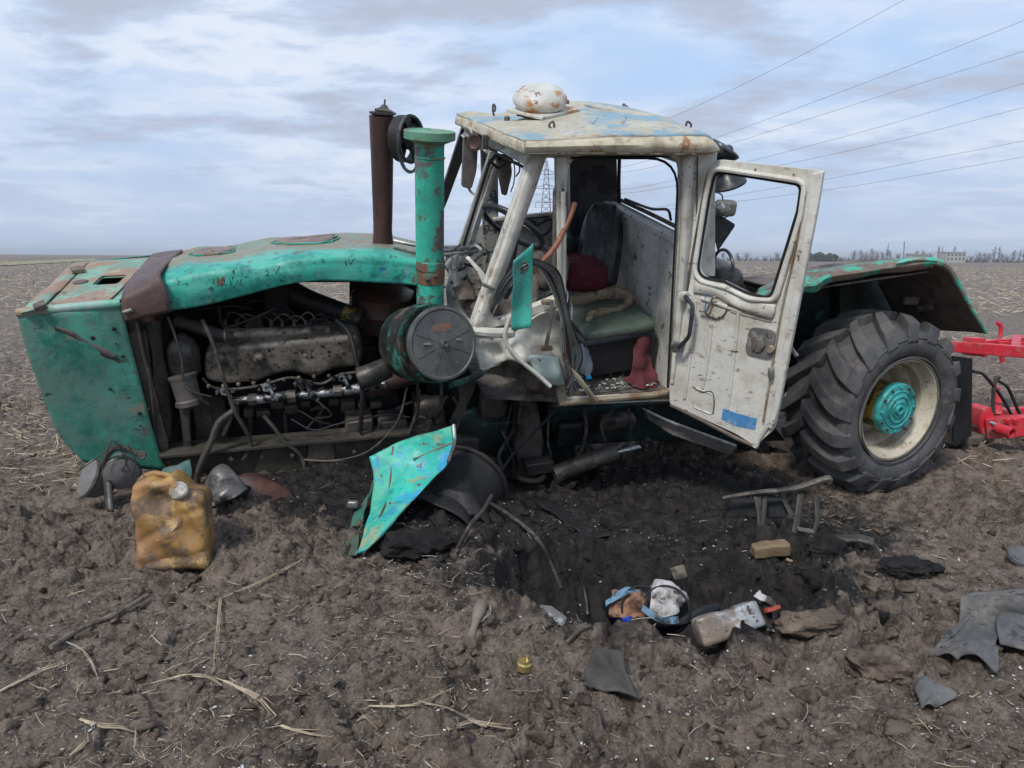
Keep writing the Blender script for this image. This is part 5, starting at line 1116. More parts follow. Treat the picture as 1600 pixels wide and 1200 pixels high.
for u, v, du, dv in ((742, 478, 20, 12), (728, 455, 14, 16), (752, 440, 12, 14)):
    tp('crumpled_scrap', sheet([Ts([(u-du, v-dv*.4, .62), (u, v-dv, .7), (u+du, v-dv*.3, .66)]), Ts([(u-du*.8, v+dv, .6), (u, v+dv*.6, .56), (u+du, v+dv, .64)])], 8, 8, .07, 9, u, .02), m_crush, CAB, solid=.006)

# ------------------------------------------------------------------ open door
h1 = T(1114, 250, .26); h2 = T(1046, 628, .26)
dTR = Q(1288, 268, h1.y-.42)
dn, do = plane3(h1, h2, dTR)
if dn.y > 0: dn, do = -dn, -do
def D(u, v, up=0.): return hit(u, v, dn, do+up)
def Ds(l, up=0.): return [D(u, v, up) for u, v in l]
dout = roundloop(Ds([(1112, 248), (1286, 267), (1276, 330), (1216, 640), (1208, 672), (1180, 697), (1150, 678), (1046, 630), (1046, 600), (1080, 430)]), [.1, .04, 0, 0, .2, .2, .2, .15, 0, 0], 4)
dwin = roundloop(Ds([(1118, 268), (1252, 289), (1246, 330), (1204, 466), (1168, 458), (1132, 440), (1088, 432), (1108, 310)]), [.35, .3, 0, .35, .3, 0, .5, 0], 6)
DOOR = tp('door', prism(dout, -dn*.035, [dwin]), m_door, bevel=.006)
rim = roundloop(Ds([(1112, 262), (1258, 284), (1251, 335), (1212, 470), (1172, 468), (1132, 449), (1082, 438), (1102, 310)], .012), [.35, .3, 0, .35, .3, 0, .5, 0], 6)
tp('window_rim', tube(rim+[rim[0]], .016, 8, None, False), m_door, DOOR)
tp('window_rubber', tube(dwin+[dwin[0]], .009, 6, None, False), m_flap, DOOR)
tp('door_edge_flange', prism(Ds([(1268, 272), (1286, 268), (1276, 330), (1216, 640), (1206, 672), (1198, 668), (1206, 640), (1262, 330)], .02), -dn*.03), m_door, DOOR, bevel=.006)
tp('door_edge_seam', tube(Ds([(1258, 305), (1240, 400), (1222, 480), (1205, 580), (1192, 660)], .014), .006, 6), m_sill, DOOR)
tp('hinge_strip', prism(Ds([(1092, 262), (1104, 262), (1070, 450), (1052, 600), (1046, 600), (1060, 450)], .012), -dn*.03), m_door, DOOR, bevel=.005)
tp('dented_ledge', sheet([Ds([(1086, 438), (1120, 446), (1150, 462), (1180, 472), (1212, 476)], .012), Ds([(1084, 448), (1118, 455), (1148, 474), (1178, 484), (1210, 488)], .018), Ds([(1084, 458), (1118, 464), (1148, 480), (1178, 492), (1208, 498)], .004)], 30, 8, .010, 8, 2, .004), m_door, DOOR, solid=.006)
tp('ledge_rust', tube(Ds([(1138, 474), (1160, 484), (1184, 492), (1206, 498)], .016), .006, 6), m_strap, DOOR)
for l in (([(1087, 470), (1078, 560), (1070, 622)]), ([(1112, 505), (1106, 560), (1098, 606)]), ([(1154, 488), (1147, 560), (1137, 640)]), ([(1096, 466), (1160, 488)])):
    tp('pressed_rib', tube(Ds(l, .000), .013, 8), m_door, DOOR)
tp('ledge_line', tube(Ds([(1142, 486), (1204, 502)], .003), .006, 6), m_door, DOOR)
lp = roundloop(Ds([(1172, 510), (1214, 515), (1206, 562), (1164, 552)], .004), .25, 5)
LP = tp('lock_plate', prism(lp, dn*.010), m_galv, DOOR, bevel=.003)
tp('latch_lever', box(D(1178, 536, .02), (D(1178, 526, .02)-D(1178, 546, .02))/2, (D(1181, 536, .02)-D(1175, 536, .02))/2, dn*.012), m_crush, DOOR)
tp('lock_works', rbox(D(1187, 536, .016), (D(1196, 536)-D(1180, 536))/2, (D(1187, 524)-D(1187, 548))/2, dn*.014, .6, 4, .02, 30), m_galv, DOOR)
tp('inner_knob', lathe(D(1206, 545, .01), dn, [(.02, 0), (.026, .01), (.02, .03)], 12), m_sill, DOOR)
dh = tp('door_handle', tube(roundloop(Ds([(1070, 462), (1083, 478), (1077, 526), (1060, 544)], .075), [0, .3, .3, 0], 4), .014, 8, None, False), m_vinyl, DOOR)
tp('handle_mount', rbox(D(1068, 463, .04), TX*.03, TZ*.03, dn*.03, .5, 3), m_door, DOOR); tp('handle_mount', rbox(D(1060, 541, .04), TX*.045, TZ*.03, dn*.03, .5, 4, .03, 20), m_galv, DOOR)
tp('blue_patch', prism(Ds([(1130, 638), (1152, 646), (1183, 654), (1180, 672), (1150, 666), (1127, 655)], .0006), dn*.0012), m_bluep, DOOR)
tp('pressed_square', tube(roundloop(Ds([(1086, 606), (1114, 616), (1113, 648), (1084, 636)], .0), .15, 3)+[D(1086, 606)], .006, 6, None, False), m_door, DOOR)
tp('torn_seam', tube(Ds([(1082, 604), (1096, 612), (1112, 612), (1116, 628), (1114, 646)], .004), .004, 5), m_crush, DOOR)
tp('window_crank', tube(Ds([(1093, 485), (1104, 485), (1113, 466), (1119, 465)], .03), .008, 8), m_galv, DOOR)
tp('chain', tube(Ds([(1101, 486), (1108, 494), (1120, 498), (1130, 493), (1137, 480), (1139, 470)], .008), .004, 6), m_crush, DOOR)
for i in range(5): tp('bead', ico(D(1107+i*5.5, 494+(2-abs(i-2))*1.8, .01), .009, 1, dent=0), m_crush, DOOR)
tp('blue_cord', tube(Ds([(1101, 450), (1102, 470), (1101, 484)], .01), .003, 5), m_bluec, DOOR)
tp('latch_striker', rbox(D(1205, 582, .02), (D(1209, 582)-D(1201, 582))/2, (D(1205, 574)-D(1205, 590))/2, dn*.02, .4, 3), m_galv, DOOR)
tp('door_bottom_trim', tube(Ds([(1048, 632), (1100, 658), (1150, 684), (1180, 697)], -.01), .014, 8), m_crush, DOOR)
tp('bottom_hook', tube(Ds([(1200, 664), (1186, 686), (1180, 698)], .0), [.022, .014, .02], 8), m_door, DOOR)
tp('outer_handle', tube([D(1222, 531, -.03), D(1230, 536, -.06), D(1245, 556, -.09)], .013, 8), m_galv, DOOR)
for u, v in ((1180, 265), (1240, 273), (1255, 311), (1247, 400), (1212, 470), (1095, 452)): tp('rivet', disc(D(u, v, .016), dn, .007, .003), m_crush, DOOR)
# lamps behind the cab
def rlamp(u, v, k, ax, r, lab):
    g = lathe(T(u, v, k), ax, [(.02, -.11), (.05, -.09), (r*.85, -.03), (r, 0), (r*.97, .012), (r*.8, .02), (0, .03)], 28)
    return tp('work_lamp', g, m_vinyl)
rlamp(1132, 233, .8, V((.35, -.15, .55)), .115, ''); rlamp(1137, 238, .75, V((.9, .2, -.1)), .05, '')
rlamp(1138, 288, .8, V((.35, .3, -1)), .125, '')
tp('lamp_bracket', plate([(1118, 275, .8), (1136, 276, .8), (1130, 300, .8), (1118, 302, .8)], .05), m_vinyl)
tp('lamp_socket', plate([(1124, 290, .75), (1133, 288, .75), (1130, 300, .75), (1123, 300, .75)], .03), m_orange)
tp('tail_lamp', rbox(T(1133, 325, .7), TX*.075, TY*.04, TZ*.055, .7, 6), m_galv); tp('tail_lamp_lens', lathe(T(1124, 325, .66), -TX-TY, [(.035, -.01), (.04, 0), (.03, .02), (0, .028)], 16), m_chrome)
tp('lamp_wire', tube(Ts([(1118, 300, .75), (1128, 305, .72), (1128, 318, .7), (1118, 328, .7), (1122, 342, .7), (1138, 338, .7)]), .005, 5), m_wireb)
tp('mount_plate', prism(Ts([(1116, 330, .75), (1148, 350, .75), (1148, 354, .75), (1122, 392, .75), (1114, 360, .75)]), TY*.012), m_vinyl)
tp('roof_lamp', lathe(T(982, 172, 1.7), V((.5, -.3, .4)), [(.02, -.06), (.06, -.02), (.065, 0), (0, .02)], 20), m_vinyl)
tp('rear_cab_wall', prism(Ts([(1094, 245, ck+.05), (1118, 245, ck+.05), (1118, 432, ck+.05), (1090, 432, ck+.05)]), TY*.05), m_white, bevel=.006)
tp('fuel_tank', rbox(T(1112, 436, .9), TX*.13, TY*.3, TZ*.15, .8, 8), m_filterd)
tp('tank_band', torus(T(1128, 425, .8), TX, .16, .012, 24, 6), m_vinyl)
tp('cross_pipe', tube(Rs([(1120, 458, .9), (1160, 450, .9), (1215, 452, .95)]), .055, 12), m_floor)

# ------------------------------------------------------------------ rear half
wall = [(1205, 450, .95), (1420, 425, .95), (1440, 620, .95), (1240, 640, .95)]
tp('rear_body_wall', prism(Rs(wall), RY*.05), m_dkgreen)
tp('rear_body_rib', plate([(1312, 436, .85), (1330, 434, .85), (1332, 540, .85), (1314, 560, .85)], .1, fr=Rs, ax=RY), m_dkgreen, bevel=.006)
fr = [Rs([(1180, 470, .12), (1215, 462, .12), (1245, 455, .12), (1275, 457, .12), (1298, 440, .12), (1360, 431, .12), (1420, 422, .12), (1456, 416, .12)]),
      Rs([(1180, 462, .10), (1215, 452, .10), (1245, 445, .10), (1275, 441, .10), (1298, 430, .10), (1360, 421, .10), (1420, 412, .10), (1456, 408, .10)]),
      Rs([(1185, 455, .35), (1215, 442, .35), (1250, 430, .35), (1280, 423, .35), (1310, 418, .35), (1365, 411, .35), (1420, 406, .35), (1456, 404, .30)]),
      Rs([(1190, 452, .85), (1220, 440, .85), (1255, 429, .85), (1285, 422, .85), (1315, 417, .85), (1368, 411, .85), (1420, 407, .85), (1452, 405, .85)])]
fr.append([p-RZ*.06 for p in fr[-1]])
FEND = tp('rear_fender', sheet(fr, 50, 22, .02, 4, 9, .004, 14), m_fend, solid=.014)
e0, e1, e2 = R(1456, 412, .12), R(1484, 424, .12), R(1540, 519, .12)
dd = RY*.78 - RZ*.10
bk = sheet([[R(1440, 414, .12), e0, e1, R(1500, 452, .12), e2], [R(1440, 414, .12)+dd*.5, e0+dd*.5, e1+dd*.5, R(1500, 452, .12)+dd*.5, e2+dd*.5-RZ*.01], [R(1440, 414, .12)+dd, e0+dd, e1+dd, R(1500, 452, .12)+dd, e2+dd-RX*.05]], 30, 14, .014, 4, 3)
tp('fender_rear_slope', bk, m_under, FEND, solid=.010)
tp('fender_underside', prism([p+RZ*-.02 for p in (R(1250, 452, .14), R(1300, 441, .14), R(1450, 419, .14), R(1450, 419, .14)+RY*.8, R(1250, 452, .14)+RY*.8)], -RZ*.01), m_under, FEND)
tp('fender_edge', tube(Rs([(1400, 414, .10), (1440, 408, .10), (1466, 410, .10), (1486, 424, .10), (1510, 468, .10), (1541, 520, .10)]), [.016, .024, .026, .02, .016, .012], 8, 30), m_fendg, FEND)
tp('fender_patch', sheet([Rs([(1400, 413, .07), (1430, 407, .07), (1466, 408, .07)]), Rs([(1402, 407, .2), (1430, 402, .2), (1462, 403, .2)])], 10, 4, .006), m_fendg, FEND, solid=.006)
cc = e1.lerp(e2, .62)+dd*.45
tp('underside_rib', bar(cc-RY*.0-RX*.16, cc+RX*.10+RZ*.03, RY*.02, RZ*.02), m_under, FEND)
tp('clip', rbox(cc-RX*.22+RZ*.06, RX*.06, RY*.02, RZ*.03, .6, 4), m_crush, FEND)
tp('front_fender_flap', sheet([Rs([(1140, 452, 1.0), (1165, 448, 1.0), (1190, 446, .9)]), Rs([(1150, 468, .8), (1172, 470, .8), (1195, 466, .8)])], 10, 6, .02), m_fend, solid=.012)
# wheel
wa = (V((math.sin(R_(24))*math.cos(R_(6)), -math.cos(R_(24))*math.cos(R_(6)), -math.sin(R_(6))))).normalized()
wr, wu, _ = basis(wa, V((1, 0, 0)))
if wu.z < 0: wu = -wu
RO = .600; WW = .58; S = RO/.61
def wheelsurf(s):   # s from -1 (inner) to 1 (outer): offset along axis, radius of the carcass crown
    return s*WW/2, RO - .055*abs(s)**2.6

prof = [(.375, WW*.36), (.40, WW*.45), (.44, WW*.505), (.50, WW*.515), (.545, WW*.49), (.572, WW*.44)]
outer_ = [(r*S, t) for r, t in prof]
tread = [(wheelsurf(s)[1], wheelsurf(s)[0]) for s in (.80, .6, .4, .2, 0, -.2, -.4, -.6, -.80)]
inner_ = [(r, -t) for r, t in reversed(outer_)]
WC = O - wa*(WW*.5) + RX*.045
tyre = tp('rear_wheel', lathe(WC, wa, outer_+tread+inner_, 72, wr, close=False), m_tyre)
def lug(a0, side):
    vs, fs = [], []; n = 9; hw = .050; hgt = .066
    for i in range(n+1):
        f = i/n; s = -.04+1.12*f; ang = a0 + .38*(f**.85)
        if s <= .80: t, r = wheelsurf(s)
        else:
            q = (s-.80)/.28; t = WW*.40+ (WW*.495-WW*.40)*min(1, q*1.1); r = wheelsurf(.8)[1] - q*.085
        hh = hgt*(1 if f < .80 else 1-.55*(f-.8)/.2); wd = hw*(.9+.55*f)/RO
        hx = 0 if s < .8 else .018
        for da, up in ((-wd*1.15, 0), (-wd*.75, 1), (wd*.75, 1), (wd*1.15, 0)):
            rr = r-.012+(hh+.012)*up; A = (ang+da)
            d = wr*math.cos(A) + wu*math.sin(A)
            vs.append(WC + wa*(t*1+hx*up)*side + d*rr)
    for i in range(n):
        for j in range(3): fs.append((i*4+j, i*4+j+1, i*4+5+j, i*4+4+j))
        fs.append((i*4+3, i*4, i*4+4, i*4+7))
    fs.append((0, 1, 2, 3)); fs.append((n*4, n*4+3, n*4+2, n*4+1))
    return vs, fs
NL = 17; gl = []
for i in range(NL):
    a = 2*math.pi*i/NL+.12
    gl.append(lug(a, 1)); gl.append(lug(a+math.pi/NL, -1))
for i, g_ in enumerate(gl): tp('tread_lug', g_, m_tyre, tyre, bevel=.006)
tp('sidewall_ring', torus(WC+wa*WW*.500, wa, .535*S, .006, 64, 6), m_tyre, tyre); tp('sidewall_ring', torus(WC+wa*WW*.49, wa, .395*S, .006, 64, 6), m_tyre, tyre)
rw = RO*.375/.61
RIM = tp('wheel_rim', lathe(WC+wa*WW*.36, wa, [(rw*.985, .03), (rw+.012, .045), (rw+.010, .056), (rw-.012, .055), (rw-.022, .035), (rw-.030, -.02), (rw-.05, -.04), (rw-.055, -.12), (rw-.085, -.15), (rw-.095, -.26), (rw-.14, -.30), (.12, -.31), (.0, -.31)], 60, wr, close=False), m_rim, tyre)
tp('bead_rust_line', torus(WC+wa*WW*.36+wa*.057, wa, rw-.0, .004, 60, 5), m_crush, tyre)
HC = WC+wa*(WW*.36-.31)
tp('hub_drum', lathe(HC, wa, [(.185, 0), (.19, .02), (.185, .06), (.170, .07), (.172, .25), (.190, .26), (.190, .295), (.17, .30), (0, .30)], 44, wr), m_yellow, tyre)
tp('hub_cap', lathe(HC+wa*.30, wa, [(.188, -.005), (.188, .03), (.180, .045), (.140, .045), (.134, .052), (.125, .045), (.098, .047), (.094, .056), (.088, .047), (.060, .05), (.056, .060), (.050, .052), (.036, .054), (.034, .072), (.022, .072), (.018, .03), (0, .028)], 44, wr), m_hub, tyre)
for i in range(12):
    a = i*math.pi/6; d = wr*math.cos(a)+wu*math.sin(a)
    tp('hub_bolt', lathe(HC+wa*.345+d*.163, wa, [(.010, 0), (.010, .012), (.005, .016)], 6), m_exh if i % 3 else m_hub, tyre, smooth=False)
for i in range(10):
    a = i*math.pi/5+.3; d = wr*math.cos(a)+wu*math.sin(a)
    tp('wheel_nut', lathe(HC+d*.215, wa, [(.018, -.005), (.018, .02), (.010, .03)], 6), m_rim, tyre, smooth=False)
tp('valve_stem', bar(WC+wa*WW*.30+wr*-.1+wu*(rw-.06), WC+wa*WW*.34+wr*-.1+wu*(rw-.09), wr*.006, wu*.006), m_exh, tyre)
# far rear wheel, drawbar, flap
WC2 = WC-wa*1.55
tp('far_rear_wheel', lathe(WC2, wa, outer_+tread+inner_, 48, wr), m_tyre)
tp('mud_flap', plate([(1488, 556, .55), (1520, 560, .55), (1518, 682, .55), (1490, 690, .55)], .015, fr=Rs, ax=RY), m_flap, bevel=.003)
tp('drawbar', prism(Rs([(1480, 668, .7), (1502, 664, .7), (1520, 672, .7), (1522, 696, .7), (1490, 700, .7), (1470, 690, .7)]), RY*.15), m_oily, bevel=.02)
tp('hitch_clevis', rbox(R(1520, 686, .7), RX*.10, RY*.06, RZ*.045, .5, 6, .03, 10), m_crush)
tp('hydraulic_hose', tube(Rs([(1500, 656, .7), (1512, 664, .7), (1530, 668, .7), (1545, 664, .7), (1552, 650, .7), (1552, 620, .7), (1556, 592, .7), (1562, 590, .7)]), .016, 8), m_hose)
tp('hydraulic_hose', tube(Rs([(1520, 580, .7), (1535, 584, .7), (1550, 600, .7), (1568, 625, .7), (1585, 655, .7), (1600, 662, .7)]), .014, 8), m_wireb)
tp('hydraulic_hose', tube(Rs([(1558, 594, .8), (1575, 606, .8), (1590, 640, .8), (1602, 660, .8)]), .014, 8), m_wireb)

# ------------------------------------------------------------------ red cultivator behind
d0 = 7.4
cu = Q(1560, 640, d0); cu.z = 0
CU = thing('cultivator', cu, 'red field cultivator frame standing behind the tractor at the right edge', 'cultivator')
def C(u, v, d): return Q(u, v, d)
def cp(name, g, m=m_red, **kw): return mk(name, g, m, CU, **kw)
def beam(a, b, h_, w_): 
    a, b = V(a), V(b); d = (b-a).normalized(); s = d.cross(V((0, 0, 1))).normalized(); return bar(a, b, s*w_, s.cross(d)*h_)
cp('upper_beam', beam(C(1486, 541, 7.8), C(1680, 556, 7.0), .055, .05), bevel=.008)
cp('upper_beam', beam(C(1520, 539, 7.9), C(1680, 524, 8.3), .035, .04), bevel=.006)
cp('cross_beam', beam(C(1588, 530, 8.2), C(1586, 548, 7.4), .05, .04), bevel=.006)
cp('cross_beam', beam(C(1560, 536, 7.9), C(1690, 543, 7.9), .02, .03), bevel=.004)
cp('nose_plate', box(C(1521, 541, 7.7), V((.07, 0, 0)), V((0, .08, 0)), V((0, 0, .09))), bevel=.01)
cp('marker_arm', tube([C(1562, 528, 8.1), C(1564, 514, 8.1), C(1563, 508, 8.1), C(1557, 504, 8.1)], .022, 8))
cp('tine', tube([C(1565, 552, 7.9), C(1566, 566, 7.9)], .025, 6)); cp('tine', tube([C(1538, 549, 8), C(1538, 558, 8)], .025, 6))
cp('drawbar', beam(C(1540, 668, 6.3), C(1690, 660, 6.0), .085, .07), bevel=.01)
cp('drawbar_plate', prism([C(1536, 640, 6.3), C(1548, 636, 6.3), C(1556, 655, 6.3), C(1556, 686, 6.3), C(1536, 680, 6.3), C(1530, 662, 6.3)], V((0, .22, 0))), bevel=.008)
cp('upright', beam(C(1555, 606, 6.6), C(1559, 650, 6.4), .03, .03), bevel=.004)
cp('far_drawbar', beam(C(1560, 646, 7.2), C(1690, 634, 7.4), .04, .04), bevel=.006)
cp('link', beam(C(1564, 640, 6.8), C(1582, 648, 6.5), .02, .03))
cp('pin_tube', lathe(C(1573, 674, 6.05), V((.35, -1, -.1)), [(.045, -.10), (.045, .05), (.032, .05), (.032, -.02), (0, -.02)], 24), smooth=True)
for u in (1572, 1585): cp('bolt', lathe(C(u, 660, 6.15), V((0, -.3, 1)), [(.022, 0), (.022, .03), (0, .035)], 6), m_red, smooth=False)
cp('coupling_bolt', lathe(C(1549, 661, 6.15), V((0, -1, 0)), [(.018, 0), (.018, .04), (0, .045)], 6), m_chrome)
cp('jack', tube([C(1545, 675, 6.3), C(1548, 700, 6.3)], [.05, .02], 8), m_chrome)
cp('dark_tine', tube([C(1575, 690, 6.6), C(1590, 684, 6.7), C(1620, 684, 6.6)], .05, 8), m_oily)  # tine in dark oily metal, below the drawbar

# ------------------------------------------------------------------ things lying and hanging about
def single(name, geo, m, label, cat, group=None, **kw): return tag(mk(name, geo, m, None, **kw), label, cat, group)
# blown fan ring lodged on the stack
fc = T(633, 217, 1.02); vwf = (CAM-fc).normalized(); fax = (vwf*.62+TX*.80).normalized()
m_fan = mat('burnt fan metal', (.10, .095, .095), .4, .4, layers=[((.03, .03, .03), 9, .5, .58)])
FR = thing('fan_ring', fc, 'blackened fan ring with bent blades lodged between exhaust stack and green snorkel', 'fan')
rr_ = (T(633, 180, 1.02)-T(633, 254, 1.02)).length/2
mk('outer_ring', lathe(fc, fax, [(rr_*.93, -.035), (rr_, -.035), (rr_, .035), (rr_*.93, .035), (rr_*.92, 0), (rr_*.93, -.035)], 36, TZ, close=False), m_black, FR)
mk('rim_band', torus(fc+fax*.045, fax, rr_*.97, .012, 36, 6), m_fan, FR)
mk('hub', lathe(fc, fax, [(.03, -.05), (.06, -.04), (.065, .03), (.03, .05), (0, .05)], 20), m_black, FR)
f1_, f2_, _ = basis(fax, TZ)
for i in range(7):
    a = 2*math.pi*i/7+.2; d = f1_*math.cos(a)+f2_*math.sin(a); e = d.cross(fax)
    mk('blade', prism([fc+d*.05-e*.02-fax*.03, fc+d*rr_*.92-e*.045-fax*.03, fc+d*rr_*.92+e*.05+fax*.03, fc+d*.05+e*.02+fax*.03], fax*.006), m_fan, FR)
mk('wire_loop', tube(Ts([(628, 205, .95), (625, 235, .9), (633, 262, .85), (645, 267, .8), (652, 255, .78)]), .006, 6), m_wireb, FR)
mk('wire_loop', tube(Ts([(640, 200, .95), (622, 222, .9), (627, 256, .85), (640, 270, .8), (655, 262, .78)]), .006, 6), m_wireb, FR)
for i in range(6): mk('torn_vane', sheet([Ts([(617+i, 240-i*9, 1.0), (622+i*2, 236-i*9, .98)]), Ts([(624+i*3, 250-i*7, 1.0), (632+i*2, 243-i*7, .96)])], 4, 4, .02, 9, i), m_black, FR, solid=.005)

# torn green panel in front
pn = [[Q(577, 713, 4.55), Q(640, 686, 4.62), Q(706, 664, 4.68)], [Q(583, 742, 4.50), Q(645, 716, 4.48), Q(709, 690, 4.60)],
      [Q(583, 772, 4.42), Q(630, 764, 4.34), Q(700, 720, 4.46)], [Q(575, 812, 4.12), Q(612, 806, 4.08), Q(655, 772, 4.24)], [Q(558, 866, 3.86), Q(574, 858, 3.86), Q(600, 830, 4.0)]]
PAN = single('bent_sheet', sheet(pn, 34, 40, .03, 5, 2, .006, 14), mat('bright turquoise sheet', (.045, .50, .39), .36, layers=[((.02, .26, .24), 7, .56, .64), ((.05, .34, .60), 2.4, .52, .62), ((.12, .50, .36), 3, .5, .6), ((.30, .36, .22), 4.2, .56, .64), ((.05, .28, .55), 3.6, .60, .68), (RUST, 9, .62, .66), ((.03, .03, .03), 30, .66, .69)]), 'bent turquoise sheet panel leaning against the black wheel drum', 'metal panel', solid=.012)
def pchild(n, g, m, **kw): return mk(n, g, m, PAN, **kw)
pchild('seam', tube([pn[0][0].lerp(pn[0][1], .6)-V((0, .02, 0)), pn[2][0].lerp(pn[2][1], .55)-V((0, .02, 0)), pn[3][0].lerp(pn[3][1], .5)-V((0, .02, 0))], .007, 6), m_strap)
pchild('seam', tube([pn[1][1]-V((0, .02, 0)), pn[1][2]-V((0, .02, 0))], .006, 6), m_fendg)
pchild('fold', sheet([[Q(583, 745, 4.5), Q(578, 772, 4.44), Q(566, 815, 4.13), Q(556, 866, 3.85)], [Q(580, 780, 4.40), Q(560, 796, 4.30), Q(546, 820, 4.12), Q(536, 868, 3.88)]], 14, 8, .03, 7, 1, .008), mat('grey green sheet', (.075, .11, .085), .5, layers=[((.03, .16, .11), 6, .52, .62), ((.14, .13, .12), 20, .6, .68)]), solid=.010)
pchild('hinge_lug', rbox(Q(551, 788, 4.26), V((.03, 0, 0)), V((0, .02, 0)), V((0, 0, .022)), .6, 4), m_galv)
pchild('edge_roll', tube([Q(709, 664, 4.66), Q(710, 692, 4.58), Q(700, 722, 4.44)], .012, 8), m_chrome)
# black drum of the lost front wheel
dc = Q(692, 812, 4.62); dax = V((-.30, -.80, -.32)).normalized()
DR = thing('torn_wheel_drum', Q(715, 860, 4.6), 'sooty black wheel drum with torn open rim under the front of the cab', 'wheel')
x_, y_, _ = basis(dax, V((0, 0, 1)))
def arc(off, r, a0, a1, n=14): return [dc+dax*off+(x_*math.cos(R_(a0+(a1-a0)*i/n))+y_*math.sin(R_(a0+(a1-a0)*i/n)))*r for i in range(n+1)]
mk('drum_shell', sheet([arc(o_, r_, -125, 125) for o_, r_ in ((-.40, .29), (-.36, .27), (-.20, .25), (0., .25), (.08, .255), (.14, .27), (.18, .28))], 44, 24, .035, 5, 3, .006), m_black, DR, solid=.012)
mk('drum_flange', torus(dc-dax*.38, dax, .29, .018, 40, 8, V((0, 0, 1)), 1, -125, 125), m_black, DR)
mk('torn_lip', sheet([[Q(628, 832, 4.5), Q(650, 806, 4.45), Q(690, 798, 4.4), Q(716, 812, 4.38), Q(742, 806, 4.40), Q(768, 820, 4.4)], [Q(634, 822, 4.55), Q(655, 782, 4.5), Q(690, 765, 4.46), Q(720, 766, 4.46), Q(744, 775, 4.5), Q(758, 800, 4.5)]], 30, 8, .03, 8, 3, .006), m_black, DR, solid=.012)
for i in range(4): mk('rubber_roll', torus(Q(700, 850, 4.5), V((-.2, -1, -.5)), .13+.04*i, .022, 28, 8, V((1, 0, 0)), 1, 20, 190), mat('wet black rubber', (.012, .012, .014), .18, bump=.05), DR)
# headlights torn from the front
def ground_pt(u, v): return G(u, v)
HL = thing('torn_headlights', G(170, 800), 'pair of dusty torn off headlights with bent bracket below the green side panel', 'headlights')
for u, v, d, ax, r in ((142, 748, 4.5, V((-.5, -.5, .35)), .115), (190, 738, 4.45, V((.4, -.75, -.25)), .10)):
    c_ = Q(u, v, d); s_ = mk('lamp_shell', lathe(c_, ax, [(.02, -.15), (.06, -.13), (r*.9, -.06), (r, 0), (r*1.03, .01), (r*1.0, .025), (r*.5, .045), (0, .05)], 28), m_lamp, HL)
    mk('lamp_rim', torus(c_+ax.normalized()*.012, ax, r*1.02, .008, 28, 6), m_filterd, s_)
mk('bracket', tube([Q(158, 728, 4.45), Q(172, 706, 4.42), Q(190, 700, 4.4), Q(226, 712, 4.4)], .018, 8), m_frame, HL)
mk('bracket', tube([Q(176, 760, 4.42), Q(168, 775, 4.4), Q(172, 790, 4.38)], .014, 8), m_frame, HL)
mk('bracket_eye', torus(Q(222, 711, 4.39), V((0, -1, .3)), .02, .009, 16, 6), m_frame, HL)
for pts in ([(160, 728), (175, 690), (190, 705), (205, 745)], [(200, 694), (212, 720), (206, 744), (216, 748)], [(120, 738), (150, 716), (178, 694)], [(178, 694), (190, 696), (198, 720), (190, 735)]):
    mk('wire', tube([Q(u, v, 4.34+.02*i) for i, (u, v) in enumerate(pts)], .004, 5), m_frame, HL)
mk('belt', sheet([[Q(162, 750, 4.4), Q(164, 775, 4.35), Q(168, 800, 4.3)], [Q(174, 750, 4.4), Q(176, 775, 4.35), Q(178, 800, 4.3)]], 10, 2, .01), m_filterd, HL, solid=.01)
# jerrycan
jb = G(267, 898); jz = jb.z
ja = V((1, .18, .0)).normalized(); jy = V((-.18, 1, 0)); jzv = V((-.03, .04, 1)).normalized()
jc = jb+jzv*.225+V((0, .09, 0))
def jf(q, lx, ly, lz):
    t = q.z/lz; q = q.copy(); u_ = q.x/lx
    if t > 0: q.z -= max(0, u_-.1)*.115*t; q.z += .010*math.sin(u_*9)*t
    q.y += .050*math.exp(-((u_+.15)**2/.10+(t-.62)**2/.05))*(1 if q.y < 0 else -.3) + .03*max(0, t-.55)*(1 if q.y < 0 else 0)*4*ly
    q.y += .010*math.sin(t*6+u_*4) + .012*math.exp(-((t-.1-.5*u_)**2/.01)) + .014*math.exp(-((t+.72-.12*u_)**2/.006))
    return q
JC = single('jerrycan', rbox(jc, ja*.172, jy*.105, jzv*.232, .36, 30, .016, 9, 2, jf), m_jerry, 'crumpled dirty yellow plastic canister standing on the soil', 'canister')
tk = jc+ja*.055+jzv*.175-jy*.085
mk('cap', lathe(tk, jzv*.5-jy*.8, [(.0, -.01), (.042, -.01), (.044, 0), (.044, .022), (.036, .028), (.03, .024), (0, .022)], 20), m_capw, JC)
for i in range(12):
    pass
mk('neck', lathe(tk-(jzv*.5-jy*.8).normalized()*.03, jzv*.5-jy*.8, [(.03, 0), (.034, .03)], 18), m_jerry, JC)
mk('carry_handle', tube([jc-ja*.12+jzv*.235-jy*.02, jc-ja*.08+jzv*.245, jc-ja*.01+jzv*.230, jc+ja*.05+jzv*.19], [.022, .015, .015, .018], 10), m_jerry, JC)
mk('straw_smear', tube([jc+ja*.05-jy*.112+jzv*.06, jc+ja*.03-jy*.108+jzv*.0, jc-ja*.06-jy*.112-jzv*.06], .004, 5), m_strawp, JC)
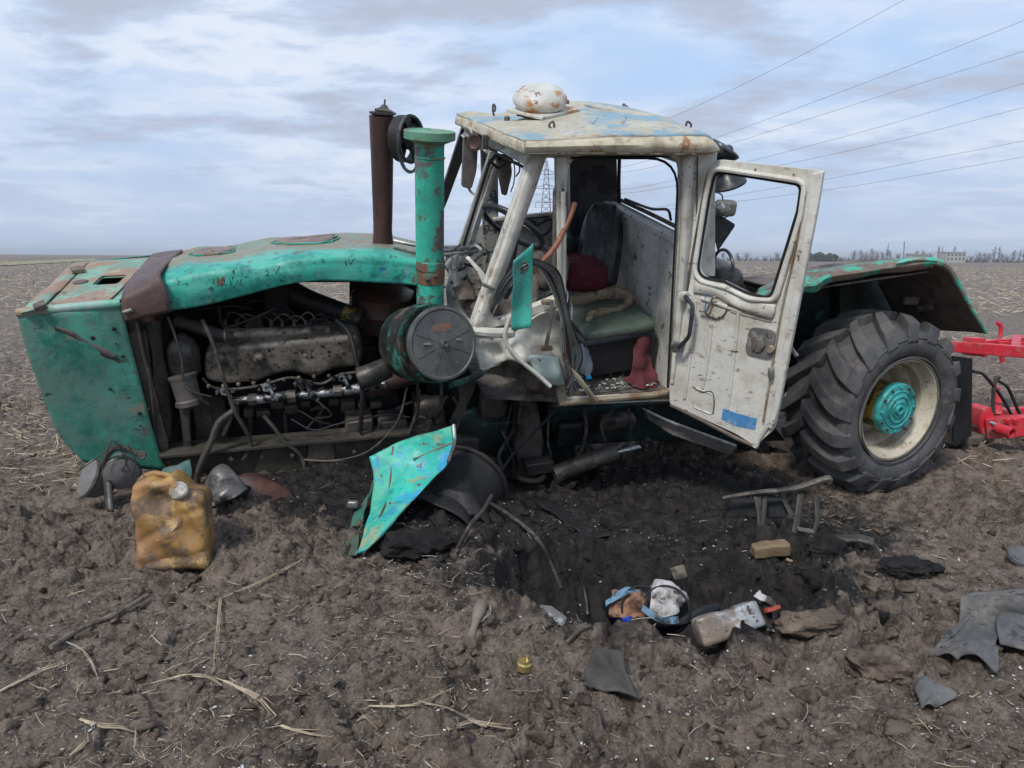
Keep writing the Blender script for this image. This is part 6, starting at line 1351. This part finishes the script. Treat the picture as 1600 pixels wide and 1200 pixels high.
# crumpled metal near the canister
single('crumpled_cover', sheet([[Q(312, 762, 4.35), Q(338, 735, 4.4), Q(352, 728, 4.4)], [Q(330, 790, 4.2), Q(350, 762, 4.2), Q(372, 745, 4.32)], [Q(345, 778, 4.2), Q(368, 776, 4.22), Q(375, 766, 4.3)]], 18, 18, .07, 6, 2, .015), mat('dull crumpled metal', (.16, .15, .14), .4, .4, layers=[((.05, .045, .04), 5, .5, .6), ((.30, .29, .27), 14, .6, .66)]), 'crumpled shiny metal scrap behind the yellow canister', 'metal scrap', solid=.008)
single('bent_plate', sheet([[Q(372, 745, 4.55), Q(400, 742, 4.6), Q(430, 750, 4.6), Q(456, 770, 4.5)], [Q(380, 790, 4.4), Q(405, 795, 4.4), Q(430, 790, 4.4), Q(458, 778, 4.42)]], 18, 8, .03, 6, 2), m_exh, 'dark rusty curved plate half buried below the frame rail', 'metal plate', solid=.01)
single('cloth_tatter', sheet([[Q(243, 752, 4.5), Q(262, 728, 4.5), Q(300, 720, 4.5)], [Q(250, 760, 4.38), Q(275, 745, 4.36), Q(300, 740, 4.4)], [Q(262, 762, 4.3), Q(288, 764, 4.3), Q(296, 760, 4.34)]], 16, 14, .05, 9, 2, .02), mat('teal frayed cloth', (.05, .13, .12), .9, layers=[((.16, .15, .13), 6, .48, .6)]), 'frayed teal cloth hanging from the green side panel corner', 'cloth', solid=.005)
# in the cab
def inT(name, geo, m, lab, cat, **kw): return single(name, geo, m, lab, cat, **kw)
inT('plastic_strip', sheet([Ts([(803, 408, .06), (801, 460, .08), (799, 516, .07)]), Ts([(818, 394, .09), (816, 455, .11), (815, 514, .08)]), Ts([(833, 380, .07), (832, 445, .10), (830, 511, .05)])], 16, 24, .016, 5, 2, .004), m_glassg, 'upright turquoise translucent plastic strip behind the slanted white pillar', 'plastic sheet', solid=.006)
inT('orange_rod', tube(Ts([(898, 317, .30), (888, 345, .26), (868, 385, .2), (848, 408, .15), (833, 426, .12)]), [.018, .016, .017, .015, .015], 10), m_orange, 'rusty orange bent rod sticking up by the seat', 'rod')
bp_, bt_ = T(905, 540, .55), T(918, 585, .42)
BOT = inT('water_bottle', lathe(bp_, bt_-bp_, [(.0, 0), (.052, .005), (.055, .03), (.055, .07), (.048, .08), (.055, .09), (.055, .15), (.045, .185), (.020, .21), (.018, .225)], 24), m_petb, 'clear plastic bottle with blue cap lying below the green seat', 'bottle')
mk('cap', lathe(bp_+(bt_-bp_).normalized()*.222, bt_-bp_, [(.0, 0), (.021, 0), (.021, .022), (0, .023)], 16), m_bluec, BOT)
inT('red_cloth', sheet([Ts([(990, 535, .55), (1000, 525, .5), (1015, 520, .5)]), Ts([(990, 560, .45), (1005, 560, .42), (1020, 560, .45)]), Ts([(985, 585, .40), (1002, 590, .36), (1026, 596, .38)]), Ts([(972, 592, .38), (1000, 608, .33), (1024, 602, .34)])], 22, 20, .05, 8, 2, .014, 16), m_redcl, 'faded red cloth hanging from the seat down to the cab floor', 'cloth', solid=.006)
inT('dark_red_rag', rbox(T(880, 548, .4), TX*.03, TY*.04, TZ*.06, .8, 6, .03, 12), mat('bright red rag', (.30, .012, .02), .8), 'small bright red rag at the left edge of the door opening', 'rag')
inT('wooden_slat', tube(Ts([(880, 560, .22), (905, 592, .2), (918, 610, .2), (930, 626, .22)]), [.014, .018, .02, .024], 6), m_sill, 'brown broken slat lying across the cab threshold', 'slat')
cl = []
random.seed(9)
for i in range(150):
    f, gk = random.random(), random.random(); p = fa.lerp(fb, .05+.85*f)+TY*(.03+.5*gk*gk)+TZ*.03; r = .003+.006*random.random()**2
    cl.append(box(p, V((r, r*random.uniform(-.5, .5), 0)), V((r*random.uniform(-.5, .5), r, 0)), V((0, 0, r*.5))))
tag(mk('cab_glass_crumbs', join(*cl), m_shard, None, smooth=False), kind='stuff')
# crater contents
cbp = G(1010, 962)
cb_ = Q(1012, 962, 3.34)
TRAY = single('black_tray', lathe(cb_+V((0, .0, -.01)), V((0.05, -.12, 1)), [(.12, -.05), (.19, -.02), (.225, .045), (.235, .05), (.22, .038), (.185, -.008), (.0, -.03)], 36, V((1, 0, 0)), .95, .62), m_flap, 'black rubber tray holding rags at the bottom of the crater', 'tray')
single('white_knitted_rag', sheet([[cb_+V(p) for p in r] for r in (((-.02, -.09, .03), (.05, -.10, .04), (.12, -.07, .05), (.17, -.02, .05)), ((.0, -.06, .10), (.06, -.06, .11), (.13, -.04, .12), (.19, .0, .08)), ((.01, .0, .15), (.06, .0, .17), (.12, .01, .16), (.17, .03, .10)), ((.02, .06, .10), (.07, .07, .12), (.12, .07, .11), (.16, .06, .06)))], 30, 30, .018, 11, 3, .028, 22), m_rag, 'crumpled white knitted rag on the right side of the black tray', 'rag')
single('brown_rag', sheet([[cb_+V(p) for p in r] for r in (((-.19, -.05, .02), (-.13, -.08, .03), (-.06, -.09, .03), (.0, -.08, .03)), ((-.19, -.03, .07), (-.13, -.05, .10), (-.06, -.06, .10), (.0, -.05, .09)), ((-.16, .03, .09), (-.11, .02, .12), (-.05, .02, .12), (.0, .02, .09)), ((-.14, .07, .04), (-.1, .08, .05), (-.05, .08, .05), (.0, .07, .04)))], 24, 24, .05, 13, 6, .025, 28), m_ragb, 'brown stained rag on the left side of the black tray', 'rag')
single('grey_glove', rbox(cb_+V((.16, .10, .17)), V((.03, 0, .01)), V((0, .006, 0)), V((-.01, 0, .028)), .4, 6, .01, 20, 6), mat('beige card', (.22, .19, .14), .8, layers=[((.08, .07, .06), 16, .5, .6)]), 'small beige square scrap standing behind the white knitted rag', 'scrap')
single('blue_cloth_strip', sheet([[cb_+V(p) for p in ((-.20, -.03, .085), (-.15, -.02, .125), (-.09, -.01, .145), (-.04, -.01, .13))], [cb_+V(p) for p in ((-.20, -.05, .065), (-.15, -.045, .10), (-.09, -.045, .12), (-.04, -.04, .11))]], 16, 5, .02, 20, 1, .01, 40), m_ragbl, 'pale blue cloth strip across the top of the brown rag', 'cloth strip')
single('blue_cloth_tangle', sheet([[cb_+V(p) for p in ((-.04, -.09, .10), (.0, -.11, .075), (.06, -.12, .05), (.12, -.10, .05))], [cb_+V(p) for p in ((-.05, -.10, .075), (-.01, -.12, .05), (.05, -.125, .022), (.12, -.11, .02))]], 16, 5, .02, 20, 4, .01, 40), m_ragbl, 'pale blue cloth strip in front of the white knitted rag', 'cloth strip')
single('blue_wrapper', rbox(cb_+V((-.11, -.10, .03)), V((.022, 0, .006)), V((0, .015, 0)), V((-.004, 0, .014)), .5, 4, .025, 24, 6), m_dblue, 'dark blue wrapper piece in front of the brown rag', 'wrapper')
for (o_, r_, ax, lab) in ((V((-.04, -.04, .06)), .095, V((.3, -1, .4)), 'thin black cable loop over the brown rag'), (V((.07, -.06, .06)), .105, V((-.2, -1, .3)), 'thin black cable loop over the white knitted rag')):
    single('cable_loop', torus(cb_+o_, ax, r_, .005, 36, 6), m_wireb, lab, 'cable')
single('inner_tube_piece', tube([cb_+V((.10, -.10, .0)), cb_+V((.24, -.03, .03)), cb_+V((.33, .03, .03))], [.012, .03, .02], 8), m_flap, 'black rubber piece at the right rim of the black tray', 'rubber piece')
# burnt canister
k0, k1 = G(1100, 990), None
ca, cb2 = Q(1100, 986, 3.00), Q(1176, 960, 3.05)
cax = (cb2-ca).normalized(); cs = cax.cross(V((0, -1, .5)).normalized()).normalized(); cf = cax.cross(cs)
BC = single('burnt_canister', rbox((ca+cb2)/2, cax*(cb2-ca).length*.62, cf*.045, cs*.056, .35, 16, .022, 8, 5), m_paintc, 'burnt flattened metal canister lying at the right edge of the crater pit', 'canister')
mk('torn_end', sheet([[cb2+cax*.02-cs*.075-cf*.04, cb2+cax*.05-cs*.03-cf*.06, cb2+cax*.05+cs*.03-cf*.05, cb2+cax*.02+cs*.07-cf*.03], [cb2+cax*.07-cs*.08, cb2+cax*.10-cs*.03-cf*.02, cb2+cax*.09+cs*.03+cf*.01, cb2+cax*.05+cs*.08+cf*.01], [cb2+cax*.05-cs*.07+cf*.05, cb2+cax*.07-cs*.02+cf*.05, cb2+cax*.07+cs*.03+cf*.05, cb2+cax*.03+cs*.06+cf*.05]], 18, 14, .04, 16, 2, .02, 30), mat('white scorched paint', (.42, .39, .37), .6, layers=[((.05, .045, .04), 8, .44, .52), ((.30, .07, .05), 6, .62, .66)]), BC)
mk('red_mark', rbox(cb2+cax*.072-cf*.045+cs*.0, cax*.03, cf*.022, cs*.009, .5, 4, .01, 30), mat('dull red paint', (.32, .06, .04), .6), BC)
# bent metal bracket right of crater
BK = thing('bent_bracket', G(1240, 880), 'bent black metal bracket with long legs standing right of the crater', 'metal bracket')
bd = 4.25
g1_ = Q(1130, 778, bd+.15); 
mk('top_rail', tube([Q(1130, 778, 4.5), Q(1180, 770, 4.42), (Q(1240, 764, 4.35)), Q(1292, 748, 4.3), Q(1295, 756, 4.3)], [.012, .016, .02, .022, .014], 8), m_oily, BK)
def leg(p, w_=.03): return sheet([[q+V((-w_, 0, 0)) for q in p], [q+V((w_, .01, 0)) for q in p]], 14, 3, .006, 8)
for nm, P, w_ in (('leg', [Q(1252, 772, 4.34), Q(1246, 815, 4.26), Q(1240, 845, 4.2), Q(1232, 876, 4.12)], .022), ('leg', [Q(1276, 772, 4.34), Q(1278, 812, 4.26), Q(1268, 842, 4.2), Q(1254, 880, 4.1)], .016), ('leg', [Q(1184, 776, 4.42), Q(1190, 810, 4.38), Q(1190, 840, 4.34)], .026), ('leg', [Q(1196, 776, 4.42), Q(1194, 810, 4.36), Q(1190, 838, 4.33)], .014), ('leg', [Q(1222, 772, 4.4), Q(1230, 790, 4.38), Q(1240, 808, 4.33)], .016)):
    mk(nm, leg(P, w_), m_frame, BK, solid=.008)
mk('rung', bar(Q(1246, 826, 4.23), Q(1270, 830, 4.22), V((0, .02, 0)), V((0, 0, .006))), m_galv, BK)
mk('foot_rail', tube([Q(1228, 874, 4.1), Q(1262, 884, 4.06)], .008, 6), m_sill, BK)
single('ribbed_pedal', box((Q(1136, 785, 4.6)+Q(1230, 802, 4.45))/2, (Q(1228, 786, 4.45)-Q(1132, 786, 4.6))/2, V((0, .03, 0)), V((0.02, -.0, .055))), m_flap, 'black ribbed rubber plate lying under the bent bracket', 'rubber plate', bevel=.008)
single('wood_block', rbox(Q(1203, 858, 4.14), V((.105, .01, .008)), V((0, .05, 0)), V((0, 0, .034)), .25, 10, .014, 14, 2), m_wood, 'short brown wooden board against the leg of the bent bracket', 'wood block', bevel=.004)
single('charred_bar', sheet([[Q(1296, 836, 4.1), Q(1330, 835, 4.1), Q(1366, 842, 4.05)], [Q(1300, 850, 4.0), Q(1332, 846, 4.02), Q(1364, 852, 4.0)]], 12, 4, .02, 8), m_oily, 'charred black metal strip lying right of the bent bracket', 'metal strip', solid=.02)
single('thin_hook', tube([Q(1362, 845, 4.05), Q(1377, 866, 4.0), Q(1377, 892, 3.92)], .006, 6), m_frame, 'thin grey hook hanging off the charred strip', 'hook')
# rubber sheets at the right
g0 = G(1540, 1010)
def gs_(u, v, up): p = G(u, v, up); return p
single('torn_rubber_sheet', sheet([[gs_(1498, 960, .07), gs_(1530, 958, .10), gs_(1590, 952, .10), gs_(1640, 958, .06)], [gs_(1490, 1000, .05), gs_(1535, 985, .13), gs_(1592, 985, .12), gs_(1640, 990, .08)], [gs_(1448, 1025, .01), gs_(1510, 1010, .05), gs_(1548, 1000, .07), gs_(1560, 1012, .06)], [gs_(1500, 1035, .02), gs_(1525, 1040, .03), gs_(1550, 1062, .015), gs_(1558, 1060, .015)]], 34, 28, .04, 5, 3, .022, 7), m_rubber, 'large grey crumpled rubber sheet at the right edge of the photo', 'rubber sheet', solid=.008)
single('folded_rubber_sheet', sheet([[gs_(1556, 985, .10), gs_(1590, 975, .12), gs_(1650, 970, .12)], [gs_(1552, 1000, .09), gs_(1595, 1005, .10), gs_(1650, 1000, .1)], [gs_(1560, 1015, .03), gs_(1600, 1030, .05), gs_(1650, 1035, .05)]], 20, 14, .04, 5, 8, .01, 12), m_rubber, 'folded grey rubber sheet piece under the right end of the large one', 'rubber sheet', solid=.01)
single('rubber_scrap', sheet([[gs_(1428, 1092, .03), gs_(1440, 1080, .05), gs_(1452, 1078, .04)], [gs_(1438, 1110, .01), gs_(1462, 1098, .05), gs_(1495, 1096, .03)], [gs_(1440, 1112, .01), gs_(1450, 1112, .02), gs_(1462, 1112, .01)]], 12, 12, .02, 8), m_rubber, 'small pointed grey rubber scrap below the large rubber sheet', 'rubber scrap', solid=.006)
single('rubber_disc', lathe(G(1594, 880, .03), V((.1, -.5, 1)), [(0, -.01), (.07, -.01), (.07, .01), (0, .012)], 24), m_rubber, 'flat grey rubber disc at the right edge beyond the rubber sheets', 'rubber disc')
single('dark_scrap', sheet([[gs_(915, 1060, .03), gs_(930, 1040, .06), gs_(975, 1048, .05)], [gs_(912, 1075, .02), gs_(945, 1068, .07), gs_(978, 1075, .05)], [gs_(930, 1085, .01), gs_(965, 1095, .03), gs_(1000, 1105, .02)]], 16, 14, .03, 8), mat('dark scrap rubber', (.07, .062, .056), .8, bump=.3), 'dark torn flat scrap lying in the foreground soil below the crater', 'scrap', solid=.008)
single('glass_sheet', prism([Q(838, 955, 3.24), Q(845, 947, 3.27), Q(862, 949, 3.27), Q(888, 968, 3.22), Q(890, 976, 3.2), Q(876, 986, 3.15), Q(858, 978, 3.17), Q(846, 970, 3.2)], V((0, .008, .004))), m_pane, 'dirty curved glass piece lying left of the crater', 'glass piece', bevel=.002)
ba, bb = G(752, 952, .025), G(733, 1012, .02)
single('socket_rod', tube([ba, ba.lerp(bb, .2), ba.lerp(bb, .55), ba.lerp(bb, .85), bb], [.026, .030, .015, .017, .030], 12, 20), mat('muddy steel rod', (.24, .195, .16), .6, .2), 'short muddy steel rod with socket end lying left of the glass piece', 'rod')
BR = single('brass_fitting', lathe(G(818, 1046, .0), V((0.1, 0, 1)), [(.03, 0), (.03, .025), (.02, .028), (.02, .04), (0, .04)], 12), m_brass, 'small brass fitting lying in the foreground soil', 'fitting')
mk('pin', tube([G(812, 1046, .0), G(812, 1046, .06)], .006, 6), m_brass, BR); mk('pin', tube([G(824, 1046, .0), G(824, 1046, .05)], .006, 6), m_brass, BR)
for (pts, r_, m, lab, cat) in (([(766, 795, .03), (800, 825, .04), (840, 862, .05), (862, 895, .03), (876, 930, .02)], .011, m_hose, 'long thin black tube running from the drum to the crater', 'tube'),
        ([(716, 866, .03), (735, 850, .08), (755, 836, .14), (768, 822, .18)], .012, m_frame, 'short grey stick leaning on the torn drum lip', 'stick'),
        ([(912, 922, .02), (916, 950, .03), (918, 972, .03)], .010, m_oily, 'black channel strip lying on the left crater wall', 'strip'),
        ([(886, 1018, .02), (905, 1004, .03), (924, 990, .03)], .009, m_oily, 'black channel strip lying on the front lip of the crater', 'strip'),
        ([(80, 1020, .02), (130, 995, .03), (180, 970, .03), (232, 942, .03)], .011, m_bark, 'long grey brown branch lying in the left foreground soil', 'branch')):
    P_ = [G(u, v, up) for u, v, up in pts]
    single(lab.split()[2] if False else {'tube': 'black_tube', 'stick': 'grey_stick', 'strip': 'channel_strip', 'branch': 'dead_branch'}[cat], tube(P_, r_, 8), m, lab, cat)
single('floor_plate', sheet([[Q(838, 850, 4.35), Q(880, 838, 4.4), Q(925, 830, 4.5), Q(965, 832, 4.5)], [Q(842, 862, 4.25), Q(880, 852, 4.3), Q(925, 842, 4.4), Q(968, 836, 4.45)]], 20, 6, .02, 6), m_black, 'black torn floor plate at the upper edge of the crater', 'metal plate', solid=.012)
single('floor_plate', sheet([[Q(828, 780, 4.9), Q(860, 800, 4.7), Q(900, 825, 4.5), Q(915, 845, 4.45)], [Q(846, 776, 5.0), Q(880, 796, 4.8), Q(905, 815, 4.6), Q(930, 830, 4.5)]], 20, 6, .03, 6), m_black, 'black torn plate sloping down below the pivot post', 'metal plate', solid=.012)
# stones and slabs of soil by the drum
for (u, v, r_, s_, m, lab) in ((640, 862, .14, (1.3, .8, .5), m_rockd, 'flat grey soil slab in front of the black drum, left one'), (678, 858, .11, (1.2, .9, .6), m_rockd, 'flat grey soil slab in front of the black drum, right one'),
        (352, 788, .12, (1.2, .8, .8), m_rockd, 'dark soil lump behind the yellow canister'), (1262, 990, .085, (1.6, .7, .6), m_rock, 'big soil lump on the front lip right of the burnt canister'),
        (1290, 868, .09, (1.1, .9, .8), m_rockd, 'black scorched lump right of the bent bracket'),
        (1420, 895, .09, (1.5, 1, .5), m_rockd, 'black scorched patch lump in the soil right of the crater'), (1380, 1050, .09, (1.2, 1, .8), m_rock, 'brown soil lump left of the small rubber scrap')):
    single('soil_lump', ico(G(u, v, r_*.25), r_, 4, s_, .5, 1.6, u*.1), m, lab, 'soil lump')
# corn stalks one can pick out in the foreground
def stalk(pts, r_, lab, m=m_straw):
    P_ = [G(u, v, up*.5+.002) for u, v, up in pts]; g = []; r_ = r_*.33
    a_, b_ = P_[0], P_[-1]; L_n = (b_-a_).length; dr = (b_-a_).normalized(); sd_ = dr.cross(V((0, 0, 1))).normalized()
    for i in range(3+int(r_*900)):
        o0 = sd_*random.uniform(-2.2, 2.2)*r_; o1 = sd_*random.uniform(-5, 5)*r_+V((0, 0, random.uniform(0, .012)))
        f0, f1 = random.uniform(-.02, .25), random.uniform(.65, 1.05)
        C_ = catmull(P_, 10); q = [C_[int(max(0, min(10, (f0+(f1-f0)*t)*10)))]+o0*(1-t)+o1*t for t in (0, .35, .7, 1)]
        g.append(tube(q, [r_*.5, r_*random.uniform(.35, .8), r_*.5, r_*.15], 5, 6, False, wob=.5))
    g.append(tube(P_, [r_*.8, r_, r_*.9, r_*.6], 6, 9, False, wob=.35))
    for i in range(2): 
        c_ = P_[random.randrange(len(P_))]; e_ = c_+dr*random.uniform(-.3, .3)*L_n*.5+sd_*random.uniform(-.06, .06)+V((0, 0, .01)); g.append(tube([c_, e_], [r_*.6, r_*.2], 4, 3))
    single('corn_stalk', join(*g), m, lab, 'corn stalk', 'dry corn stalks lying in the foreground')
stalk([(350, 938, .02), (400, 918, .03), (440, 900, .03), (472, 882, .03)], .008, 'long straight stalk right of the yellow canister, pointing up right')
stalk([(244, 1076, .03), (290, 1066, .04), (330, 1066, .03), (352, 1078, .01)], .008, 'curved pale stalk in the left foreground below the canister')
stalk([(350, 1072, .03), (380, 1086, .03), (410, 1108, .02), (432, 1122, .01)], .012, 'frayed thick stalk just right of the curved pale one')
stalk([(345, 942, .03), (342, 980, .05), (338, 1020, .03), (335, 1052, .01)], .008, 'upright looking stalk pointing to the viewer left of centre')
stalk([(276, 1034, .02), (300, 1015, .03), (320, 1000, .03), (338, 984, .02)], .007, 'short stalk leading up to the upright looking stalk')
stalk([(0, 1084, .02), (30, 1070, .02), (66, 1052, .02), (100, 1040, .01)], .012, 'bundle of pale stalks at the left edge of the photo')
stalk([(104, 1010, .02), (130, 1025, .04), (146, 1045, .03), (154, 1070, .01)], .006, 'bent pale stalk below the end of the dead branch', m_strawp)
stalk([(124, 1134, .02), (160, 1150, .04), (190, 1148, .03), (214, 1152, .02)], .009, 'stalk with a side shoot at the bottom left')
stalk([(213, 1148, .03), (212, 1165, .03), (210, 1180, .02)], .006, 'short stalk stub hanging off the one at the bottom left')
stalk([(110, 1190, .02), (125, 1178, .03), (138, 1165, .02)], .010, 'thick broken stalk piece at the very bottom left')
stalk([(576, 1108, .02), (640, 1110, .03), (680, 1098, .04), (704, 1088, .02)], .007, 'long thin stalk at the bottom centre with pale root end')
stalk([(655, 1104, .02), (700, 1120, .04), (740, 1140, .03), (760, 1148, .02)], .009, 'pale stalk crossing the bottom centre to the right', m_strawp)
stalk([(700, 1145, .02), (740, 1140, .03), (770, 1142, .03), (800, 1150, .01)], .011, 'frayed stalk end in the bottom centre')
stalk([(560, 1134, .02), (572, 1140, .03), (590, 1148, .02)], .008, 'short thick stalk piece left of the bottom centre')
stalk([(440, 1146, .02), (470, 1152, .03), (520, 1168, .02)], .010, 'thick pale stalk near the bottom edge left of centre')
stalk([(1072, 1026, .0), (1078, 1005, .03)], .006, 'short stub near the small soil lip below the burnt canister')

# ------------------------------------------------------------------ thin air haze
def haze():
    m = bpy.data.materials.new('air haze'); m.use_nodes = True; t = m.node_tree
    for n in list(t.nodes): t.nodes.remove(n)
    o_ = t.nodes.new('ShaderNodeOutputMaterial'); p = t.nodes.new('ShaderNodeVolumePrincipled')
    p.inputs['Color'].default_value = (.84, .87, .92, 1); p.inputs['Density'].default_value = .00022; p.inputs['Anisotropy'].default_value = .2
    t.links.new(p.outputs[0], o_.inputs['Volume'])
    x, y0, y1, z0, z1 = 41000, -9500, 9500, -4., 46.
    mk('haze', box(V((0, (y0+y1)/2, (z0+z1)/2)), V((x, 0, 0)), V((0, (y1-y0)/2, 0)), V((0, 0, (z1-z0)/2))), m, None, False)['kind'] = 'stuff'
haze()
